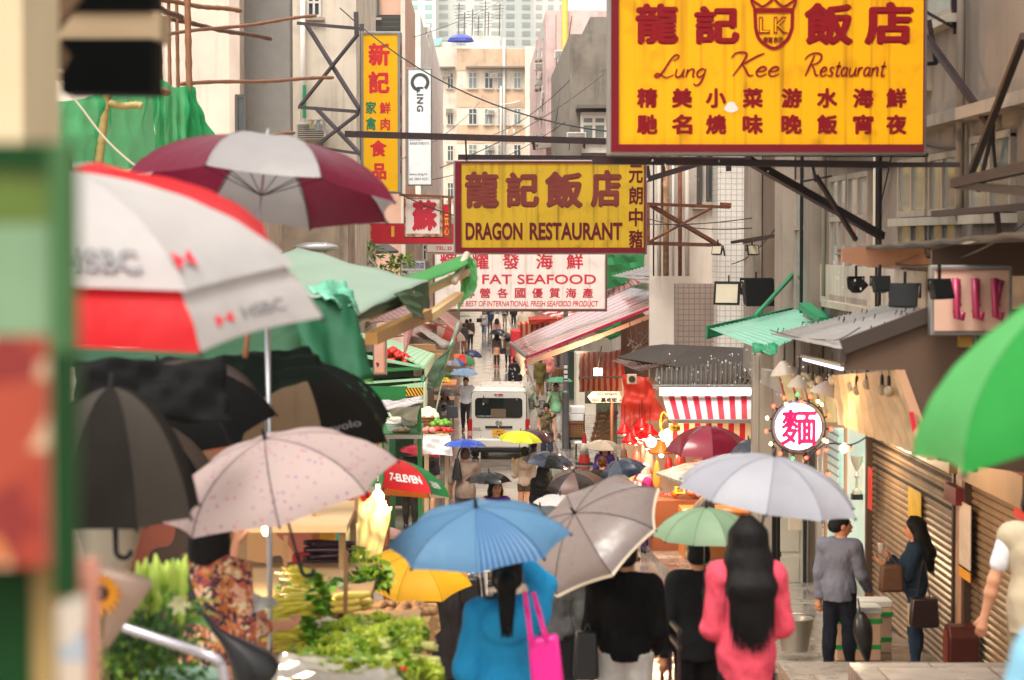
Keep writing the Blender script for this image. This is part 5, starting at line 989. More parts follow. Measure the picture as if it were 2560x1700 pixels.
def rr(x0, x1, z0, z1, y, r_=.08, th=.02):
    pts = []
    for cx_, cz, a0 in ((x1-r_, z1-r_, 0), (x0+r_, z1-r_, 90), (x0+r_, z0+r_, 180), (x1-r_, z0+r_, 270)):
        for k in range(5): a = R(a0+k*22.5); pts.append((cx_+r_*math.cos(a), y, cz+r_*math.sin(a)))
    return MB().prism(pts, (0, th, 0))
tg = obj('tailgate', rr(-.76, .76, .55, 1.88, -.015, .09, .02), VW, van, world=False, bevel=.008); rw = obj('rear_window', rr(-.66, .66, 1.17, 1.72, -.03, .09, .014), VG, van, world=False); obj('wiper', MB().tube([(-.42, -.045, 1.78), (-.40, -.05, 1.6), (-.30, -.05, 1.56)], .015, 6), VB, rw, world=False); obj('mirror', rr(-.45, -.27, 1.56, 1.68, -.06, .03, .02), VB, rw, world=False); obj('rear_seat', rr(-.22, .2, 1.18, 1.42, -.034, .03, .003), mat('seat_beige', '#6b5a48', .7), rw, world=False); obj('sticker_row', MB().text('安全駕駛 注意安全', (-.6, -.034, 1.2), (1, 0, 0), (0, 0, 1), .4, .03, .01, 0), WHP, rw, world=False)
obj('brake_light', rr(-.12, .12, 1.79, 1.83, -.035, .015, .03), TLR, van, world=False); obj('tailgate_gap', rr(-.778, .778, .532, 1.898, -.008, .1, .006), VB, van, world=False); obj('handle_strip', rr(-.38, .38, .88, .94, -.04, .02, .02), VB, van, world=False)
pl = obj('number_plate', rr(-.18, .18, .64, .84, -.035, .01, .012), mat('plate_yellow', '#f0ad12', .4), van, world=False); obj('lettering', MB().text('JL', (-.07, -.037, .755), (1, 0, 0), (0, 0, 1), .15, .065, .015, .0).text('247', (-.12, -.037, .66), (1, 0, 0), (0, 0, 1), .25, .075, .015, .0), VB, pl, world=False)
CHR = mat('chrome', '#c9c9c9', .15, .9); ee = MB(); ee.tube([(.085*math.cos(a), -.03, 1.03+.06*math.sin(a)) for a in [R(k*20) for k in range(19)]], .008, 6); ee.tube([(.035*math.cos(a), -.03, 1.03+.056*math.sin(a)) for a in [R(k*20) for k in range(19)]], .007, 6); ee.tube([(.06*math.cos(a), -.03, 1.055+.02*math.sin(a)) for a in [R(k*20) for k in range(19)]], .007, 6); obj('emblem', ee, CHR, van, world=False)
obj('lettering', MB().text('HIACE', (-.72, -.02, .86), (1, 0, 0), (0, 0, 1), .2, .035, .01, .001).text('DIESEL', (-.72, -.02, .81), (1, 0, 0), (0, 0, 1), .26, .03, .02, .001), mat('badge_grey', '#55544f', .4), van, world=False)
for s_ in (-1, 1):
    t = rr(s_*.80-.065, s_*.80+.065, .62, 1.14, -.02, .04, .1); obj('tail_light', t, TLR, van, world=False, bevel=.01); obj('reflector', rr(s_*.8-.05, s_*.8+.05, .66, .8, -.028, .02, .01), mat('lamp_clear', '#d9a29a', .2), van, world=False); obj('side_window', MB().box2((s_*.795, .5, 1.2), (s_*.83, 2.0, 1.68)).box2((s_*.795, 2.1, 1.2), (s_*.83, 3.1, 1.68)), VG, van, world=False)
    m_ = obj('wing_mirror', MB().box2((s_*.9, 3.55, 1.15), (s_*1.08, 3.68, 1.42)), VB, van, world=False, bevel=.03); obj('mirror_glass', MB().box2((s_*.92, 3.535, 1.18), (s_*1.06, 3.548, 1.39)), CHR, m_, world=False); obj('mirror_arm', MB().tube([(s_*.8, 3.65, 1.2), (s_*.92, 3.62, 1.25)], .03, 6), VB, m_, world=False)
    for y in (.75, 3.75):
        wx = M.Rotation(R(90), 3, 'Y'); wh = obj('wheel', MB().lathe([(.12, -.09), (.3, -.095), (.325, -.06), (.325, .06), (.3, .095), (.12, .09)], 24, wx, c=(s_*.72, y, .325)), TYR, van, world=False, smooth=40); obj('rim', MB().lathe([(0, .06), (.1, .07), (.19, .098), (.2, .09)], 20, M.Rotation(R(90*s_), 3, 'Y'), c=(s_*.72, y, .325)), CHR, wh, world=False)
obj('bumper', MB().box2((-.83, -.09, .34), (.83, .12, .58)), VW, van, world=False, bevel=.04); obj('bumper_pad', MB().box2((-.8, -.06, .26), (.8, .15, .335)), VB, van, world=False, bevel=.02); obj('underside', MB().box2((-.7, .2, .18), (.7, 4.3, .31)), VB, van, world=False); obj('roof_gutter', MB().tube([(-.74, .15, 1.9), (-.74, 3.4, 1.9)], .02, 6).tube([(.74, .15, 1.9), (.74, 3.4, 1.9)], .02, 6), VW, van, world=False)
# lamp post, cone, pallet, carts
Yp_ = Yfeet(1414, 1126, .13); x = P(1414, 1126, Yp_).x; r = thing('lamp_post', 'grey steel lamp post on the pavement edge right of the van', 'lamp post', (x, Yp_, gz(Yp_)+.13)); POST = mat('post_steel', '#6f6f72', .4, .5, streak=.2)
obj('pole', MB().lathe([(.16, 0), (.16, .03), (.1, .05), (.1, 1.55), (.105, 1.56), (.105, 1.66), (.07, 1.7), (.065, 4.6)], 16, c=r.location), POST, r, smooth=40); obj('plate', MB().box2((x-.05, Yp_-.085, 2.1), (x+.05, Yp_-.07, 2.6)), mat('plate_white', '#cfcfcf', .4, pat=grid_pat('#3a3a3a', (0, 0, 7), .35)), r)
Yc = Yfeet(1461, 1160, .13); c = P(1461, 1160, Yc); r = thing('traffic_cone', 'red and white traffic cone standing on the wet pavement', 'traffic cone', c); CONE = mat('cone_red', '#c92a20', .45); CNW = mat('cone_white', '#e2d8cf', .4)
obj('cone', MB().lathe([(.17, .03), (.125, .24), (.122, .25), (.072, .56), (.07, .57), (.035, .82), (.0, .83)], 18, c=c), CONE, r, smooth=40); obj('band', MB().lathe([(.128, .25), (.076, .56)], 18, c=c), CNW, r, smooth=True); obj('base', MB().box2((c.x-.24, c.y-.24, c.z), (c.x+.24, c.y+.24, c.z+.03)), TYR, r, bevel=.01)
WD = mat('raw_pallet_wood', '#a47b56', .8, var=.25, streak=.2); r = thing('pallet', 'wooden pallet leaning against the stall post behind the traffic cone', 'pallet', P(1485, 1110, 61)); A0, B0 = P(1478, 1112, 61), P(1500, 1025, 62); sx = V((.0, .9, 0)); 
for k in range(3): obj('runner', MB().beam(A0+V((.22*k*1.0, .1*k, 0)), B0+V((.22*k, .1*k, 0)), .04, .09), WD, r)
for k in range(7): q = A0.lerp(B0, (k+.3)/7); obj('slat', MB().beam(q+V((-.06, -.06, 0)), q+V((.5, .16, 0)), .015, .09), WD, r)
r = thing('basket_cart', 'flat hand cart carrying a wicker basket and foam boxes right of the lamp post', 'cart', P(1440, 1082, 68)); Yk = 68; x0, x1 = P(1420, 0, Yk).x, P(1466, 0, Yk).x; zf = .42; obj('deck', MB().box2((x0, Yk, zf), (x1, Yk+1.0, zf+.05)), DARK, r); obj('handle', MB().tube([(x0+.02, Yk+1, zf), (x0-.05, Yk+1.05, 1.1), (x1+.0, Yk+1.05, 1.1), (x1, Yk+1, zf)], .02, 6), DARK, r)
for x in (x0+.07, x1-.07):
    for y in (Yk+.15, Yk+.85): obj('wheel', MB().lathe([(.02, -.03), (.09, -.03), (.1, 0), (.09, .03), (.02, .03)], 14, M.Rotation(R(90), 3, 'Y'), c=(x, y, .23)), TYR, r); obj('fork', MB().beam((x, y, .23), (x, y, zf), .03, .03), DARK, r)
mb = MB(); xm = (x0+x1)/2; bw = (x1-x0)/2*.85; mb.add([(xm-bw*.8, Yk+.1, zf+.06), (xm+bw*.8, Yk+.1, zf+.06), (xm+bw*.8, Yk+.9, zf+.06), (xm-bw*.8, Yk+.9, zf+.06), (xm-bw, Yk+.02, zf+.5), (xm+bw, Yk+.02, zf+.5), (xm+bw, Yk+.98, zf+.5), (xm-bw, Yk+.98, zf+.5)], [(0, 1, 5, 4), (1, 2, 6, 5), (2, 3, 7, 6), (3, 0, 4, 7), (0, 3, 2, 1)]); mb.beam((xm-bw, Yk+.02, zf+.5), (xm+bw, Yk+.02, zf+.5), .04); WIK = mat('woven_wicker', '#9a6c40', .8, pat=grid_pat('#6b4526', (16, 0, 16), .3), bump=.5)
solo('wicker_basket', 'square wicker basket sitting on the hand cart', 'basket', mb, WIK); FOAM = mat('foam_white', '#e0e0de', .6)
for i, (dx, z, lb) in enumerate(((-.02, zf+.53, 'lower white foam box stacked on the cart basket'), (.03, zf+.74, 'upper white foam box with blue tape on the cart basket'))): o = solo('foam_box', lb, 'box', MB().box2((xm-bw*.95+dx, Yk+.1, z), (xm+bw*.95+dx, Yk+.8, z+.2)), FOAM, 'foam boxes on the cart', bevel=.015)
solo('wicker_basket', 'round wicker basket on the pavement far behind the green umbrella', 'basket', MB().lathe([(.0, 0), (.26, 0), (.36, .5), (.38, .52), (.34, .52), (.24, .03)], 20, c=P(1391, 953, 100)), WIK, smooth=40)
r = thing('stool', 'small grey topped stool beside the leaning pallet', 'stool', P(1456, 1100, 65)); c = V((P(1456, 0, 65).x, 65, .13)); obj('seat', MB().box2((c.x-.2, 64.8, .58), (c.x+.2, 65.2, .62)), FOAM, r, bevel=.01); [obj('leg', MB().beam((c.x+a*.16, 65+b2*.16, .13), (c.x+a*.15, 65+b2*.15, .58), .03), DARK, r) for a in (-1, 1) for b2 in (-1, 1)]
solo('wall_panel', 'dark green shuttered stall side with a pale edge behind the carts', 'stall side', MB().box2((P(1500, 0, 70).x, 70, 0), (P(1545, 0, 70).x, 72, P(0, 985, 70).z)), mat('olive_sheet', '#4a5138', .6, streak=.4)); solo('wall_panel', 'tall pale green stall side behind the lamp post', 'stall side', MB().box2((P(1442, 0, 82).x, 82, 0), (P(1500, 0, 82).x, 84, P(0, 885, 82).z)), mat('pale_stall_side', '#cfc8b8', .6, streak=.3)); solo('wall_panel', 'dark green folded stall side next to the lamp post top', 'stall side', MB().box2((P(1424, 0, 90).x, 90, 0), (P(1443, 0, 90).x, 94, P(0, 880, 90).z)), mat('green_stall_side', '#27503a', .6))
solo('awning_sheet', 'bright green sheet hanging under the glossy pink awning arm', 'sheet', MB().quad(P(1480, 830, 66), P(1600, 760, 63), P(1620, 800, 62), P(1530, 850, 65), 8, 5, wr=.03), mat('bright_green', '#17a45c', .5, transl=.35), solid=.006); solo('awning_sheet', 'bright green hoarding sheet right of the seafood sign', 'sheet', MB().quad(P(1500, 625, 70), P(1612, 625, 66), P(1612, 690, 66), P(1500, 730, 70), 8, 5, wr=.03), mat('bright_green', '#17a45c'), solid=.006)
aircon(1738, 800, 50, .72, label='tall rust stained air conditioner below the pink awning'); aircon(1668, 770, 52, .7, label='air conditioner wrapped in cables behind the pink awning')
BOX = mat('cable_mess', '#2d211d', .8, var=.4); rd = random.Random(8); mb = MB()
for i in range(16): a = P(1560+rd.random()*150, 800+rd.random()*70, 57); b2 = P(1600+rd.random()*130, 810+rd.random()*60, 56.5); mb.tube(spline([a, (a+b2)/2+V((rd.uniform(-.3, .3), 0, -rd.uniform(.1, .5))), b2], 5), .012, 5)
solo('cable_bundle', 'tangle of dark cables under the pink awning', 'cables', mb, BOX); solo('wall_panel', 'dark brown stall boarding under the pink awning', 'stall side', MB().box2((P(1555, 0, 59).x, 59, 1.5), (P(1745, 0, 59).x, 59.2, P(0, 790, 59).z)), mat('dark_boarding', '#4b352c', .8, streak=.4))
# overhead wires
for i, (a, b2, sg) in enumerate((((850, 20, 62), (1530, 330, 44), .6), ((1000, 400, 80), (1200, 255, 140), .3), ((1100, 420, 70), (1510, 185, 95), .3), ((940, 120, 84), (1320, -40, 160), .4), ((1180, 350, 120), (1425, 200, 100), .5), ((870, 395, 66), (1140, 540, 60), .2), ((1765, 0, 29), (1500, 180, 60), .1), ((1430, 40, 100), (1385, 330, 120), .1), ((1075, 450, 100), (1420, 300, 105), .4), ((1615, 545, 47), (1880, 570, 42), .1), ((1615, 560, 47), (1880, 545, 42), .05), ((1830, 660, 45), (1985, 500, 38), .2), ((2180, 640, 27), (2560, 560, 18), .2))):
    a, b2 = P(*a), P(*b2); pts = [a.lerp(b2, t/14)-V((0, 0, sg*4*(t/14)*(1-t/14))) for t in range(15)]; solo('overhead_wire', 'thin dark overhead wire slung between the buildings', 'wire', MB().tube(pts, .016 if a.y > 50 else .01, 5), DARK, 'overhead wires across the street')
# rooftop umbrella is in the umbrella list
# ------------------------------------------------------------------ right: awnings, roofs, stalls, shutters
RAW = mat('awning_red_glossy', '#d3a3a4', .16, var=.15, scale=2, pat=stripe_pat('#ad2048', 9, 0, .72), transl=.2, coat=.4); RST = mat('awning_red_white', '#e6ddd4', .55, pat=stripe_pat('#cf1730', 7.5, 0, .52), transl=.3); RST2 = mat('awning_red_orange', '#f0c08c', .55, pat=stripe_pat('#d8201c', 8, 0, .5), transl=.3); AMAR = mat('awning_maroon_edge', '#a51240', .5)
o = awning('long glossy pink awning with thin red stripes reaching out over the street', ((1600, 705, 63), (1762, 714, 58), (1316, 892, 56), (1276, 858, 61)), RAW, .008, 2, arm=False, nu=20)
p0, p1 = P(1316, 892, 56), P(1276, 858, 61); obj('edge_trim', MB().beam(P(1762, 716, 57.95), P(1316, 894, 55.95), .02, .06), AMAR, o); obj('front_bar', MB().tube([p0, p1], .05, 10), ALU, o)
obj('arm', MB().beam(P(1312, 908, 56.2), P(1500, 840, 57.3), .05, .13).beam(P(1500, 840, 57.3), P(1765, 735, 58), .05, .1), mat('arm_paint', '#a98b80', .5, streak=.3), o)
obj('side_flap', MB().quad(p1, p0, p0-V((.05, 0, .55)), p1-V((-.15, 0, .35)), 10, 8, wr=.03, seed=3), mat('clear_flap', '#d5cfc6', .15, transl=.5, alpha=.75), o, smooth=True); obj('ribbon', MB().quad(P(1313, 898, 55.9), P(1317, 898, 55.9), P(1318, 936, 55.9), P(1315, 936, 55.9), 2, 6, wr=.01), AMAR, o)
awning('faded red and white awning tucked behind the glossy pink one', ((1500, 715, 72), (1575, 690, 67), (1600, 705, 66), (1455, 790, 72)), RAW, .015, 5, arm=False)
awning('drooping red and white striped canvas under the seafood sign', ((1400, 775, 92), (1560, 770, 86), (1470, 815, 82), (1340, 776, 92)), RST, .03, 6, arm=False); awning('red and orange striped stall curtain far down on the right', ((1292, 806, 118), (1400, 790, 112), (1402, 796, 110), (1294, 812, 116)), RST2, .01, 4, val=.75, arm=False)
awning('red awning with a pointed front beside the folded striped parasol', ((1320, 792, 118), (1395, 785, 114), (1392, 796, 110), (1322, 800, 114)), mat('awning_plain_red', '#d8402a', .5, transl=.3), .02, 3, val=.2, arm=False)
r = thing('closed_parasol', 'folded brown and red striped parasol standing far on the right', 'parasol', P(1312, 815, 120)); obj('folded_cloth', MB().lathe([(.6, 0), (.45, .5), (.12, .95), (.03, 1.05)], 12, c=P(1318, 815, 120)), mat('stripe_fold', '#c9b199', .7, pat=spot_pat('#a8343a', 4, .3)), r); obj('pole', MB().tube([V((P(1318, 0, 120).x, 120, 0)), P(1322, 775, 120)], .04, 6), DARK, r)
solo('red_table', 'red covered table top at the far right stalls', 'table', MB().box2((P(1278, 0, 112).x, 112, .1), (P(1302, 0, 112).x, 115, P(0, 828, 112).z)), mat('red_cloth', '#d8202c', .5), bevel=.03)
awning('orange lit striped awning with a bare bulb lamp in front', ((1450, 882, 63), (1560, 872, 60), (1560, 940, 58), (1448, 943, 61)), RST2, .015, 3, val=.38, arm=True)
r = thing('work_lamp', 'bright square work lamp in front of the orange lit awning', 'lamp', P(1495, 918, 57)); q = P(1495, 930, 57); obj('lit_glass', MB().box2((q.x-.09, 57, q.z-.08), (q.x+.09, 57.03, q.z+.08)), mat('lamp_white_hot', '#ffffff', .4, emit='#fff0d8', es=7), r); obj('housing', MB().box2((q.x-.11, 57.035, q.z-.1), (q.x+.11, 57.12, q.z+.1)).tube([q+V((0, .08, .1)), q+V((.1, .3, .6))], .015), DARK, r); lamp('work_light', q+V((0, -.12, 0)), 200, (1, .72, .42), .06, r)
# sheet roofs
CORR = mat('corrugated_grey', '#a3a1a2', .3, .4, streak=.35); CORD = mat('corrugated_dark', '#3c3733', .4, .2, streak=.4); CORG = mat('corrugated_green', '#76b8a0', .3, streak=.3); GRN = mat('gutter_green', '#0e7a52', .45, streak=.3)
def croof(lb, q, n, amp, m, grp=None, **k): return solo('sheet_roof', lb, 'roof', MB().quad(*[P(*x) for x in q], n*6, 4, corr=(n, amp, 0), **k), m, grp, smooth=True, solid=.006)
croof('wavy grey corrugated roof edge with cables above the pink awning', ((1560, 690, 62), (1800, 660, 57), (1812, 690, 53), (1690, 692, 55)), 22, .03, CORR); croof('thin wet metal sheet roof left of the wavy grey edge', ((1530, 690, 64), (1620, 664, 62), (1700, 692, 56), (1600, 700, 58)), 10, .015, CORR)
croof('dark wet corrugated roof above the butcher stall', ((1545, 895, 48), (1640, 862, 50), (1885, 872, 47), (1885, 952, 42)), 26, .03, CORD); croof('dark wavy corrugated eave above the bright tube light', ((1640, 925, 44), (1885, 905, 44), (1885, 958, 42), (1640, 965, 42)), 20, .035, mat('corr_eave', '#575049', .4, .3, streak=.4)); croof('brown sheet roof sloping down at the left of the dark butcher roof', ((1530, 902, 50), (1650, 868, 51), (1680, 905, 46), (1600, 930, 45)), 12, .015, mat('rust_sheet', '#4a3029', .45, .2, wet=1, rust=.3))
solo('gutter', 'grey steel gutter under the wavy corrugated eave', 'gutter', MB().box2((P(1632, 0, 42).x, 41.7, P(0, 972, 42).z), (P(1882, 0, 42).x, 41.95, P(0, 962, 42).z)), mat('gutter_grey', '#77706a', .5, streak=.4), bevel=.01)
croof('pale green corrugated roof with a dark green gutter behind it', ((1775, 822, 36), (2000, 770, 38), (2140, 778, 35), (1915, 880, 30.5)), 20, .006, CORG)
r = thing('roof_gutter', 'dark green painted gutter plate and box on the pale green roof', 'gutter', P(1880, 800, 36)); obj('plate', MB().quad(P(1766, 815, 36.1), P(1985, 768, 38), P(1985, 790, 38), P(1768, 848, 36.1), 10, 3, wr=.008), GRN, r, solid=.03); obj('box', MB().quad(P(2005, 762, 35), P(2060, 752, 36), P(2130, 785, 35), P(2060, 800, 34), 6, 4, wr=.03), GRN, r, solid=.05); obj('spout', MB().beam(P(2010, 765, 34.5), P(2062, 802, 33.5), .16, .1), GRN, r); obj('stay', MB().beam(P(1888, 790, 36), P(1985, 684, 38), .05), GRN, r)
solo('roof_flap', 'crumpled dark green sheet at the front corner of the pale green roof', 'sheet', MB().quad(P(1880, 858, 30.4), P(1945, 862, 30.2), P(1940, 888, 30.0), P(1884, 880, 30.2), 8, 5, wr=.025), GRN, smooth=True, solid=.008)
croof('grey corrugated roof over the noodle stall with light string wires', ((1928, 836, 28), (2232, 757, 29), (2338, 778, 20.2), (2108, 874, 19.7)), 26, .008, CORR)
cw = MB(); rd = random.Random(2)
for i in range(26):
    u, v = rd.random(), rd.random(); q = (P(1928, 836, 28)*(1-u)+P(2232, 757, 29)*u)*(1-v)+(P(2108, 874, 19.7)*(1-u)+P(2338, 778, 20.2)*u)*v+V((0, 0, .02)); cw.tube([q, q+V((.01, -.02, .03))], .005, 5); cw.ell(q+V((.01, -.02, .035)), (.008, .008, .012), 6, 5)
cw.tube(spline([P(1925, 836, 27.5)+V((0, 0, .05)), P(1990, 850, 25)+V((0, 0, .03)), P(2060, 858, 22)+V((0, 0, .03)), P(2100, 862, 20.5)+V((0, 0, .05)), P(2150, 830, 22)+V((0, 0, .04))], 6), .006, 5); solo('light_string', 'string of small unlit bulbs lying on the grey corrugated roof', 'light string', cw, DARK)
FAS = mat('brown_fascia', '#5c4636', .75, streak=.35, var=.1); Yn = 19.5
r = thing('stall_wall', 'brown boarded end wall of the noodle stall under the grey corrugated roof', 'wall', P(2400, 1160, Yn)); obj('panel', MB().prism([P(x, y, Yn) for x, y in ((2110, 866), (2336, 786), (2580, 770), (2580, 1185), (2345, 1152), (2262, 925), (2112, 925))], (0, .06, 0)), FAS, r)
obj('roof_trim', MB().beam(P(2105, 868, Yn-.03), P(2338, 780, Yn-.03), .06, .12).beam(P(2106, 872, Yn-.02), P(2106, 905, Yn-.02), .05, .05), mat('dark_trim', '#3b2f27', .6), r); obj('edge_board', MB().prism([P(x, y, Yn-.03) for x, y in ((2238, 925), (2262, 925), (2345, 1150), (2318, 1150))], (0, .025, 0)), mat('pinkish_board', '#c99a78', .6, streak=.3), r)
obj('notice', MB().prism([P(x, y, Yn-.045) for x, y in ((2272, 1030), (2284, 1030), (2300, 1120), (2290, 1122))], (0, .01, 0)), LPINK, r); obj('meter_box', MB().box2((P(2400, 0, Yn).x, Yn-.12, P(0, 868, Yn).z), (P(2430, 0, Yn).x, Yn-.002, P(0, 842, Yn).z)), mat('ochre_box', '#b08430', .5), r); obj('conduit', MB().tube([P(2440, 760, Yn-.05), P(2436, 1180, Yn-.05)], .03, 8), PIL, r, smooth=True)
# wet canopy edge above
solo('canopy_edge', 'thin dark wet metal canopy jutting from the brown tenement over the hanging floodlights', 'canopy', MB().quad((4.1, 27.5, 5.98), (XR, 27.5, 6.02), (XR, 15.5, 6.2), (3.75, 15.5, 6.15), 8, 30, corr=(22, .012, 1)), CORD, smooth=True, solid=.04)
solo('canopy_fascia', 'brown boarded fascia hanging below the wet canopy edge at the right', 'fascia', MB().prism([P(2330, 625, 21), P(2580, 575, 21), P(2580, 690, 21), P(2330, 690, 21)], (0, .08, 0)), FAS); solo('canopy_fascia', 'pink and orange stained board under the canopy, left of the brown fascia', 'fascia', MB().prism([P(2105, 622, 25), P(2300, 600, 25), P(2325, 668, 25), P(2180, 668, 25), (P(2105, 655, 25))], (0, .06, 0)), mat('pink_board', '#c08c6e', .7, streak=.5))
bars('awning_bracket', 'dark wooden awning arm jutting in at the right edge', [((2388, 458, 22), (2580, 415, 19), .09), ((2395, 462, 22), (2580, 480, 19), .07), ((2335, 535, 23), (2580, 515, 20), .06), ((2490, 520, 21), (2500, 610, 21), .05)], mat('dark_wood', '#2d1a15', .5))
bars('awning_bracket', 'black spotlight arm reaching left from the recess', [((1830, 606, 42), (1930, 590, 40), .05), ((1860, 606, 41), (2000, 575, 38), .05), ((1808, 618, 41.5), (1812, 640, 41.5), .03)], BK)
# floodlights
BLK = mat('black_enamel', '#0c0c0d', .6, .0, spec=.2); FGL = mat('flood_glass', '#b5ab93', .2)
def flood(lb, px, py, Y, s_, yaw_=0, tilt_=35, glass=True, arm=.12, group='black floodlights'):
    c = P(px, py, Y); o = thing('floodlight', lb, 'floodlight', c, (0, 0, R(yaw_)), group); t = M.Rotation(R(tilt_), 3, 'X'); b = MB(); vs = [t @ V((x*s_*(.5 if y > 0 else .3), y*s_*.3, z*s_*(.42 if y > 0 else .25))) for y in (1, -1) for z in (1, -1) for x in (1, -1)]
    vs = [V((v.x, -v.y, v.z)) for v in vs]; b.add(vs, [(0, 1, 3, 2), (4, 6, 7, 5), (0, 4, 5, 1), (2, 3, 7, 6), (0, 2, 6, 4), (1, 5, 7, 3)]); obj('housing', b, BLK, o, world=False, bevel=.015)
    if glass: f = M.Rotation(R(-tilt_), 3, 'X'); obj('glass', MB().box(V((0, 0, 0))+V(((t @ V((0, .305*s_, 0))).x, -(t @ V((0, .305*s_, 0))).y, (t @ V((0, .305*s_, 0))).z)), (.8*s_, .012, .68*s_), f), FGL, o, world=False)
    obj('yoke', MB().tube([(-.5*s_, 0, 0), (-.52*s_, 0, .45*s_), (.52*s_, 0, .45*s_), (.5*s_, 0, 0)], .03*s_+.006, 6), BLK, o, world=False); obj('stem', MB().tube([(0, 0, .45*s_), (0, 0, .45*s_+arm)], .015, 6), BLK, o, world=False); return o
for lb, px, py, Y, s_, yw, tl, gl in (('black hanging floodlight, first from the left under the canopy', 2140, 715, 24.6, .2, 30, 60, False), ('black hanging floodlight, second from the left under the canopy', 2200, 715, 23.3, .2, 15, 30, False), ('black hanging floodlight, lowest and largest of the four under the canopy', 2262, 745, 22.2, .28, -20, 20, False), ('black hanging floodlight nearest the pink board', 2348, 728, 18.8, .2, 25, 20, False), ('big black floodlight with a pale lens under the brown recess', 1822, 737, 40, .46, -20, 10, True), ('biggest black floodlight, right of the one with the pale lens', 1890, 735, 39.5, .55, 20, 10, False), ('small spotlight at the foot of the rusty bracket', 1795, 628, 46, .22, -30, 20, True), ('small spotlight on the black arm by the pilaster', 1880, 628, 41, .22, 15, 20, True)): flood(lb, px, py, Y, s_, yw, tl, gl)
# grey steel post and noodle stall interior
solo('stall_post', 'tall pale grey steel post left of the round lit sign', 'post', MB().box2((P(1886, 0, 31).x, 31, gz(31)), (P(1936, 0, 31).x, 31.2, P(0, 885, 31).z)).box2((P(1897, 0, 31).x, 30.98, gz(31)), (P(1902, 0, 31).x, 31, P(0, 890, 31).z)), mat('post_grey', '#8f857a', .45, streak=.4), bevel=.01)
solo('stall_beam', 'pale grey beam from the steel post to the shop wall', 'beam', MB().beam(P(1912, 940, 30.9), P(2075, 1010, 27), .1, .2), mat('beam_grey', '#a09588', .5, streak=.4))
YLC = mat('yellow_plastic', '#d3b48a', .35, transl=.4, var=.35, scale=4); CANV = mat('cream_canvas', '#e9dcae', .6, transl=.35, var=.1)
solo('plastic_curtain', 'yellow plastic curtain glowing with lamplight under the noodle stall roof', 'curtain', MB().quad(P(2088, 938, 23.4), P(2244, 925, 20), P(2332, 1152, 18.9), P(2095, 1060, 23), 70, 14, wr=.008, seed=4, corr=(11, .026, 0)), YLC, smooth=True)
r = thing('canvas_banner', 'cream canvas banner with red brush strokes behind the round lit sign', 'banner', P(2010, 1060, 27)); obj('canvas', MB().quad(P(1945, 925, 29), P(2078, 940, 24.5), P(2098, 1065, 24.2), P(1965, 1045, 28.8), 14, 10, wr=.012, seed=2), CANV, r, smooth=True, solid=.006); m = MB()
for i, ch in enumerate('粥麵飯店'): m.text(ch, P(1957+i*30, 1005+i*10, 28-i*.85)+V((0, -.25, 0)), P(1987+i*30, 1013+i*10, 27-i*.85)-P(1957+i*30, 1005+i*10, 28-i*.85), (-.25, 0, 1), .14, .32, .03)
obj('lettering', m, LPINK, r)
lamp_o = thing('strip_light', 'bluish white strip light under the noodle stall eave', 'lamp', P(2070, 915, 22)); obj('tube', MB().tube([P(2010, 898, 24.5), P(2105, 922, 20.6)], .015, 8), mat('tube_violet', '#ffffff', .4, emit='#e6dcff', es=1.6), lamp_o); obj('holder', MB().beam(P(2005, 890, 24.6), P(2108, 914, 20.5), .05, .03), ALU, lamp_o)
lw = thing('bulb_lamp', 'warm bulb hidden behind the yellow plastic curtain', 'lamp', P(2290, 1010, 22.5)); obj('bulb', MB().ell(P(2235, 1030, 22.6), (.05, .05, .06), 10, 8), BULBR[1], lw, smooth=True); lamp('noodle_light', P(2235, 1040, 22.4), 26, (1, .68, .38), .1, lw)
lw = thing('bulb_lamp', 'warm bulb over the noodle shop doorway', 'lamp', P(2110, 1150, 28)); obj('bulb', MB().ell(P(2110, 1120, 28.4), (.05, .05, .06), 10, 8), BULBR[1], lw, smooth=True); lamp('doorway_light', P(2110, 1128, 28.2), 35, (1, .78, .5), .1, lw)
UBG = mat('bulb_glass_off', '#bdab90', .2, transl=.2)
for i, (px, py, Y) in enumerate(((1985, 935, 27), (1998, 948, 26), (2020, 945, 26), (2032, 962, 25), (2068, 965, 24), (2080, 950, 23.5), (2112, 965, 23), (2130, 970, 22.5), (2142, 975, 22), (2168, 960, 21.5), (2205, 975, 20.6), (2222, 978, 20.2), (1960, 925, 28), (2048, 950, 24.5))):
    c = P(px, py, Y); o = thing('light_bulb', 'unlit bulb hanging from a short black socket under the noodle stall eave', 'light bulb', c, None, 'unlit bulbs under the noodle stall eave'); obj('glass', MB().ell(c, (.042, .042, .05), 10, 8), UBG, o, smooth=True); obj('socket', MB().lathe([(.016, 0), (.018, .06), (.014, .1), (.004, .11), (.004, .25)], 8, c=c+V((0, 0, .025))), DARK, o)
SHD = mat('enamel_grey', '#b9ada2', .4)
for i, (px, py, Y, s_) in enumerate(((1962, 935, 26.5, .16), (2000, 968, 25.5, .14), (2062, 988, 24, .16))):
    c = P(px, py, Y); o = thing('hanging_lamp', ['grey enamel shade hanging nearest the grey post', 'grey enamel shade above the round lit sign', 'crooked grey paper shade right above the canvas banner'][i], 'lamp', c); obj('shade', MB().lathe([(.03, s_*.9), (.05, s_*.8), (s_*.8, .05), (s_, 0)], 14, M.Rotation(R(12*i-8), 3, 'Y'), c=c), SHD, o, smooth=30, solid=.004); obj('cord', MB().tube([c+V((0, 0, s_*.9)), c+V((0, 0, s_+.2))], .006, 5), DARK, o)
solo('notice_card', 'small dark olive card hanging among the unlit bulbs', 'card', MB().box2((P(2043, 0, 24.5).x, 24.5, P(0, 975, 24.5).z), (P(2068, 0, 24.5).x, 24.51, P(0, 935, 24.5).z)), mat('olive_card', '#4d4426', .6))
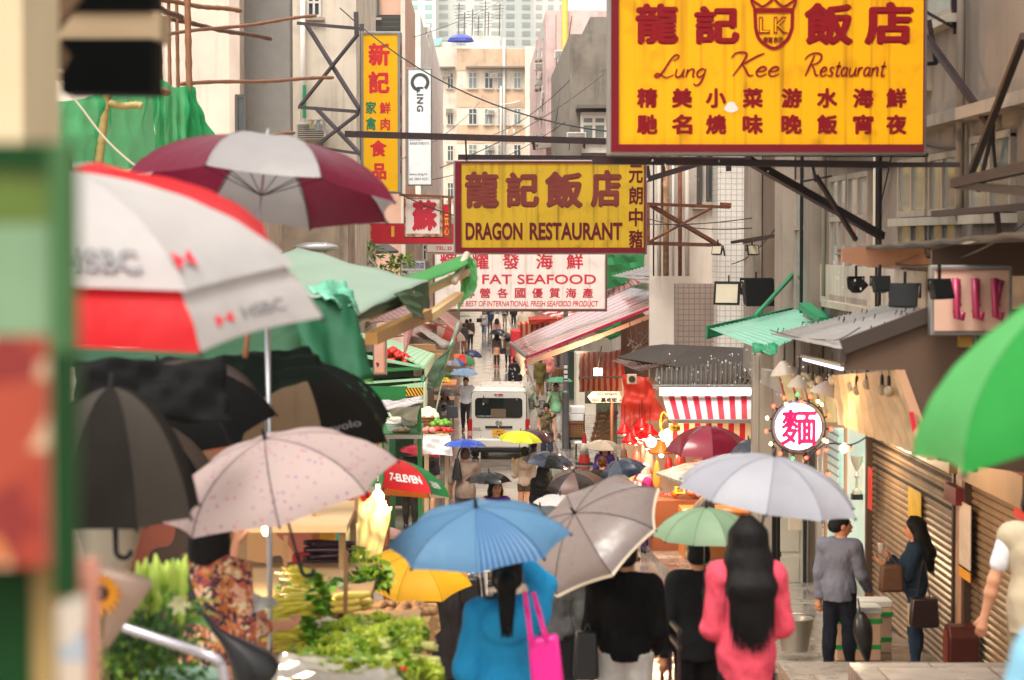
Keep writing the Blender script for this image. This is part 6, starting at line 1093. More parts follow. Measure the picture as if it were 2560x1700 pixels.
# roller shutters
def shut(lb, pa, pb, holes):
    y0, y1 = YX(pb), YX(pa); X = XR-.08; zt, zb = 3.72, gz((y0+y1)/2)+.1; o = thing('roller_shutter', lb, 'shutter', (X, (y0+y1)/2, zb)); b = MB(); n = int((zt-zb)/.075)
    for i in range(n): z = zb+i*.075; b.add([(X, y0, z), (X, y1, z), (X-.018, y1, z+.02), (X-.022, y1, z+.05), (X-.022, y0, z+.05), (X-.018, y0, z+.02), (X, y0, z+.068), (X, y1, z+.068)], [(0, 1, 2, 5), (5, 2, 3, 4), (4, 3, 7, 6)])
    obj('slats', b, mat('shutter_steel', '#a08468', .4, .35, streak=.55, var=.3), o); obj('frame', MB().box2((X-.09, y0-.09, zb), (XR, y0, zt)).box2((X-.09, y1, zb), (XR, y1+.12, zt)), mat('shutter_frame', '#4a3526', .5, .2), o); obj('hood', MB().box2((X-.14, y0-.1, zt), (XR, y1+.12, zt+.3)), mat('shutter_hood', '#a08468', .5, streak=.3), o)
    if holes:
        h = MB()
        for k in range(3):
            for j in range(int((y1-y0)/.1)): y = y0+.06+j*.1; h.box2((X-.026, y, zt-.13-k*.15), (X-.021, y+.05, zt-.09-k*.15))
        obj('vent_holes', h, mat('hole_black', '#1a120c', .8), o)
    return o
shut('closed ridged roller shutter with rows of vent holes behind the woman in denim', 2206, 2428, True); shut('closed ridged roller shutter at the far right edge', 2462, 2620, False)
solo('door_pillar', 'pink papered pillar strip between the two roller shutters', 'pillar', MB().box2((XR-.16, YX(2452)+.02, gz(24)), (XR-.02, YX(2436), 3.72)), mat('papered_strip', '#b88b72', .5, var=.4, scale=5))
def flat(nm, lb, cat, x0, x1, y0, y1, m, X=None, th=.01, group=None):
    X = X or XR-.125; ya, yb_ = 6000*X/(x1-1200), 6000*X/(x0-1200); d = (ya+yb_)/2; return solo(nm, lb, cat, MB().box2((X-th, ya, Z_(y1, d)), (X, yb_, Z_(y0, d))), m, group)
flat('paper_notice', 'yellow paper notice taped to the ridged shutter', 'notice', 2278, 2310, 1225, 1300, mat('yellow_paper', '#e2b221', .6, var=.3, scale=8)); flat('letter_box', 'dark red metal box hung between the shutters', 'box', 2396, 2426, 1215, 1258, mat('dark_red_paint', '#6b1420', .4), th=.12); flat('paper_notice', 'torn white poster strip on the pillar between the shutters', 'notice', 2408, 2436, 1260, 1425, mat('white_paper', '#d6c3b2', .5, var=.3, scale=6), X=XR-.17); flat('paper_notice', 'torn yellow paper scrap low on the pillar between the shutters', 'notice', 2408, 2436, 1420, 1450, mat('amber_paper', '#e39a2a', .6), X=XR-.17); flat('red_banner', 'red paper strip beside the shutter frame', 'notice', 2176, 2186, 1170, 1275, mat('red_paper', '#d2281e', .5), X=XR-.2); flat('red_banner', 'red banner at the right edge in front of the far shutter', 'banner', 2546, 2580, 1150, 1300, mat('red_paper', '#d2281e', .5), X=XR-.14)
r = thing('shrine_box', 'dark red wooden doorway shrine box standing by the shutter pillar', 'shrine', PX(2402, 1650, 4.7)); q = r.location; z0 = gz(q.y)+.13; r.location.z = z0; pr = [(-.17, 0), (.17, 0), (.17, .42), (.1, .52), (-.1, .52), (-.17, .42)]; obj('case', MB().prism([(q.x-.14+.0, q.y+a, z0+b2) for a, b2 in pr], (.28, 0, 0)), mat('maroon_wood', '#4a1710', .35), r, bevel=.012); obj('front', MB().prism([(q.x-.155, q.y+a*.7, z0+.05+b2*.8) for a, b2 in pr], (.012, 0, 0)), mat('maroon_wood_light', '#6b2418', .4), r)
# noodle shop front (glass case and door) left of the shutters
r = thing('noodle_shop', 'mint glazed noodle shop front with a trophy display window', 'shop front', (XR-.1, 31, gz(31))); ya, yb_ = YX(2192), YX(2082); obj('frame', MB().box2((XR-.1, ya, gz(29)), (XR-.03, ya+.14, 3.7)).box2((XR-.1, yb_-.14, gz(31)), (XR-.03, yb_, 3.7)).box2((XR-.1, (ya+yb_)/2-.06, gz(30)), (XR-.03, (ya+yb_)/2+.06, 3.7)), mat('pinkish_frame', '#c08f70', .5), r); obj('glazing', MB().box2((XR-.07, ya+.14, 1.9), (XR-.06, yb_-.14, 3.7)), mat('mint_glass', '#b5d1be', .12, emit='#cfe6d2', es=.25), r); obj('base_panel', MB().box2((XR-.09, ya+.14, gz(30)), (XR-.03, yb_-.14, 1.9)), mat('mint_base', '#b9c4b4', .5), r)
obj('menu_board', MB().box2((XR-.11, YX(2120), 2.7), (XR-.101, YX(2092), 3.5)), mat('menu_white', '#dfe9e2', .5, pat=grid_pat('#7d9d98', (0, 0, 9), .3)), r); obj('tile_strip', MB().box2((XR-.12, yb_, gz(31)), (XR-.02, YX(2040), 3.7)), mat('ring_tile', '#d9cfc0', .4, pat=spot_pat('#7a5a44', 4, .12)), r)
r = thing('trophy', 'gilt trophy standing in the shop front window', 'trophy', PX(2142, 1236, XR-.14)); c = r.location; obj('cup', MB().lathe([(.0, .0), (.06, .0), (.06, .05), (.02, .08), (.015, .2), (.04, .24), (.015, .3), (.07, .42), (.08, .5)], 12, c=c), mat('gilt', '#cfc9b4', .25, .5), r, smooth=40); obj('plinth', MB().box(c+V((0, 0, -.03)), (.14, .14, .07)), DARK, r)
DOORW = mat('white_door', '#cfc8b9', .5, streak=.25); r = thing('side_door', 'white panelled door and jamb beside the tiled noodle shop front', 'door', PX(1995, 1540, 4.75)); d0 = 6000*4.7/(2026-1200); obj('leaf', MB().box2((P(1962, 0, d0+.6).x, d0+.6, gz(34)), (P(2026, 0, d0+.6).x, d0+.66, P(0, 1225, d0).z)), DOORW, r); obj('panel', MB().box2((P(1970, 0, d0).x, d0+.57, P(0, 1395, d0).z), (P(2018, 0, d0).x, d0+.598, P(0, 1310, d0).z)).box2((P(1970, 0, d0).x, d0+.57, P(0, 1530, d0).z), (P(2018, 0, d0).x, d0+.598, P(0, 1410, d0).z)), mat('white_door2', '#bdb5a5', .5), r); obj('jamb', MB().box2((P(2028, 0, d0).x, d0+.5, gz(33)), (P(2036, 0, d0).x, d0+.7, P(0, 1140, d0).z)), DARK, r)
solo('dark_gate', 'black folding grille left of the white panelled door', 'gate', MB().box2((P(1912, 0, 37).x, 37, gz(37)), (P(1958, 0, 37).x, 37.1, P(0, 1290, 37).z)), mat('grille_black', '#1d1713', .5, pat=grid_pat('#5a4a3d', (14, 0, 0), .2)))
solo('stall_post', 'pale square pier left of the black folding grille', 'post', MB().box2((P(1885, 0, 36).x, 36, gz(36)), (P(1915, 0, 36).x, 36.2, P(0, 1280, 36).z)), mat('pier_pale', '#b9a58f', .6, streak=.3))
# butcher stalls ------------------------------------------------------------------
r = thing('butcher_stall', 'brightly lit butcher stall with a red and white awning and a bright tube light', 'market stall', V((P(1770, 0, 42).x, 40, gz(42)))); x0, x1 = P(1560, 0, 43).x, P(1890, 0, 43).x
obj('back_wall', MB().box2((P(1560, 0, 46).x, 46.5, gz(46)), (5.4, 46.6, P(0, 950, 46).z)), mat('warm_back_wall', '#d8a886', .6, var=.3, scale=3), r)
A = [P(1655, 988, 41.6), P(1882, 986, 41.6), P(1882, 1047, 40.6), P(1672, 1048, 40.6)]; obj('awning', MB().quad(*A, 16, 6, sag=.02), RST, r, solid=.008); obj('gutter_bar', MB().box2((A[3].x-.05, 40.45, A[3].z-.06), (A[2].x, 40.6, A[3].z)), mat('gutter_grey', '#77706a'), r); obj('valance', MB().quad(A[3]-V((0, .05, .06)), A[2]-V((0, .05, .06)), A[2]-V((0, .05, .42)), A[3]-V((0, .05, .42)), 16, 3), mat('awning_red_white_low', '#e9d9b0', .55, pat=stripe_pat('#d01d2a', 7.5, 0, .5, .2), transl=.4), r)
obj('tube_light', MB().tube([P(1665, 980, 41.2), P(1880, 979, 41.2)], .045, 8), mat('tube_white', '#ffffff', .4, emit='#f2ecff', es=3), r); obj('tube_box', MB().box2((P(1650, 0, 41.4).x, 41.3, P(0, 990, 41.4).z), (P(1882, 0, 41.4).x, 41.45, P(0, 970, 41.4).z)), WHP, r)
obj('price_card', MB().box2((P(1678, 0, 40.3).x, 40.3, P(0, 1080, 40.3).z), (P(1704, 0, 40.3).x, 40.32, P(0, 1064, 40.3).z)), FR_Y, r); obj('lettering', MB().tpx('牛腩', 1681, 1066, 1701, 1073, 40.29, .02).tpx('18元', 1681, 1074, 1701, 1079, 40.29, .01), LRED, r)
obj('counter', MB().box2((P(1715, 0, 39).x, 39, gz(39)), (P(1880, 0, 39).x, 40.2, P(0, 1285, 39).z)), mat('counter_orange', '#c9772f', .5, var=.3), r); obj('hanging_rail', MB().tube([P(1545, 1095, 42), P(1880, 1100, 41)], .02, 6), STEEL, r)
obj('post', MB().box2((P(1606, 0, 42).x, 42, gz(42)), (P(1613, 0, 42).x, 42.1, P(0, 1100, 42).z)), mat('brown_post', '#7d4e3c'), r); obj('side_roof', MB().quad(P(1640, 1185, 37), P(1745, 1150, 38), P(1860, 1130, 37), P(1730, 1215, 35), 10, 4), mat('cream_panel', '#d9c7ae', .4, wet=1), r, solid=.04); obj('side_roof_label', MB().quad(P(1716, 1188, 35.9)+V((0, 0, .04)), P(1790, 1166, 36.4)+V((0, 0, .04)), P(1782, 1176, 36)+V((0, 0, .04)), P(1728, 1196, 35.5)+V((0, 0, .04)), 4, 2), mat('letter_blue', '#1d4aa0'), r)
solo('tarpaulin', 'translucent orange red tarpaulin glowing beside the butcher stall', 'tarpaulin', MB().quad(P(1558, 935, 44), P(1625, 945, 43.6), P(1662, 1048, 43.2), P(1552, 1078, 43.6), 22, 18, wr=.035, seed=6, corr=(2.3, .06, 1)), mat('orange_tarp', '#cc331a', .5, transl=.42, var=.25, scale=3), smooth=True)
c = P(1580, 948, 42.9); r = thing('wall_fan', 'small cream box with a round grille on top of the orange red tarpaulin', 'speaker', c); obj('box', MB().box2((c.x-.09, c.y, c.z-.09), (c.x+.09, c.y+.1, c.z+.09)), mat('cream_box', '#b59c86', .5), r, bevel=.015); obj('grille', MB().lathe([(.045, .012), (.06, .012), (.06, 0), (.045, 0)], 20, M.Rotation(R(90), 3, 'X'), c=c-V((0, .002, 0))), DARK, r)  # plain box and ring stand in for a small white frame fan
RSH = mat('red_lampshade', '#d6120f', .3, transl=.45); YSH = mat('yellow_lampshade', '#e38a1a', .35, transl=.3); HOT = mat('bulb_hot', '#ffffff', .3, emit='#ffdcb0', es=9)
for i, (px, py) in enumerate(((1562, 1084), (1585, 1092), (1575, 1106), (1598, 1082), (1612, 1096), (1625, 1086), (1590, 1110), (1605, 1070))):
    c = P(px, py, 42-.15*(i % 3)); o = thing('red_lamp', 'red enamel market lamp in the cluster under the orange tarpaulin', 'lamp', c, None, 'red lamps clustered over the butcher counter'); obj('shade', MB().lathe([(.03, .17), (.05, .16), (.06, .1), (.13, .05), (.16, 0)], 16, c=c), RSH, o, smooth=True, solid=.004); obj('bulb', MB().ell(c+V((0, 0, .02)), (.035, .035, .045), 8, 6), HOT, o, smooth=True); obj('cord', MB().tube([c+V((0, 0, .17)), c+V((.0, .0, .5))], .006, 5), DARK, o)
    if i in (1, 4): lamp('red_lamp_light', c+V((0, 0, -.07)), 30, (1, .62, .38), .05, o)
c = P(1653, 1133, 39.6); o = thing('yellow_lamp', 'yellow enamel market lamp with a glaring bulb over the butcher counter', 'lamp', c); obj('shade', MB().lathe([(.03, .2), (.06, .19), (.1, .09), (.19, .03), (.2, 0)], 18, c=c), YSH, o, smooth=True, solid=.004); obj('bulb', MB().ell(c+V((0, 0, -.02)), (.04, .04, .05), 10, 8), HOT, o, smooth=True); obj('stem', MB().tube(spline([c+V((0, 0, .2)), c+V((0, .02, .42)), c+V((.08, .05, .55)), c+V((.22, .2, .5))], 5), .012, 6), FR_Y, o); lamp('yellow_lamp_light', c+V((0, -.05, -.1)), 50, (1, .68, .36), .06, o)
c = P(1654, 1086, 41); o = thing('bare_bulb', 'bare glaring bulb on a curved yellow stem above the yellow lamp', 'lamp', c); obj('bulb', MB().ell(c, (.04, .04, .05), 10, 8), HOT, o, smooth=True); obj('stem', MB().tube(spline([c+V((0, 0, .05)), c+V((-.02, .02, .25)), c+V((.03, .04, .38)), c+V((.12, .2, .3))], 5), .014, 6), FR_Y, o); lamp('bare_bulb_light', c+V((0, -.1, 0)), 45, (1, .74, .46), .06, o)
c = P(1680, 1095, 40.9); solo('lamp_reflector', 'white lamp reflector glaring beside the maroon umbrella', 'lamp', MB().lathe([(.02, .12), (.12, .06), (.2, -.02)], 16, M.Rotation(R(60), 3, 'X'), c=c), mat('reflector_lit', '#fff6e8', .4, emit='#ffe9cc', es=2.2), solid=.006)
r = thing('hanging_scale', 'round dial scale hanging among the red lamps', 'scale', P(1628, 1117, 41.6)); c = P(1628, 1105, 41.6); obj('dial', MB().lathe([(0, .0), (.1, 0), (.1, .05)], 20, M.Rotation(R(90), 3, 'X'), c=c), mat('dial_face', '#e8d8d0', .4), r); obj('rim', MB().lathe([(.098, -.01), (.115, 0), (.098, .02)], 20, M.Rotation(R(90), 3, 'X'), c=c+V((0, -.012, 0))), mat('dial_rim', '#4b4378', .4), r); obj('pan', MB().lathe([(.0, -.2), (.06, -.17), (.1, -.13)], 12, c=c), FR_R, r)
for i, (px, py, Y, w_, h_, m, lb) in enumerate(((1590, 1165, 42, .22, .5, 'fresh_meat', 'pale side of pork hanging left of the brown stall post'), (1622, 1160, 42.5, .2, .55, 'pork_fat', 'spotted pink cut of pork hanging right of the brown stall post'), (1600, 1195, 42.6, .16, .4, 'lilac_bag', 'lilac plastic bag hanging on the butcher rail'), (1642, 1190, 41.5, .14, .5, 'yellow_bag', 'yellow carrier bag hanging under the yellow lamp'), (1700, 1150, 42, .2, .3, 'fresh_meat', 'dark red cut of meat hanging under the maroon umbrella'))):
    c = P(px, py, Y); mb = MB(); mb.lathe([(.01, h_*.55), (w_*.25, h_*.45), (w_*.45, h_*.1), (w_*.5, -h_*.2), (w_*.3, -h_*.42), (.02, -h_*.46)], 12, M.Diagonal((1, .55, 1)), c=c); mb.tube([c+V((0, 0, h_*.5)), c+V((0, 0, h_*.7))], .006, 5)
    solo('hanging_bag' if 'bag' in m else 'hanging_meat', lb, 'bag' if 'bag' in m else 'meat', mb, {'fresh_meat': MEAT, 'pork_fat': mat('pork_fat', '#e3a994', .35, var=.3, scale=7), 'lilac_bag': mat('lilac_bag', '#b9a3c4', .3, transl=.4), 'yellow_bag': mat('yellow_bag', '#e8b54a', .35, transl=.4)}[m], smooth=True)
for i in range(9):
    c = P(1722+i*16, 1280+5*(i % 3), 39.4+.15*(i % 2)); mb = MB(); mb.ell(c, (.13, .1, .06), 10, 8, rot=M.Rotation(i, 3, 'Z')); solo('meat_cut', 'cut of raw meat laid out on the butcher counter', 'meat', mb, MEAT if i % 2 else mat('pork_fat', '#e3a994'), 'meat cuts on the butcher counter', smooth=True)
# wall clutter on the brown tenement
for i, (px, z0, z1, r_, m, lb) in enumerate(((2075, 5.3, 12, .035, PIL, 'pale conduit beside the tall window pair'), (2205, 5.8, 8.6, .03, WFRAME, 'thin white pipe left of the double casement'), (2420, 6.3, 12, .045, PIL, 'fat plastered pipe right of the double casement'), (2018, 4.6, 12, .03, DARK, 'thin black conduit on the recess pilaster'))):
    y = YX(px); solo('wall_pipe', lb+' on the brown tenement', 'pipe', MB().tube([(XR-.08, y, z0), (XR-.08, y, (z0+z1)/2), (XR-.08, y+.02, z1)], r_, 8), m, 'pipes on the brown tenement', smooth=True)
mb = MB()
for k, (pa, za, pb, zb) in enumerate(((2060, 7.25, 2340, 7.0), (2100, 5.9, 2330, 6.1), (2240, 7.5, 2420, 7.05), (2190, 6.2, 2250, 7.4))): a, b2 = V((XR-.05, YX(pa), za)), V((XR-.05, YX(pb), zb)); mb.tube([a.lerp(b2, t/10)-V((0, 0, .12*4*(t/10)*(1-t/10))) for t in range(11)], .012, 5)
solo('wall_cables', 'sagging cables clipped along the brown tenement wall', 'cables', mb, DARK)
# water dripping off the eaves
mb = MB(); rd = random.Random(31)
for x0, x1, y0, y1, Y, n in ((1276, 1312, 895, 968, 60, 26), (1640, 1880, 880, 985, 39.5, 40), (1560, 1720, 700, 780, 54, 20), (1770, 1930, 840, 980, 29.5, 22), (1940, 2110, 880, 1010, 23, 24), (2050, 2300, 640, 760, 24, 18), (1110, 1330, 880, 1100, 55, 30), (1600, 2000, 400, 470, 24, 12)):
    for i in range(n): rr_ = rd.uniform(1.0, 2.2)/S(Y); mb.ell(P(rd.uniform(x0, x1), rd.uniform(y0, y1), Y+rd.uniform(-.6, .6)), (rr_, rr_, rr_*rd.uniform(1.2, 2.2)), 6, 5)
struct('raindrops', mb, mat('water_drop', '#ffffff', .02, trans=.6, spec=1), 'stuff', smooth=True)

# more goods under the butcher lamps
for i, (px, py, Y, w_, h_, k, lb) in enumerate(((1672, 1165, 42.6, .16, .34, 1, 'red bag hanging under the tube light, left end of the row'), (1722, 1120, 43, .14, .3, 0, 'cream bag hanging behind the maroon umbrella'), (1838, 1128, 42.8, .14, .3, 1, 'red bag hanging behind the maroon umbrella at its right'), (1560, 1150, 43.4, .16, .44, 2, 'brown bag hanging at the left end of the butcher rail'), (1612, 1210, 43, .15, .3, 0, 'cream bag hanging low beside the brown stall post'))):
    c = P(px, py, Y); solo('hanging_bag', lb, 'bag', MB().lathe([(.01, h_*.5), (w_*.3, h_*.4), (w_*.5, -h_*.1), (w_*.42, -h_*.42), (.02, -h_*.46)], 10, M.Diagonal((1, .6, 1)), c=c).tube([c+V((0, 0, h_*.45)), c+V((0, 0, h_*.8))], .006, 5), mat(('cream_poly', 'red_poly', 'brown_poly')[k], ('#dcc8ad', '#c4261f', '#8a5a3a')[k], .35, transl=.35, var=.3, scale=10), smooth=True)
heap('goods_heap', 'heap of orange fruit at the back of the butcher stall', 'fruit', P(1745, 1235, 41), .4, .25, .2, 40, .06, FR_O, 12); heap('goods_heap', 'heap of yellow packets beside the orange fruit', 'packets', P(1840, 1240, 40.8), .3, .25, .16, 30, .07, FR_Y, 13); heap('goods_heap', 'heap of raw red meat left of the orange fruit', 'meat', P(1660, 1255, 41.5), .35, .25, .12, 26, .08, MEAT, 14)
solo('goods_rack', 'wooden rack holding the fruit heaps in the butcher stall', 'rack', MB().box2((P(1630, 0, 41).x, 40.6, gz(41)), (P(1885, 0, 41).x, 41.6, P(0, 1248, 41).z)), mat('rack_wood', '#8a4a26', .6, streak=.3))
for i, (px, py, tx) in enumerate(((1700, 1225, '28'), (1775, 1215, '15'), (1828, 1220, '10'))): c = P(px, py, 40.5); o = solo('price_card', ['yellow price card above the raw meat', 'yellow price card above the orange fruit', 'yellow price card above the yellow packets'][i], 'price card', MB().box2((c.x-.09, 40.5, c.z-.06), (c.x+.09, 40.51, c.z+.06)), mat('card_yellow', '#ecc84a', .6)); obj('lettering', MB().text(tx, (c.x-.05, 40.495, c.z-.03), (1, 0, 0), (0, 0, 1), .1, .06, .02, 0), LRED, o)
# ------------------------------------------------------------------ near left: vegetable stall
Yt = 13.0
def ZT(y): return 6.1-(1640-600)/6000*14+ .0*(y-14)
r = thing('market_stall', 'low vegetable stall with stepped shelves at the lower left', 'market stall', (-1.05, 14.5, gz(14.5)))
PLY = mat('old_plywood', '#8f7350', .8, streak=.4); zf = 3.60
obj('table_top', MB().box2((-1.25, 12.9, zf-.05), (-.40, 16.2, zf)), PLY, r); [obj('leg', MB().beam((x, y, gz(y)-.02), (x, y, zf-.05), .05), PLY, r) for x in (-1.2, -.46) for y in (13.0, 16.1)]
obj('shelf', MB().box2((-1.75, 16.3, 3.62), (-.75, 18.0, 3.67)), PLY, r); obj('shelf', MB().box2((-1.95, 17.6, 3.95), (-.98, 19.3, 4.0)), mat('shelf_board', '#c9a77d', .7), r); [obj('leg', MB().beam((x, y, gz(y)), (x, y, 3.93), .05), PLY, r) for x in (-1.9, -1.02) for y in (17.7, 19.2)]
for i, (x, y, z0, z1) in enumerate(((P(705, 0, 15.8).x, 15.8, 3.6, 4.15), (P(858, 0, 15.4).x, 15.4, 3.6, 4.1), (P(780, 0, 18.2).x, 18.2, 3.9, 4.4), (P(886, 0, 18.6).x, 18.6, 3.9, 4.25))): obj('price_stick', MB().beam((x, y, z0), (x+.01, y, z1), .028, .012), WD, r)
solo('plastic_sheet', 'clear crumpled plastic sheet over the front of the vegetable stall', 'sheet', MB().quad(P(660, 1720, 12.4), P(1015, 1720, 12.4), P(965, 1636, 13.6), P(700, 1640, 13.6), 26, 16, wr=.014, seed=9), mat('clear_sheet2', '#dcd3c6', .15, transl=.3, var=.2, scale=5), smooth=True, solid=.004)
LET = [mat('lettuce_light', '#bccc4a', .4, transl=.35, var=.4, scale=22, drops=.3), mat('lettuce_green', '#7da22c', .4, transl=.35, var=.4, scale=22), mat('lettuce_pale', '#c8cf86', .45, transl=.3, var=.25), mat('choy_stem', '#d9d88a', .4, transl=.2)]
def cabbage(seed, kind):
    rd = random.Random(seed); mb = MB()
    if kind == 0:    # loose lettuce head
        for i in range(46):
            a = rd.random()*6.28; q = rd.random(); ang = .25+1.15*q; d = V((math.sin(ang)*math.cos(a), math.sin(ang)*math.sin(a), math.cos(ang))); c = V((0, 0, .015))+d*.03; L = rd.uniform(.08, .13); sd_ = d.cross(V((math.cos(a+1.5), math.sin(a+1.5), .3))).normalized()
            up = sd_.cross(d); f = lambda u, v: c+d*L*v+sd_*((u-.5)*.10*math.sin(.35+2.3*v))+up*(.03*v*v*(1 if q < .5 else -.5)+.012*math.sin(u*14+i)*v)
            mb.sheet(f, 6, 4, 0 if q < .5 else (1 if rd.random() < .7 else 2))
    else:            # bundle of leafy stems lying along x
        for i in range(26):
            y0, z0 = rd.uniform(-.05, .05), rd.uniform(0, .06); L = rd.uniform(.2, .3); st = [V((-.12, y0*.6, z0)), V((0, y0, z0+.02)), V((L*.6, y0*1.8, z0+.02+rd.uniform(0, .05)))]; mb.tube(spline(st, 3), .005, 5, 3)
            for k in range(3): leaf(mb, st[2]-V((.03*k, 0, 0)), rd.uniform(.07, .12), .03, (1, rd.uniform(-.8, .8), rd.uniform(-.2, .7)), (rd.uniform(-1, 1), rd.uniform(-1, 1), 1), rd.choice((0, 1, 1)))
    return mb
protos = [(cabbage(k, k % 2), k % 2) for k in range(6)]; pm = [None]*6; rd = random.Random(21); n = 0
for i in range(84):
    k = rd.randrange(6); u, v = rd.random(), rd.random(); y = 13.0+1.8*v; x0, x1 = P(770+20*v, 0, y).x, P(1070-25*v, 0, y).x; x = x0+(x1-x0)*u; hump = .10*math.sin(math.pi*min(1, max(0, u)))**.7*math.sin(math.pi*(.15+.7*v)); z = zf+hump*rd.uniform(.5, 1.05)
    kind = protos[k][1]; lb = 'loose light green lettuce head in the heap on the low vegetable stall' if kind == 0 else 'bundle of green leafy stems in the heap on the low vegetable stall'
    if pm[k] is None: pm[k] = solo('lettuce' if kind == 0 else 'greens_bundle', lb, 'lettuce' if kind == 0 else 'greens', protos[k][0], LET, 'leafy greens heaped on the vegetable stall'); o = pm[k]
    else: o = dup(pm[k])
    o.location = (x, y, z); o.rotation_euler = (rd.uniform(-.5, .5), rd.uniform(-.5, .5), rd.random()*6.3); s_ = rd.uniform(.6, 1.0); o.scale = (s_,)*3
GY = [mat('yellow_choy', '#d8ca3c', .45, transl=.3, var=.35, scale=12), mat('choy_leaf', '#76a62c', .5, transl=.3, var=.4), LET[3]]
for i in range(16):
    y = 14.2+1.5*(i % 8)/8; x = P(705+rd.random()*65, 0, y).x; mb = MB()
    if i < 2:
        for j in range(40):
            a = V((-.14+rd.uniform(0, .05), rd.uniform(-.06, .06), rd.uniform(0, .08))); b2 = a+V((rd.uniform(.18, .26), rd.uniform(-.03, .03), rd.uniform(-.02, .04))); mb.tube([a, b2], .006, 5, 0); leaf(mb, a, .08, .03, (-1, rd.uniform(-.8, .8), rd.uniform(-.4, .5)), (0, rd.uniform(-1, 1), 1), 1)
        cb = solo('greens_bundle', 'bundle of yellow stemmed choy stacked beside the lettuces', 'greens', mb, GY, 'yellow stemmed choy on the stall'); o = cb
    else: o = dup(cb)
    o.location = (x, y, zf+.03+.07*(i//5)); o.rotation_euler = (rd.uniform(-.2, .2), rd.uniform(-.2, .3), rd.uniform(-.5, .5)+math.pi*.9)
VD = [mat('dark_greens', '#27481a', .5, transl=.2, var=.4), mat('mid_greens', '#4f7d22', .5, transl=.25, var=.3)]
for i, (px, py, Y, rr, m, lb) in enumerate(((775, 1495, 16.6, .24, VD, 'dark bushy parsley mound on the second shelf'), (760, 1530, 16.0, .22, VD[::-1], 'mound of dark green stems in front of the parsley'), (905, 1430, 18.4, .2, [LET[1], LET[0]], 'bushy light green leaves beside the hanging red bag'), (880, 1480, 17, .13, VD, 'dark leafy herbs left of the red peppers'), (930, 1450, 17.2, .12, [LET[1], VD[0]], 'small green pods right of the red peppers'))):
    mb = MB(); bush(mb, P(px, py, Y), rr, rr, rr*.6, 170, .09, .028, rd, (0, 0, 1)); solo('greens_mound', lb, 'greens', mb, m)
def logs(nm, lb, cat, px, py, Y, n, L, rad, m, cols, seed, dirx=(1, .1, 0)):
    rd = random.Random(seed); c0 = P(px, py, Y); d = V(dirx).normalized(); first = None
    for i in range(n):
        c = c0+V((rd.uniform(-.05, .05), (i % cols-cols/2)*rad*1.9, (i//cols)*rad*1.6)); mb = MB()
        if first is None: k = [V((-L/2, 0, 0)), V((-L/4, .01, 0)), V((L/4, 0, 0)), V((L/2, -.02, .01))]; mb.tube(spline(k, 3), [rad*(.35+.65*math.sin(math.pi*(.12+.8*t/9))) for t in range(10)], 8); first = solo(nm, lb, cat, mb, m, cat+' laid out on the stall shelf', smooth=True); o = first
        else: o = dup(first)
        o.location = c; o.rotation_euler = (0, rd.uniform(-.06, .06), math.atan2(d.y, d.x)+rd.uniform(-.12, .12))
logs('aubergine', 'long dark purple aubergine on the upper shelf of the vegetable stall', 'aubergines', 825, 1408, 18.6, 14, .34, .028, AUB, 4, 1); logs('courgette', 'long dark green cucumber under the aubergines', 'cucumbers', 790, 1440, 18.2, 8, .42, .026, mat('cucumber', '#2f4a1c', .4, var=.3), 5, 2); logs('long_bean', 'bundle strand of pale green long beans above the aubergines', 'long beans', 850, 1388, 19, 16, .36, .012, mat('long_bean', '#93a53c', .5, var=.3), 5, 3, (1, -.15, 0)); logs('corn_cob', 'pale yellow corn cob beside the brown roots', 'corn cobs', 870, 1528, 15.9, 9, .24, .028, mat('corn_pale', '#d8c65e', .5, var=.25), 4, 4)
heap('garlic_heap', 'heap of pinkish white garlic bulbs behind the yellow choy', 'garlic', P(812, 1575, 14.9), .1, .1, .06, 24, .032, GAR, 5); heap('root_heap', 'knobbly heap of brown ginger roots behind the lettuces', 'ginger', P(985, 1535, 16.3), .3, .22, .08, 60, .035, BRN, 6); heap('root_heap', 'brown ginger roots along the right side of the lettuces', 'ginger', P(1050, 1610, 14.6), .08, .5, .05, 50, .03, BRN, 7)
for i, (px, py) in enumerate(((880, 1462), (888, 1478), (897, 1492), (905, 1470))): c = P(px, py, 17.1); solo('red_pepper', 'glossy red pepper held up in the clear bag above the herbs', 'pepper', MB().lathe([(.0, -.06), (.025, -.05), (.04, 0), (.035, .035), (.012, .045), (.006, .065)], 10, c=c), mat('pepper_red', '#d1230f', .2), 'red peppers on the stall', smooth=True)
for i, (px, py) in enumerate(((985, 1672), (1000, 1688), (1012, 1692), (975, 1660), (1022, 1700), (1006, 1676))): solo('tomato', 'small red tomato at the front corner of the lettuces', 'tomato', MB().ell(P(px, py, 13.1), (.028, .028, .025), 10, 8), mat('tomato_red', '#c8281a', .2), 'tomatoes at the front corner of the stall', smooth=True)
def boxtray(nm, lb, cat, px, py, Y, w_, d_, h_, m): c = P(px, py, Y); t = .012; mb = MB().box2((c.x-w_/2, c.y-d_/2, c.z), (c.x+w_/2, c.y+d_/2, c.z+t)); [mb.box2(a, b2) for a, b2 in (((c.x-w_/2, c.y-d_/2, c.z), (c.x+w_/2, c.y-d_/2+t, c.z+h_)), ((c.x-w_/2, c.y+d_/2-t, c.z), (c.x+w_/2, c.y+d_/2, c.z+h_)), ((c.x-w_/2, c.y-d_/2+t, c.z+t), (c.x-w_/2+t, c.y+d_/2-t, c.z+h_)), ((c.x+w_/2-t, c.y-d_/2+t, c.z+t), (c.x+w_/2, c.y+d_/2-t, c.z+h_)))]; return solo(nm, lb, cat, mb, m, bevel=.004)
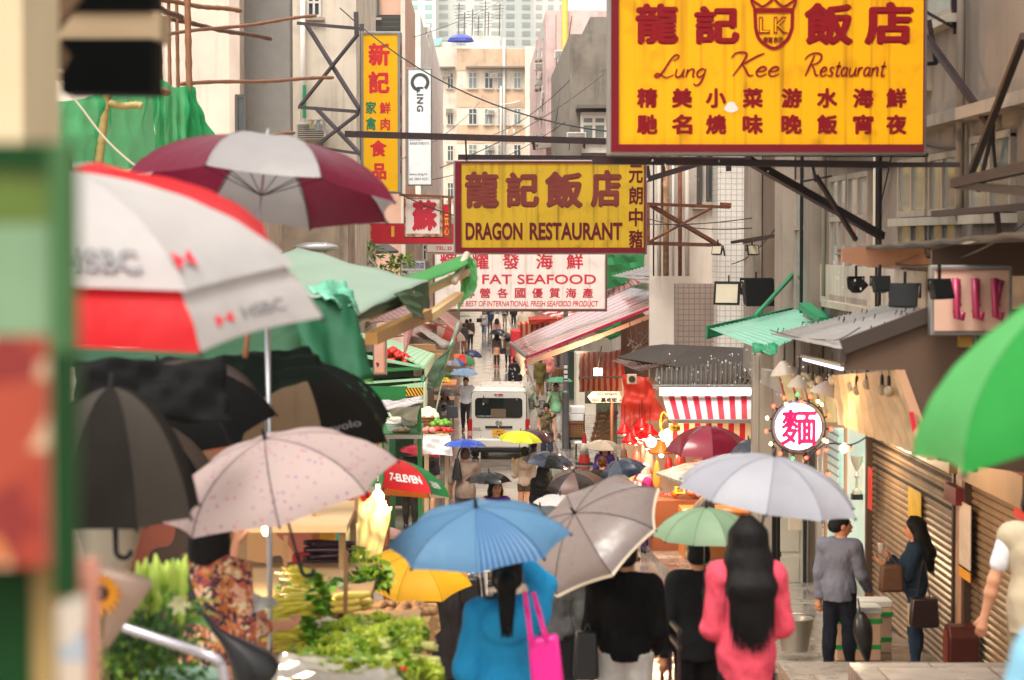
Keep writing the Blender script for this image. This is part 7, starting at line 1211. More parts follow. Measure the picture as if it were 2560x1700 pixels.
boxtray('tray', 'red plastic tray on the back shelf of the vegetable stall', 'tray', 758, 1405, 19.0, .16, .2, .07, mat('tray_red', '#b3151d', .4)); boxtray('crate', 'white perforated plastic crate left of the red tray', 'crate', 690, 1462, 18.4, .3, .3, .13, mat('crate_white', '#d8d6d0', .5, pat=grid_pat('#77736b', (22, 0, 22), .3))); boxtray('tray', 'white foam tray under the cucumbers', 'tray', 820, 1462, 17.6, .36, .25, .05, FOAM)
solo('hanging_bag', 'orange mesh bag of yellow flowers hanging at the back of the stall', 'bag', MB().lathe([(.01, .2), (.07, .15), (.09, 0), (.05, -.12), (0, -.14)], 12, M.Diagonal((1, .6, 1)), c=P(800, 1315, 19)), mat('mesh_orange', '#c98a55', .5, transl=.4, var=.3, scale=14), smooth=True); mb = MB(); [leaf(mb, P(822+rd.uniform(-12, 12), 1315, 18.8), .13, .03, (rd.uniform(-.4, .4), -.2, -1), (0, 1, 0)) for i in range(20)]; solo('flower_bunch', 'bunch of yellow flowers hanging point down at the back of the stall', 'flowers', mb, mat('flower_yellow', '#eeb21f', .5, transl=.4))
solo('tarpaulin', 'teal plastic sheet behind the hanging yellow flowers', 'tarpaulin', MB().quad(P(770, 1395, 20), P(870, 1395, 20), P(850, 1290, 20.3), P(800, 1290, 20.3), 6, 6, wr=.015), mat('teal_sheet', '#12806a', .4, transl=.3), solid=.004); solo('plastic_curtain', 'clear plastic curtain glowing yellow with lamplight behind the vegetable stall', 'curtain', MB().quad(P(850, 1245, 22), P(985, 1255, 22.5), P(935, 1455, 21), P(868, 1400, 20.6), 18, 14, wr=.025, seed=5, corr=(4, .03, 0)), mat('clear_yellow', '#e9d9a0', .2, transl=.5, var=.35, scale=4), smooth=True)
c = P(945, 1245, 23); o = thing('bulb_lamp', 'glaring bare bulb behind the clear plastic curtain of the vegetable stall', 'lamp', c); obj('bulb', MB().ell(c, (.06, .06, .08), 12, 8), HOT, o, smooth=True); obj('socket', MB().lathe([(.03, .06), (.03, .14), (.006, .15), (.006, .8)], 8, c=c), DARK, o); lamp('stall_light', c+V((0, -.15, -.02)), 260, (1, .74, .42), .06, o)
c = P(905, 1255, 22.6); o = thing('red_lamp', 'red lamp shade hanging beside the glaring bare bulb', 'lamp', c); obj('shade', MB().lathe([(.03, .15), (.06, .1), (.14, .0)], 14, c=c), RSH, o, smooth=True, solid=.004); obj('cord', MB().tube([c+V((0, 0, .15)), c+V((0, 0, .6))], .006, 5), DARK, o)
c = P(665, 1325, 16.2); o = thing('bulb_lamp', 'warm bulb under the dark umbrellas at the back of the flower stall', 'lamp', c); obj('bulb', MB().ell(c, (.03, .03, .04), 10, 8), BULBR[1], o, smooth=True); lamp('back_light', c+V((0, -.1, 0)), 45, (1, .74, .46), .06, o)
solo('stall_wall', 'cluttered brown back wall behind the flower and vegetable stalls', 'stall side', MB().box2((P(190, 0, 21).x, 21.3, gz(21)), (P(790, 0, 21).x, 21.4, P(0, 1080, 21).z)), mat('brown_clutter', '#8a5f3c', .8, pat=cell_pat(['#6b4a30', '#9a7047', '#3b2a20', '#b88a58', '#7d3f2c'], 2.2)))
p = P(966, 1140, 26); solo('umbrella_pole', 'rusty brown pole holding the red and green lettered umbrella over the lettuces', 'pole', MB().tube([V((p.x, 25.9, gz(26))), P(967, 1240, 25.95)], .035, 10), mat('rust_pole', '#7a4530', .5, rust=.3), smooth=True)
solo('paper_bag', 'brown printed paper bag hanging below the yellow umbrella', 'bag', MB().prism([P(x, y, 19.6) for x, y in ((1045, 1512), (1092, 1512), (1102, 1578), (1085, 1592), (1050, 1588), (1046, 1560))], (0, .12, 0)), mat('paper_bag', '#b58f5c', .7, pat=cell_pat(['#b58f5c', '#c9a873', '#8f6c40'], 14)), bevel=.01)
# ------------------------------------------------------------------ flowers and handrail
STE = mat('brushed_steel', '#c3bfc6', .22, .9); o = solo('handrail', 'shiny wet stainless steel handrail bending down at the lower left', 'handrail', MB().tube([P(120, 1500, 9.4), P(238, 1545, 9.3)]+spline([P(238, 1545, 9.3), P(400, 1598, 9.2), P(528, 1642, 9.1), P(552, 1662, 9.1), P(562, 1700, 9.1)], 5)+[P(562, 2100, 9.1)], .02, 14), STE, smooth=True)
PET = mat('lily_bud', '#b9cf5a', .45, transl=.3, var=.25); 
r = thing('flower_bunch', 'bunch of green lily buds behind the steel handrail', 'flowers', P(375, 1580, 10.4)); mb = MB(); st = MB(); rd = random.Random(5)
for i in range(46):
    c = P(rd.uniform(300, 462), rd.uniform(1425, 1535), 10.4+rd.uniform(-.3, .3)); d = V((rd.uniform(-.25, .25), rd.uniform(-.3, .1), 1)).normalized()*rd.choice((1, 1, -1)); mb.tube([c-d*.075, c-d*.04, c+d*.02, c+d*.075], [.003, .016, .022, .004], 7); st.tube([c, V((P(375, 1600, 10.4).x+rd.uniform(-.1, .1), 10.4, P(0, 1640, 10.4).z))], .004, 4)
obj('buds', mb, PET, r, smooth=True); obj('stems', st, LEAF[0], r); lf = MB(); bush(lf, P(385, 1560, 10.5), .22, .2, .16, 90, .14, .02, rd, (0, 1, 2)); obj('leaves', lf, LEAF, r)
mb = MB(); [leaf(mb, P(448, 1510, 10.1), .055, .018, (math.cos(a), -.4, math.sin(a)), (0, -1, .3)) for a in [k*1.05 for k in range(6)]]; solo('lily_flower', 'open cream lily at the right of the lily buds', 'flower', mb, mat('lily_cream', '#e3dfae', .5, transl=.3))
r = thing('sunflower', 'orange sunflower in a paper wrap beside the blurred poster post', 'flower', P(255, 1540, 8.8)); mb = MB(); c = P(252, 1482, 8.8)
for k in range(34): a = k*.37; leaf(mb, c+V((.025*math.cos(a), -.01*(k % 2), .025*math.sin(a))), .062, .012, (math.cos(a), -.25, math.sin(a)), (0, -1, 0))
obj('petals', mb, mat('sunflower_orange', '#f0a312', .5, transl=.3), r); obj('centre', MB().ell(c+V((0, -.012, 0)), (.028, .015, .028), 12, 8), mat('seed_head', '#2b1708', .9), r, smooth=True); obj('wrap', MB().lathe([(.02, -.2), (.1, .02), (.12, .08)], 12, M.Rotation(R(15), 3, 'Y'), c=P(290, 1490, 8.9)), mat('wrap_paper', '#d3b7a4', .5, transl=.3), r, smooth=True, solid=.003); obj('stem', MB().tube([c, P(262, 1640, 8.9)], .008, 6), LEAF[0], r)
mb = MB(); [leaf(mb, P(235+rd.uniform(-10, 10), 1452, 8.9), .05, .012, (rd.uniform(-1, 1), -.3, rd.uniform(-.3, 1)), (0, -1, 0)) for i in range(18)]; solo('sunflower', 'half hidden yellow orange flower above the sunflower', 'flower', mb, mat('sunflower_orange', '#f0a312'))
r = thing('plant', 'mixed green potted foliage below the steel handrail', 'plant', P(360, 1720, 9.9)); lf = MB()
for px, py, rr, q in ((300, 1640, .16, (0, 1)), (390, 1640, .18, (0, 2)), (350, 1600, .14, (2,)), (430, 1680, .16, (0, 2)), (260, 1690, .15, (1, 1, 0)), (330, 1690, .16, (0, 1))): bush(lf, P(px, py, 9.9), rr, rr, rr*.8, 150, .05, .015, rd, q)
obj('foliage', lf, LEAF, r); obj('pot', MB().lathe([(.3, -.6), (.38, -.1), (.4, -.1)], 18, c=P(350, 1720, 10)), mat('pot_dark', '#3b4a44', .6), r)
solo('flower_wrap', 'pale wrapped bouquet paper standing behind the lily buds', 'wrapping', MB().lathe([(.05, -.3), (.2, .25), (.22, .35)], 10, c=P(275, 1380, 12.5)), mat('pale_wrap', '#d9d2c0', .5, transl=.4), solid=.003, smooth=True)
obj_ = solo('flower_bucket', 'green plastic bucket of foliage under the handrail', 'bucket', MB().lathe([(.14, -.35), (.18, 0), (.19, .01)], 16, c=P(455, 1690, 10.2)), mat('bucket_mint', '#8fb3a0', .4), smooth=40)
# ------------------------------------------------------------------ very near left: post, poster box, lit signs (all out of focus)
r = thing('poster_box', 'green framed poster box on a post at the left edge, far out of focus', 'poster box', P(70, 1900, 2.3)); Yq = 2.3; POS = mat('poster_food', '#d2521f', .5, pat=cell_pat(['#93301c', '#b9713c', '#c2a284', '#7a1c16', '#a3553a', '#9a3a22'], 20)); z = lambda y: P(0, y, Yq).z; xx = lambda p: P(p, 0, Yq).x
obj('side_bar', MB().box2((xx(118), Yq, z(880)), (xx(172), Yq+.05, z(355))), mat('bar_sage', '#41663f', .5, spec=.15, var=.25, scale=12), r); obj('frame', MB().box2((xx(118), Yq, z(1500)), (xx(172), Yq+.05, z(880))).box2((-.7, Yq+.002, z(420)), (xx(118), Yq+.05, z(355))), mat('frame_green', '#123a18', .6, spec=.15), r); obj('top_panel', MB().box2((-.7, Yq+.01, z(560)), (xx(118), Yq+.04, z(420))), mat('panel_olive', '#4f651a', .5, var=.4, scale=10), r); obj('glass_panel', MB().box2((-.7, Yq+.01, z(840)), (xx(118), Yq+.04, z(560))), mat('panel_sage', '#6e8c6c', .25, var=.25, scale=8), r); obj('poster', MB().box2((-.7, Yq+.01, z(1420)), (xx(108), Yq+.04, z(840))), POS, r); obj('poster_margin', MB().box2((xx(108), Yq+.012, z(1420)), (xx(118), Yq+.042, z(840))), mat('panel_cream', '#b3a896', .5), r); obj('lower_post', MB().box2((-.7, Yq+.06, z(2600)), (xx(35), Yq+.12, z(1420))), mat('frame_green', '#1d6b2c'), r); obj('tan_post', MB().box2((xx(40), Yq+.06, z(2600)), (xx(85), Yq+.1, z(1400))), mat('tan_post', '#a08550', .6), r)
r = thing('price_board', 'pink and white printed board at the lower left corner, far out of focus', 'board', P(155, 2000, 3.5)); obj('board', MB().box2((P(88, 0, 3.5).x, 3.5, P(0, 2200, 3.5).z), (P(232, 0, 3.5).x, 3.53, P(0, 1400, 3.5).z)), mat('board_pink', '#b57a68', .5), r); obj('print', MB().box2((P(108, 0, 3.5).x, 3.49, P(0, 2100, 3.5).z), (P(205, 0, 3.5).x, 3.498, P(0, 1450, 3.5).z)), mat('board_print', '#b0a294', .5, pat=cell_pat(['#b8ac9f', '#b3a496', '#a56a58', '#98a0a8', '#baa999'], 30)), r)
solo('building_corner', 'cream building corner pillar at the top left, far out of focus', 'pillar', MB().box2((-1.2, 4.6, P(0, 470, 4.6).z), (P(55, 0, 4.6).x, 5.0, 8.5)), mat('cream_pillar', '#c9b795', .7))
r = thing('shop_sign', 'black boxed shop sign with a tan band at the top left, out of focus', 'sign', P(270, 235, 6.2)); Yq = 6.2; obj('box', MB().box2((P(152, 0, Yq).x, Yq, P(0, 232, Yq).z), (P(380, 0, Yq).x, Yq+.2, P(0, 96, Yq).z)), mat('sign_black', '#050707', .8, spec=.05), r); obj('band', MB().box2((P(120, 0, Yq).x, Yq+.01, P(0, 96, Yq).z), (P(398, 0, Yq).x, Yq+.21, P(0, 28, Yq).z)), mat('band_tan', '#a08a6c', .6), r); obj('top_box', MB().box2((P(168, 0, Yq).x, Yq, P(0, 28, Yq).z), (P(378, 0, Yq).x, Yq+.2, P(0, -90, Yq).z)), mat('sign_black', '#0a0e0d'), r); obj('bracket', MB().beam(P(70, 130, 6), P(190, -40, 6), .06).beam(P(70, 60, 6), P(150, 160, 6.1), .05), mat('brown_bracket', '#5b4024', .6), r); obj('lobe', MB().prism([P(x, y, Yq+.05) for x, y in ((160, 230), (380, 232), (340, 236), (220, 234))], (0, .1, 0)), mat('sign_black', '#0a0e0d'), r)
# ------------------------------------------------------------------ right foreground things
c = V((P(2055, 1640, 24.3).x, 24.3, gz(24.3)+.13)); r = thing('metal_bucket', 'galvanised metal bucket on the pavement behind the grey shirted man', 'bucket', c+V((-.12, 1.2, 0))); c = r.location; obj('pail', MB().lathe([(.0, .0), (.14, .0), (.2, .34), (.21, .35), (.195, .34), (.135, .02)], 20, c=c), mat('galvanised', '#9a968c', .4, .6, streak=.2), r, smooth=40); obj('handle', MB().tube([c+V((.2*math.cos(a), 0, .35+.05*math.sin(a))) for a in [R(k*20) for k in range(10)]], .006, 5), STEEL, r)
for i, (px, Y, lb, dz) in enumerate(((2150, 25.6, 'pale foam box with green tape beside the grey shirted man', 0), (2178, 26.3, 'pale foam box with green tape against the shutter', 0))):
    c = V((P(px, 0, Y).x, Y, gz(Y)+.14)); r = thing('foam_box', lb, 'box', c, None, 'green taped foam boxes by the shutter'); obj('box', MB().box2((c.x-.24, c.y-.17, c.z), (c.x+.24, c.y+.17, c.z+.5)), mat('foam_pinkish', '#d8b39b', .6), r, bevel=.01); obj('lid', MB().box2((c.x-.25, c.y-.18, c.z+.502), (c.x+.25, c.y+.18, c.z+.57)), FOAM, r, bevel=.01); obj('tape', MB().box2((c.x-.255, c.y-.185, c.z+.4), (c.x+.255, c.y+.185, c.z+.45)).box2((c.x-.245, c.y-.175, c.z+.12), (c.x+.245, c.y+.175, c.z+.17)), mat('tape_green', '#18a04a', .4), r)
a, b2 = P(2150, 1530, 23.8), P(2170, 1665, 23.8); r = thing('closed_umbrella', 'furled black umbrella held point down by the grey shirted man', 'umbrella', b2); obj('folded_cloth', MB().tube(spline([a, a.lerp(b2, .3), a.lerp(b2, .7), b2], 3), [.03, .06, .085, .1, .095, .08, .06, .04, .02, .008], 9), mat('wet_black_cloth', '#15161a', .35, var=.3), r, smooth=True); obj('shaft', MB().tube([a+(a-b2).normalized()*.14, a], .008, 6), DARK, r)
r = thing('bench_rail', 'black iron rail of a low bench between the black jacketed people', 'rail', V((P(1680, 0, 19).x, 18, gz(18)))); obj('rail', MB().beam(P(1652, 1525, 18.6), P(1700, 1580, 17), .03).beam(P(1652, 1560, 18.6), P(1700, 1620, 17), .03), BK, r); [obj('leg', MB().beam(P(px, py, y), V((P(px, py, y).x, y, gz(y))), .025), BK, r) for px, py, y in ((1656, 1528, 18.5), (1676, 1552, 17.8), (1698, 1578, 17.05))]
PAL = mat('slat_dark', '#5b3a2a', .6, wet=1); r = thing('duckboard', 'dark wet wooden duckboard on the ground behind the green umbrella', 'pallet', V((P(1660, 0, 32).x, 32, gz(32)))); q = r.location; [obj('slat', MB().box2((q.x-.4, 31.2+k*.22, gz(31.3+k*.22)+.08), (q.x+.6, 31.33+k*.22, gz(31.3+k*.22)+.1)), PAL, r) for k in range(7)]; obj('runner', MB().box2((q.x-.3, 31.2, gz(32)-.05), (q.x-.22, 32.7, gz(32)+.06)), PAL, r)
# ------------------------------------------------------------------ people
JN = CL('#2c3a52'); NAVY = CL('#1d2233'); BLKC = CL('#08080a'); CHAR = CL('#2a2a2e'); KHA = CL('#8a7d62'); WHT = CL('#dcdcdc'); GREYC = CL('#777a80'); LGREY = CL('#b4b2ae')
hood = person('woman with a dark ponytail in a bright blue hooded top under the blue striped umbrella', 1266, 1384, 1.63, 0, 12.5, la=((.22, -.12, -1), (.05, .75, -.6)), ra=((.16, .75, .32), (-.6, .1, .6)), fem=True, top=(CL('#2690c4'), .47, 2, .012, 'hooded_top'), bottom=(BLKC, 'trousers', .06), hair=('pony', '#100c0b'), hood=True, seed=3, bulk=1.04)
blk = person('person in a black jacket and light grey trousers under the tilted taupe umbrella', 1562, 1345, 1.70, -8, 16.6, la=((.15, .05, -1), (.08, .35, -1)), ra=((.18, .0, -1), (-.1, .55, -.5)), top=(BLKC, .50, 2, .014), bottom=(LGREY, 'wide', .06), hair=('short', '#0e0c0c'), bulk=1.1, seed=4)
pink = person('woman with very long dark hair in a coral pink jacket, lower right', 1868, 1296, 1.64, 5, 13.2, la=((.16, .05, -1), (-.35, .7, -.2)), ra=((.2, .1, -1), (-.4, .75, .1)), fem=True, top=(CL('#d64d60'), .45, 2, .006, 'jacket'), bottom=(BLKC, 'trousers', .06), hair=('long', '#15100f', .60), seed=5, bulk=1.04)
grn = person('person in a black coat under the pale green umbrella', 1745, 1345, 1.70, 0, 17.8, la=((.2, 0, -1), (.05, .2, -1)), ra=((.15, .1, -1), (-.3, .9, .3)), top=(CL('#18191b'), .47, 2, .010), bottom=(CL('#101011'), 'trousers', .05), hair=('short', '#0f0d0d'), seed=6)
gsh = person('man in a loose grey shirt and dark jeans standing on the pavement, looking right', 2100, 1284, 1.74, -30, 25.0, hyaw=-50, la=((.18, 0, -1), (.05, .1, -1)), ra=((.22, .12, -1), (-.05, .9, -.75)), top=(CL('#6d7080'), .475, 1.95, .004, 'shirt'), bottom=(CL('#161a24'), 'trousers', .05), hair=('short', '#0e0c0c'), rl=(6, 0), ll=(-5, 0), group='people standing by the shutters', face=True, seed=7)
den = person('woman with long dark hair in denim holding a drink by the shutter', 2290, 1293, 1.62, 78, 24.6, la=((.15, .35, -1), (-.3, .9, .45)), ra=((.05, .3, -1), (-.15, .85, .75)), fem=True, htilt=6, top=(CL('#233447'), .52, 1.9, .006, 'denim_jacket'), bottom=(CL('#27374c'), 'trousers', .05), hair=('long', '#130e0d', .66), group='people standing by the shutters', face=True, seed=8)
ves = person('man in a cream mesh vest and white sleeves walking out of the right edge', 2590, 1212, 1.76, -20, 15.8, la=((.32, -.05, -1), (.25, .15, -1)), top=(mat('mesh_vest', '#b8a88c', .8, bump=.4, bscale=160, var=.1), .44, .0, .012, 'vest'), bottom=(KHA, 'trousers', .05), hair=('short', '#2a2320'), group=None, seed=9)
i_ = PEO[ves.name]; D = SDF([-.6, -.4, 1.0], [.6, .4, 1.6], .012); [D.cone(a[1], a[1].lerp(a[2], .62), .072, .066, .02) for a in i_['arms']]; obj('sleeves', D.mesh(), WHT, ves, world=False, smooth=True)
flo = person('woman in a floral blouse and skirt with a big black shoulder bag', 535, 1274, 1.66, -42, 12.55, la=((.05, .85, -.5), (-.05, .25, 1.1)), ra=((.2, .12, -1), (-.1, .95, -.05)), fem=True, bulk=1.16, top=(mat('floral_cloth', '#b07a50', .8, pat=cell_pat(['#b3682f', '#c98f5c', '#5a2230', '#d9a487', '#2c2236', '#c2603f', '#e0c9a0', '#8a3f4a'], 26, 1.6), bump=.3, bscale=200), .44, 1.5, .016, 'blouse'), bottom=(mat('floral_cloth', ''), 'skirt', .12), hair=('bob', '#120e0d', .865), group='shoppers at the flower stall', seed=10)
nearb = person('blurred person in a pale blue top cut off by the lower right corner', 2830, 1275, 1.66, -10, 5.0, la=((.35, .1, -1), (-.1, .6, -.8)), top=(CL('#86bcd6'), .48, 1.0, .012, 'top'), bottom=(NAVY, 'trousers', .05), group=None, res=.014)
p9 = person('person in a dark grey coat under the yellow umbrella, behind the lettuces', 1128, 1395, 1.62, 5, 20.8, top=(CL('#3b393d'), .36, 2, .014, 'coat'), bottom=(CHAR, 'trousers', .05), la=((.2, .1, -1), (-.1, .6, -.6)), ra=((.25, 0, -1), (-.1, .8, .2)), seed=11)
p10 = person('person in a grey and black jacket walking ahead of the woman in blue', 1392, 1362, 1.68, 0, 21.0, top=(CL('#4b4c4c'), .5, 2, .012), bottom=(CL('#141417'), 'trousers', .05), ra=((.2, -.05, -1), (.0, .15, -1)), ll=(14, 10), rl=(-10, 0), seed=12)
pur = person('woman in a purple V neck blouse walking this way under a wet black umbrella', 1240, 1202, 1.57, 178, None, fem=True, hyaw=18, la=DOWN, ra=((.22, .25, -1), (-.05, .55, 1.1)), top=(CL('#5a2a86'), .48, 1., .010, 'blouse'), bottom=(CHAR, 'trousers', .05), hair=('bob', '#17110f', .89), face=True, seed=13)
brn = person('man in a brown T shirt and jeans with a black sling bag, seen from behind', 1163, 1121, 1.74, 0, None, la=((.3, .1, -1), (.0, .5, -.7)), ra=((.35, .25, -.9), (-.35, .2, 1.1)), bulk=1.08, top=(CL('#877468'), .47, .95, .012, 't_shirt'), bottom=(CL('#4a5060'), 'trousers', .04), hair=('short', '#6e5348'), ll=(8, 4), rl=(-5, 0), seed=14)
sho = person('woman in a beige hooded top and brown shorts, bare legged, under the lime umbrella', 1312, 1118, 1.6, 2, None, fem=True, la=((.25, .2, -1), (.1, .4, 1)), top=(CL('#bfa590'), .50, 1.9, .012, 'hooded_top'), bottom=(CL('#5b4636'), 'shorts', .43), hair=('short', '#17100d'), hood=True, ll=(4, 0), rl=(-6, 2), skin='#d19468', shoes='#7a5a40', seed=15)
bla = person('woman with black hair in a black coat under the large black umbrella', 1358, 1160, 1.6, 0, None, fem=True, top=(CL('#141012'), .40, 1.9, .012, 'coat'), bottom=(BLKC, 'trousers', .05), hair=('long', '#0c0a0a', .72), seed=16)
trs = person('man in dark trousers walking under the dark red umbrella', 1026, 1324, 1.70, 0, None, by='feet', top=(CL('#332c2d'), .50, 2, .010), bottom=(CL('#2a2524'), 'trousers', .04), ll=(8, 4), rl=(-8, 0), seed=17)
leg = person('bare legged woman in dark sandals just right of the man in dark trousers', 1072, 1298, 1.58, 0, None, by='feet', fem=True, top=(CL('#3a3440'), .52, 1, .01, 'blouse'), bottom=(CL('#2c2a33'), 'skirt', .33), hair=('long', '#15100e', .72), ll=(12, 8), rl=(-14, 10), skin='#d39b74', seed=18)
pu2 = person('woman in a violet jacket with a face showing under the beige umbrella', 1512, 1110, 1.56, 175, None, fem=True, top=(CL('#5b3f9a'), .48, 1.9, .014), bottom=(CHAR, 'trousers', .05), hair=('bob', '#1a120f', .9), face=True, ra=HOLD, seed=19)
cur = person('person with curly reddish hair in a dark olive T shirt', 1506, 1142, 1.64, 20, None, top=(CL('#2b2416'), .48, .95, .014, 't_shirt'), bottom=(CHAR, 'trousers', .05), hair=('curly', '#6b3a18'), hyaw=-20, seed=20)
scf = person('woman in a magenta jacket and pale patterned headscarf facing right', 1614, 1160, 1.56, -80, None, fem=True, la=BENT, ra=((.1, .25, -1), (-.1, 1, -.25)), top=(CL('#a62a6b'), .45, 1.9, .016), bottom=(CL('#4a2c55'), 'trousers', .05), hair=None, face=True, seed=21)
i_ = PEO[scf.name]; h_ = i_['h']; D = SDF([-.22, -.25, h_*.74], [.22, .25, h_*1.06], .012); D.ell((0, -.004*h_, .945*h_), (.056*h_, .064*h_, .068*h_), .01); D.cone((0, -.02, .9*h_), (0, -.03, .83*h_), .055*h_, .085*h_, .05); D.cone((0, .03, .87*h_), (0, .05, .8*h_), .05*h_, .06*h_, .03); D.ell((0, .085*h_, .918*h_), (.036*h_, .045*h_, .05*h_), 0, cut=True); D.rough(.003, 40, 2); obj('headscarf', D.mesh(), mat('scarf', '#cdb3a6', .7, pat=spot_pat('#8a6a78', 26, .3, '#e8dcd0')), scf, world=False, smooth=True)
pla = person('grey haired person in a checked pink and navy shirt beside the headscarf', 1572, 1168, 1.58, -35, None, hyaw=-25, top=(mat('check_shirt', '#8a4a5a', .8, pat=grid_pat('#e2d3d3', (14, 14, 14), .16)), .46, 1.9, .012, 'shirt'), bottom=(CHAR, 'trousers', .05), hair=('short', '#a8988a'), seed=22)
but = person('butcher in a grey T shirt and white apron bending over the counter', 1722, 1192, 1.72, -85, 39.2, lean=38, la=((.1, .5, -.9), (-.1, .9, -.35)), ra=((.2, .45, -.9), (-.1, .9, -.4)), top=(CL('#6e635f'), .50, .8, .014, 't_shirt'), bottom=(CL('#8f7f74'), 'trousers', .05), hair=('short', '#1a1412'), skin='#d89a7a', group=None, seed=23)
i_ = PEO[but.name]; D = SDF([-.3, -.28, .45], [.3, .3, 1.12], .015); D.cone((0, .01, 1.0), (0, .02, .6), .175, .2, .05); D.clip((0, -.02, 0), (0, -1, 0)); D.clip((0, 0, 1.02), (0, 0, 1)); D.clip((0, 0, .55), (0, 0, -1)); D.rough(.003, 25, 4); obj('apron', D.mesh(), WHT, but, world=False, smooth=True)
cam_ = person('young man in a camouflage tank top and jeans looking down beside the van', 1367, 1007, 1.70, 170, None, htilt=28, la=((.22, .1, -1), (.0, .3, -1)), ra=((.2, .1, -1), (-.35, .5, -.8)), top=(mat('camo', '#6b5a38', .8, pat=cell_pat(['#6b5a38', '#2b2618', '#a08a5c', '#44402a'], 14)), .50, .0, .008, 'tank_top'), bottom=(CL('#3a4356'), 'trousers', .05), face=True, lift=.0, skin='#c8946f', seed=24)
gre = person('man in a pale green shirt and white trousers under a green umbrella', 1390, 958, 1.66, 180, None, la=((.1, .2, -1), (-.3, .8, .7)), ra=HOLD, lift=.13, top=(CL('#8fc79a'), .48, 1., .016, 'shirt'), bottom=(CL('#cfcac6'), 'wide', .08), face=True, skin='#9a6240', seed=25)
pol = person('officer in a white shirt and navy trousers under the light blue umbrella', 1165, 943, 1.76, 178, None, htilt=10, ra=((.15, .25, -1), (.05, .5, 1)), top=(CL('#d6d9e2'), .52, .9, .010, 'shirt'), bottom=(CL('#1a1d2b'), 'trousers', .04), hair=('short', '#0f0d0d'), ll=(6, 2), rl=(-8, 10), face=True, seed=26)
swo = person('woman in a grey cardigan and white printed T shirt under the brown umbrella', 1112, 980, 1.62, 172, None, fem=True, htilt=12, la=((.15, .25, -1), (-.2, .8, -.2)), ra=((.15, .2, -1), (-.2, .6, .8)), top=(CL('#8a8583'), .40, 1.9, .014, 'cardigan'), bottom=(CL('#2f3a4a'), 'trousers', .12), hair=('long', '#1a1210', .72), shoes='#6b4a34', face=True, seed=27)
i_ = PEO[swo.name]; h_ = i_['h']; D = SDF([-.2, -.02, .7], [.2, .3, 1.36], .014); D.ell((0, .055, .735*h_), (.07*h_, .062*h_, .1*h_), .02); D.ell((0, .055, .6*h_), (.075*h_, .06*h_, .12*h_), .04); obj('t_shirt', D.mesh(), WHT, swo, world=False, smooth=True); obj('lettering', MB().text('S', (.07, .19, 1.06), (-1, 0, 0), (0, 0, 1), .12, .2, .03, .0), BLKC, swo, world=False)
bk2 = person('person in black walking away, partly behind the clear awning flap', 1288, 893, 1.72, 0, None, top=(CL('#1c1c22'), .48, 2, .012), bottom=(CL('#17171c'), 'trousers', .04), seed=28)
pk2 = person('person in a pink jacket and grey trousers by the right stalls', 1372, 878, 1.62, -10, None, fem=True, lift=.1, top=(CL('#e0897f'), .47, 1.9, .016), bottom=(CL('#8a7a74'), 'trousers', .05), hair=('short', '#2a1a14'), ll=(14, 6), rl=(-12, 4), seed=29)
olv = person('person in an olive coat by the right stalls, left of the pink jacket', 1350, 893, 1.6, 10, None, top=(CL('#6b6030'), .36, 1.9, .014, 'coat'), bottom=(CL('#a07a4a'), 'trousers', .05), seed=30)
ski = person('woman in a grey jumper, beige skirt and tan boots under the dark umbrella', 1242, 918, 1.62, 0, None, by='feet', fem=True, top=(CL('#6b5f5c'), .56, 1.9, .016, 'jumper'), bottom=(CL('#e0b08a'), 'skirt', .36), hair=('long', '#17110f', .8), shoes='#b5552a', skin='#22191a', ll=(3, 4), rl=(-5, 6), seed=31)
bei = person('woman in a cream coat with tan boots under the patterned dark umbrella', 1270, 916, 1.6, 4, None, by='feet', fem=True, top=(CL('#e3cbb4'), .44, 1.9, .016, 'coat'), bottom=(CL('#8f9499'), 'skirt', .34), hair=('long', '#2a1812', .76), shoes='#c06a2c', skin='#1d1718', ll=(8, 12), rl=(-4, 0), seed=32)
jea = person('woman in a pale jacket and blue jeans walking this way, far up the street', 1210, 843, 1.66, 175, None, by='feet', fem=True, top=(CL('#c6c2c0'), .46, 1.9, .014), bottom=(CL('#6f8ea8'), 'trousers', .04), hair=('long', '#5a3a28', .76), face=True, ll=(8, 4), rl=(-8, 10), seed=33)
nav = person('person in navy behind the woman in pale jacket and blue jeans', 1225, 828, 1.7, 178, None, by='feet', top=(CL('#27405f'), .46, 1.9, .014), bottom=(CL('#4a4a4c'), 'trousers', .04), seed=34)
dk1 = person('person in khaki trousers and a dark coat, far up the street', 1262, 814, 1.72, 175, None, by='feet', top=(CL('#2b2d30'), .42, 2, .014), bottom=(CL('#b09a7c'), 'trousers', .04), ll=(6, 4), seed=35)
dk2 = person('tall person all in black, far up the street beside the khaki trousers', 1284, 816, 1.78, 178, None, by='feet', top=(CL('#232629'), .46, 2, .014), bottom=(CL('#1f2125'), 'trousers', .04), ll=(9, 2), rl=(-9, 4), seed=36)
chi = person('dark haired child in a red top with a grey backpack', 1167, 798, 1.42, 5, None, top=(CL('#d8563f'), .45, 1.5, .014), bottom=(CL('#4a3a3c'), 'trousers', .05), hair=('bob', '#2a1510', .88), seed=37)
rcp = person('woman with a hood of dark hair in a salmon coat far up the street', 1242, 796, 1.6, 0, None, fem=True, top=(CL('#dfa08c'), .38, 1.9, .014, 'coat'), bottom=(CL('#3a3436'), 'trousers', .05), hair=('long', '#1c0f0c', .8), seed=38)
red = person('person in a bright red jacket beside the cream coat, far up the street', 1292, 838, 1.6, 20, None, top=(CL('#d8232f'), .45, 1.9, .014), bottom=(CL('#33262a'), 'trousers', .05), seed=39)
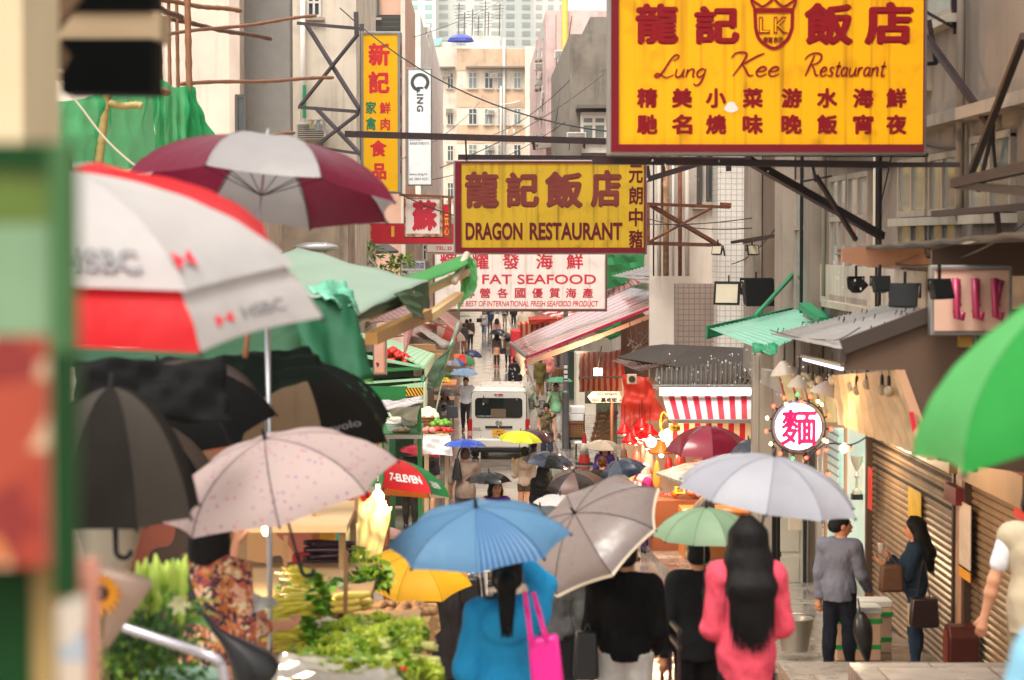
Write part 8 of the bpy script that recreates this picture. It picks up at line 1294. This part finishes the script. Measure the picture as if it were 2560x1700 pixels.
dar = person('person in dark grey under the red and white parasol', 1160, 884, 1.62, 0, None, by='feet', top=(CL('#55504f'), .4, 1.9, .014, 'coat'), bottom=(CL('#c08a66'), 'trousers', .05), seed=40)
yel = person('person in dark clothes under the yellow and white umbrella', 1176, 868, 1.62, 0, None, by='feet', top=(CL('#4a3a30'), .46, 1.9, .014), bottom=(CL('#2c2627'), 'trousers', .05), seed=41)
# ------------------------------------------------------------------ bags and held things
def bag(nm, lb, c, w_, d_, h_, m, strap, rot=0, sm=.006, taper=.85):
    o = thing(nm, lb, 'bag', c, (0, 0, R(rot))); pr = [(-w_/2*taper, h_), (w_/2*taper, h_), (w_/2, .03), (w_/2*.9, 0), (-w_/2*.9, 0), (-w_/2, .03)]; obj('pouch', MB().prism([(x, -d_/2, z) for x, z in pr], (0, d_, 0)), m, o, world=False, bevel=d_*.3, smooth=40)
    if strap: obj('strap', MB().tube(spline([V(p)-V(c) if rot == 0 else M.Rotation(-R(rot), 3, 'Z') @ (V(p)-V(c)) for p in strap], 5), sm, 6), m, o, world=False)
    return o
MAG = mat('bag_magenta', '#d91a88', .35, var=.15); r = thing('shoulder_bag', 'bright pink shoulder bag of the woman in the blue hooded top', 'bag', P(1360, 1730, 12.1)); Yb2 = 12.15
obj('pouch', MB().prism([P(x, y, Yb2) for x, y in ((1320, 1600), (1396, 1588), (1412, 1720), (1330, 1735))], (0, .1, 0)), MAG, r, bevel=.02, smooth=40); obj('strap', MB().quad(P(1307, 1478, 12.14), P(1318, 1478, 12.14), P(1334, 1605, 12.13), P(1322, 1605, 12.13), 3, 10, wr=.003), MAG, r, solid=.008); obj('strap', MB().quad(P(1328, 1480, 12.16), P(1339, 1480, 12.16), P(1372, 1600, 12.14), P(1360, 1600, 12.14), 3, 10, wr=.003), MAG, r, solid=.008)
bag('shoulder_bag', 'black tote held low by the person in the black jacket', P(1465, 1700, 16.5), .18, .08, .34, mat('bag_black', '#141416', .4), [P(1455, 1600, 16.5), P(1470, 1560, 16.5), P(1482, 1600, 16.5)])
c = P(1143, 1200, PEO[brn.name]['Y']-.16); bag('sling_bag', 'black sling bag on the back of the man in the brown T shirt', c, .2, .12, .42, mat('bag_black', '#141416'), [c+V((0, 0, .4)), c+V((.02, .02, .5)), c+V((.06, .1, .58))], taper=.35, sm=.016)
bag('shoulder_bag', 'brown woven bag held by the woman in denim', P(2228, 1480, 24.4), .26, .12, .28, mat('bag_brown', '#5a3a22', .6, var=.3, scale=20), [P(2212, 1420, 24.4), P(2222, 1390, 24.4), P(2250, 1420, 24.4)]); bag('shoulder_bag', 'dark handbag with cream flap on the hip of the woman in denim', P(2310, 1568, 24.2), .3, .14, .3, mat('bag_plum', '#2a1718', .35), [P(2290, 1500, 24.2), P(2310, 1400, 24.2), P(2325, 1500, 24.2)]); solo('carrier_bag', 'cream paper bag hanging beside the dark handbag', 'bag', MB().prism([P(x, y, 24.35) for x, y in ((2270, 1510), (2290, 1510), (2312, 1568), (2272, 1566))], (0, .05, 0)), mat('cream_bag', '#d8c4a8', .5)); 
hd = hand(den, 1); o = thing('drink_cup', 'clear plastic cup with a straw held by the woman in denim', 'cup', hd+V((-.03, 0, -.02))); c = o.location; obj('cup', MB().lathe([(.03, 0), (.042, .1), (.044, .105)], 14, c=c), mat('cup_clear', '#e8e2df', .2, transl=.4), o, smooth=True); obj('straw', MB().tube([c+V((0, 0, .05)), c+V((-.01, .01, .2))], .004, 5), LPINK, o)
c = P(705, 1690, 11.9); solo('shoulder_bag', 'big black shoulder bag of the woman in the floral blouse', 'bag', MB().tube(spline([P(445, 1395, 11.75), P(500, 1530, 11.68), P(600, 1630, 11.7), P(650, 1690, 11.75)], 5), [.02]*8+[.03, .05, .07, .09, .11, .12, .12, .12], 10), mat('bag_black', '#141416'), smooth=True)
c = hand(flo, 0); solo('carrier_bag', 'grey plastic sheet carried by the woman in the floral blouse', 'bag', MB().quad(P(625, 1478, 11.7), P(690, 1500, 11.9), P(700, 1512, 11.9), P(640, 1530, 11.7), 8, 6, wr=.01), mat('grey_poly', '#a3a5a0', .3, transl=.3), smooth=True)
bag('shoulder_bag', 'black bag of the person in the dark grey coat under the yellow umbrella', P(1175, 1510, 20.6), .2, .12, .24, mat('bag_black', '#141416'), [P(1150, 1470, 20.6), P(1172, 1430, 20.6), P(1195, 1470, 20.6)]); bag('hand_bag', 'large grey handbag of the woman in the grey cardigan', P(1131, 1045, 68), .34, .12, .34, mat('bag_grey', '#5f6670', .4), [P(1124, 1020, 68), P(1128, 1000, 68), P(1136, 1020, 68)])
bag('backpack', 'grey backpack worn by the child in red', ppt(chi, 0, -.16, .78), .26, .14, .32, mat('bag_grey', '#5f6670'), None); bag('shoulder_bag', 'round black bag beside the cream coat', P(1258, 885, 114), .26, .12, .3, mat('bag_black', '#141416'), [P(1257, 870, 114), P(1262, 850, 114), P(1266, 870, 114)]); bag('hand_bag', 'dark handbag on the arm of the woman in jeans', P(1198, 806, 148), .34, .14, .26, mat('bag_black', '#141416'), [P(1197, 799, 148), P(1201, 788, 148), P(1204, 799, 148)])
# ------------------------------------------------------------------ umbrellas, near to far
HT = mat('letter_soft_grey', '#77757a', .6); HRD = mat('logo_red', '#d8283c', .5); WHITE = '#bdbab9'
def A(n): return -math.pi/2-math.pi/n          # spin so that panel 0 faces the camera
u = umbrella('red and white vented golf umbrella with grey lettering at the left', 178, 440, 7.6, .84, [WHITE, WHITE, '#d00d1a', '#d00d1a', WHITE, WHITE, '#c8101c', '#c8101c'], (6, -12), .42, .9, 8, A(8)+.27, None, lspin=.0, lower=['#d00d1a', WHITE]*4, transl=.35, text=[(0, 'HSBC', .72, .61, .34, .8, HT, .02), (1, '▶◀', .71, .62, .0, .2, HRD, .0), (1, 'HSBC', .93, .87, .45, .8, HT, .01), (1, '▶◀', .93, .87, .2, .36, HRD, 0)])
q = MB()
umbrella('maroon and white golf umbrella tied to the steel pole', 668, 346, 13.5, .79, ['#b0adae', '#7a1f3a'], (5, 11), .44, 1.25, 8, A(8)+.1, 'straight', transl=.45, rough=.35, smat=STEEL)
u3 = umbrella('pale pink umbrella printed with small flowers, held by the woman in the floral blouse', 663, 1098, 12.0, .615, [mat('floral_canopy', '#b39e9a', .6, pat=spot_pat('#8a6a98', 26, .2, '#b8606a'), transl=.3, var=.05)], (-14, -11), .46, .75, 8, A(8)+.45, rough=.6)
umbrella('blue umbrella with fine dark stripes over the woman in the blue hooded top', 1190, 1270, 12.25, .475, ['#5884a8', mat('blue_pinstripe', '#5a87ac', .55, pat=stripe_pat('#24508c', 11, 0, .6), transl=.3, bump=.1), '#5884a8', '#527ea2'], (-5, -13), .38, .5, 8, A(8)-.42)
umbrella('large taupe umbrella with a pale rim tilted left in front of the black jacket', 1437, 1283, 16.3, .57, [mat('taupe_canopy', '#7d706c', .45, var=.1, transl=.2, wet=1)], (-36, -30), .40, .75, 8, A(8)-.3, rimmat=mat('pale_rim', '#cbbca6', .6))
umbrella('large pale lavender white umbrella above the woman in pink', 1935, 1142, 13.6, .53, ['#a3a4ae', '#acadb6'], (9, -5), .46, .78, 10, A(10)+.2)
umbrella('small pale green umbrella over the person in the black coat', 1765, 1270, 17.4, .385, ['#8aa586', '#819d7e'], (1, -3), .56, .7, 10, A(10))
umbrella('bright green umbrella cut off by the right edge, out of focus', 2704, 699, 6.5, .62, ['#62bd6c', '#238a38', '#5cb966', '#2a9a40'], (-25, -4), .46, .8, 8, A(8)+.1, transl=.4)
umbrella('plain bright yellow umbrella beside the brown umbrella pole', 1040, 1384, 20.0, .50, ['#f0b41c', '#f2ba24'], (2, -20), .42, .7, 8, A(8)+.1)
umbrella('white umbrella corner with a green and red printed label, behind the blue striped one', 1150, 1352, 21.5, .40, ['#e8dcda'], (8, -16), .4, .7, 8, A(8)-.2, text=[(0, '■', .86, .62, .3, .6, mat('letter_green', '#0e7c58'), .0), (0, '□', .93, .58, .22, .7, mat('sign_red', '#cf0f2d'), .0)])
u7 = umbrella('red, green and white lettered market umbrella on a brown pole', 966, 1143, 26.0, .74, [mat('stripe_red_canopy', '#d0121f', .5, transl=.35), '#1e8a4a', '#e6e0da', '#e07a2a', '#d8d4d0', '#cf2030', '#e6e0da', '#2a8a4c'], (6, 9), .50, .9, 8, A(8)+.42, None, text=[(0, '7-ELEVEN', .86, .70, .14, .88, WHP, .035), (1, '7-ELEVEN', .88, .76, .2, .75, WHP, .02)])
BK1 = mat('canopy_black', '#0c0b0b', .85, var=.3, spec=.12, transl=.04, fold=.4, fscale=5); BK2 = mat('canopy_tan_black', '#3a2e24', .7, var=.3, transl=.2); BK3 = mat('canopy_black_green', '#0b120d', .85, spec=.1, var=.4, transl=.1, pat=spot_pat('#2f5a3a', 10, .2))
umbrella('half closed charcoal umbrella hanging like a cone at the left', 280, 968, 9.6, .35, [mat('canopy_charcoal', '#24211d', .8, spec=.15, var=.4, transl=.3, fold=.5, fscale=6), mat('canopy_charcoal2', '#403b35', .8, spec=.15, transl=.15)], (0, -6), 1.45, .7, 8, A(8), transl=.1)
umbrella('wide black umbrella behind the half closed charcoal one', 395, 912, 13.2, .62, [BK1, BK1, BK2], (-6, -16), .55, .8, 8, A(8)+.3); umbrella('dark umbrella with a beige panel and pale lettering', 735, 902, 14.6, .66, [mat('canopy_beige_dark', '#7d6a55', .7, transl=.4), mat('canopy_grey_dark', '#191714', .85, spec=.1, transl=.15), BK3, BK3, BK3, BK3, BK3, BK3], (6, -14), .58, .8, 8, A(8)+.02, text=[(1, 'avolo', .82, .755, .12, .72, HT, .01), (0, '●', .95, .8, .6, .85, mat('logo_green', '#3f7a4a', .6), 0)])
umbrella('lower black umbrella with tan folds under the wide black one', 330, 1040, 12.6, .56, [BK2, BK1], (10, -10), .75, .8, 8, A(8))
NAVYU = mat('canopy_navy', '#20283a', .35, wet=1, transl=.08); BLKU = mat('canopy_wet_black', '#0c0d10', .3, wet=1, transl=.05); BRU = mat('canopy_brown_black', '#2b2220', .35, wet=1, transl=.1)
def over(pr, lb, px, py, r_, cols, tilt=(0, 0), hr=.4, dY=-.1, **k): return umbrella(lb, px, py, PEO[pr.name]['Y']+dY, r_, cols, tilt, hr, k.pop('L', .72), 8, A(8)+k.pop('sp', .2), **k)
over(pur, 'wet black umbrella held by the woman in the purple blouse', 1222, 1179, .34, [BLKU], (0, -2), .42, L=.62); over(brn, 'royal blue umbrella over the man in the brown T shirt', 1162, 1097, .40, [mat('canopy_royal', '#2447b0', .3, wet=1, transl=.2), mat('canopy_royal2', '#3a5fc4', .3, wet=1, transl=.2)], (0, 2), .34, dY=.1); over(sho, 'bright lime yellow umbrella over the woman in shorts', 1302, 1077, .46, ['#d3dc2a', '#dfe236'], (4, -3), .44, coat=.3)
over(bla, 'large black umbrella right of the lime yellow one', 1376, 1130, .46, [BLKU, NAVYU], (8, -4), .46, rough=.3); over(trs, 'dark red umbrella over the man in dark trousers', 1052, 1113, .42, [mat('canopy_dark_red', '#a81a36', .35, transl=.3, wet=1)], (9, 0), .42, sp=.1); umbrella('teal umbrella behind the dark red one', 1082, 1090, 55, .42, ['#2aa39c', '#45b5ac'], (22, -5), .4, .7, 8, A(8)); umbrella('white umbrella with black spots behind the dark red one', 1045, 1098, 54, .38, [mat('dot_canopy', '#dedad6', .5, pat=spot_pat('#2a2326', 16, .25), transl=.3)], (-8, -4), .4, .7)
umbrella('dark maroon umbrella beside the lime yellow one, below the van lights', 1345, 1075, 50, .40, [mat('canopy_plum', '#4a2a30', .35, wet=1, transl=.15)], (12, -2), .42, .7); umbrella('brown black umbrella with a lighter panel beyond the taupe one', 1435, 1180, 33, .42, [mat('canopy_umber', '#2e2422', .35, wet=1, transl=.15), mat('canopy_umber_light', '#6e5148', .4, transl=.3)], (-6, -16), .5, .75, 8, A(8)+.5); umbrella('pale grey umbrella behind the blue striped one', 1400, 1238, 27, .30, ['#c3c0c0'], (4, -6), .36, .7); umbrella('slate grey umbrella under the pale grey one', 1350, 1268, 25, .36, ['#4a5058'], (-4, -6), .34, .7)
over(pu2, 'beige umbrella over the woman in the violet jacket', 1508, 1101, .40, ['#c9b49c', '#b8a48e'], (2, -6), .38); umbrella('dark slate umbrella tilted to the left beside the curly haired person', 1545, 1150, 36.5, .38, [NAVYU, mat('canopy_slate', '#39404c', .35, wet=1)], (-18, -8), .62, .72); umbrella('large wet maroon umbrella in front of the butcher stall', 1775, 1065, 38, .70, [mat('canopy_maroon_wet', '#7d1830', .25, wet=1, transl=.3, coat=.3), mat('canopy_maroon_wet2', '#8f2038', .22, wet=1, transl=.3, coat=.3)], (2, -3), .62, .9); umbrella('dark grey umbrella peeping out right of the large maroon one', 1872, 1098, 36, .36, [mat('canopy_slate', '#39404c')], (-14, -4), .6, .7)
over(pol, 'light blue umbrella held by the officer', 1160, 921, .47, ['#8fb5e0', '#9cc0e6'], (0, 0), .42); over(swo, 'brown umbrella held by the woman in the grey cardigan', 1118, 970, .42, [mat('canopy_mocha', '#5a4640', .4, transl=.2, wet=1)], (3, -3), .46); over(gre, 'green umbrella over the man in the pale green shirt', 1398, 942, .42, ['#4f9c72', '#5aa67c'], (0, 0), .34); over(ski, 'navy black umbrella over the woman in the beige skirt', 1242, 822, .40, [NAVYU], (-6, 0), .6); over(bei, 'dark umbrella with a tan flower print over the cream coat', 1266, 834, .44, [mat('print_canopy', '#2a1f1c', .5, pat=spot_pat('#b58a66', 9, .32), transl=.1)], (8, 0), .36)
umbrella('navy umbrella tilted to the right beyond the multicoloured parasol', 1188, 877, 88, .32, [mat('canopy_navy_blue', '#2a3566', .4, transl=.15)], (18, -12), .5, .7); umbrella('multicoloured market parasol beyond the light blue umbrella', 1158, 885, 84, .52, ['#c92a2a', '#2f9c63', '#dd6a2a', '#e2d8ce', '#3a62b0'], (12, -2), .5, .8, 8, A(8)); umbrella('grey and blue umbrella left of the multicoloured parasol', 1130, 892, 80, .46, ['#9a9cab', '#3f78c4', '#a8a9b4'], (8, -6), .5, .7); umbrella('big red and cream market parasol beyond the leaning green pole', 1118, 812, 97, .9, ['#d8504a', '#e3cfbc', '#c92a30', '#e0b8a8'], (14, -10), .5, 1.2, 8, A(8)+.3); umbrella('second red and pink parasol behind the big red and cream one', 1090, 800, 104, 1.0, ['#e09088', '#c9303c', '#4f9c72'], (12, -8), .5, 1.2, 8, A(8)-.2)
over(yel, 'yellow and white umbrella far up the left side', 1166, 824, .46, ['#ecc65a', '#e8ddd0', '#f0cf52'], (4, -2), .46); umbrella('small mint umbrella far up the street', 1163, 787, 150, .38, ['#b5d8c8'], (0, 0), .36, .7); umbrella('clear umbrella with dark ribs far up the street', 1247, 776, 146, .56, [mat('clear_canopy', '#b9c2bc', .2, transl=.4, alpha=.7), mat('clear_canopy2', '#6f7a74', .2, transl=.4, alpha=.8)], (0, 0), .4, .7, 16); umbrella('blue and white sun umbrella on the roof of the far cream block', 1152, 86, 210, 1.25, ['#6f78c4', '#8088cc'], (0, 0), .5, 2.0, 8, A(8), None, lower=['#3a47a8'], group=None)
umbrella('pinkish umbrella left of the brown pole, low beside the yellow one', 968, 1318, 27, .22, ['#c39a92'], (2, 0), .5, .6)
solo('tarpaulin', 'crumpled black plastic sheet sagging over the half closed charcoal umbrella', 'tarpaulin', MB().quad(P(190, 895, 11.2), P(560, 892, 11.6), P(578, 1056, 11.4), P(190, 1010, 11.0), 24, 14, wr=.016, seed=3, sag=.02), mat('black_plastic', '#0d0c0c', .7, spec=.15, fold=.6, fscale=5), smooth=True, solid=.004)
solo('tarpaulin', 'dark green black plastic sheet folded over the umbrella with pale lettering', 'tarpaulin', MB().quad(P(540, 890, 13.7), P(770, 868, 14.0), P(830, 940, 13.8), P(592, 1005, 13.5), 20, 14, wr=.014, seed=6), mat('greenblack_plastic', '#0f1a12', .7, spec=.15, fold=.6, fscale=5), smooth=True, solid=.004)
# ------------------------------------------------------------------ wet air
hz = MB().box2((-60, -12, -1.), (60, 420, 60)); hm = bpy.data.materials.new('wet_air'); hm.use_nodes = True; t = hm.node_tree; t.nodes.remove(t.nodes['Principled BSDF']); pv_ = t.nodes.new('ShaderNodeVolumePrincipled'); pv_.inputs['Color'].default_value = (1, .985, .96, 1); pv_.inputs['Density'].default_value = .0003; pv_.inputs['Anisotropy'].default_value = .2
t.links.new(pv_.outputs[0], t.nodes['Material Output'].inputs['Volume']); struct('haze', hz, hm, 'stuff')
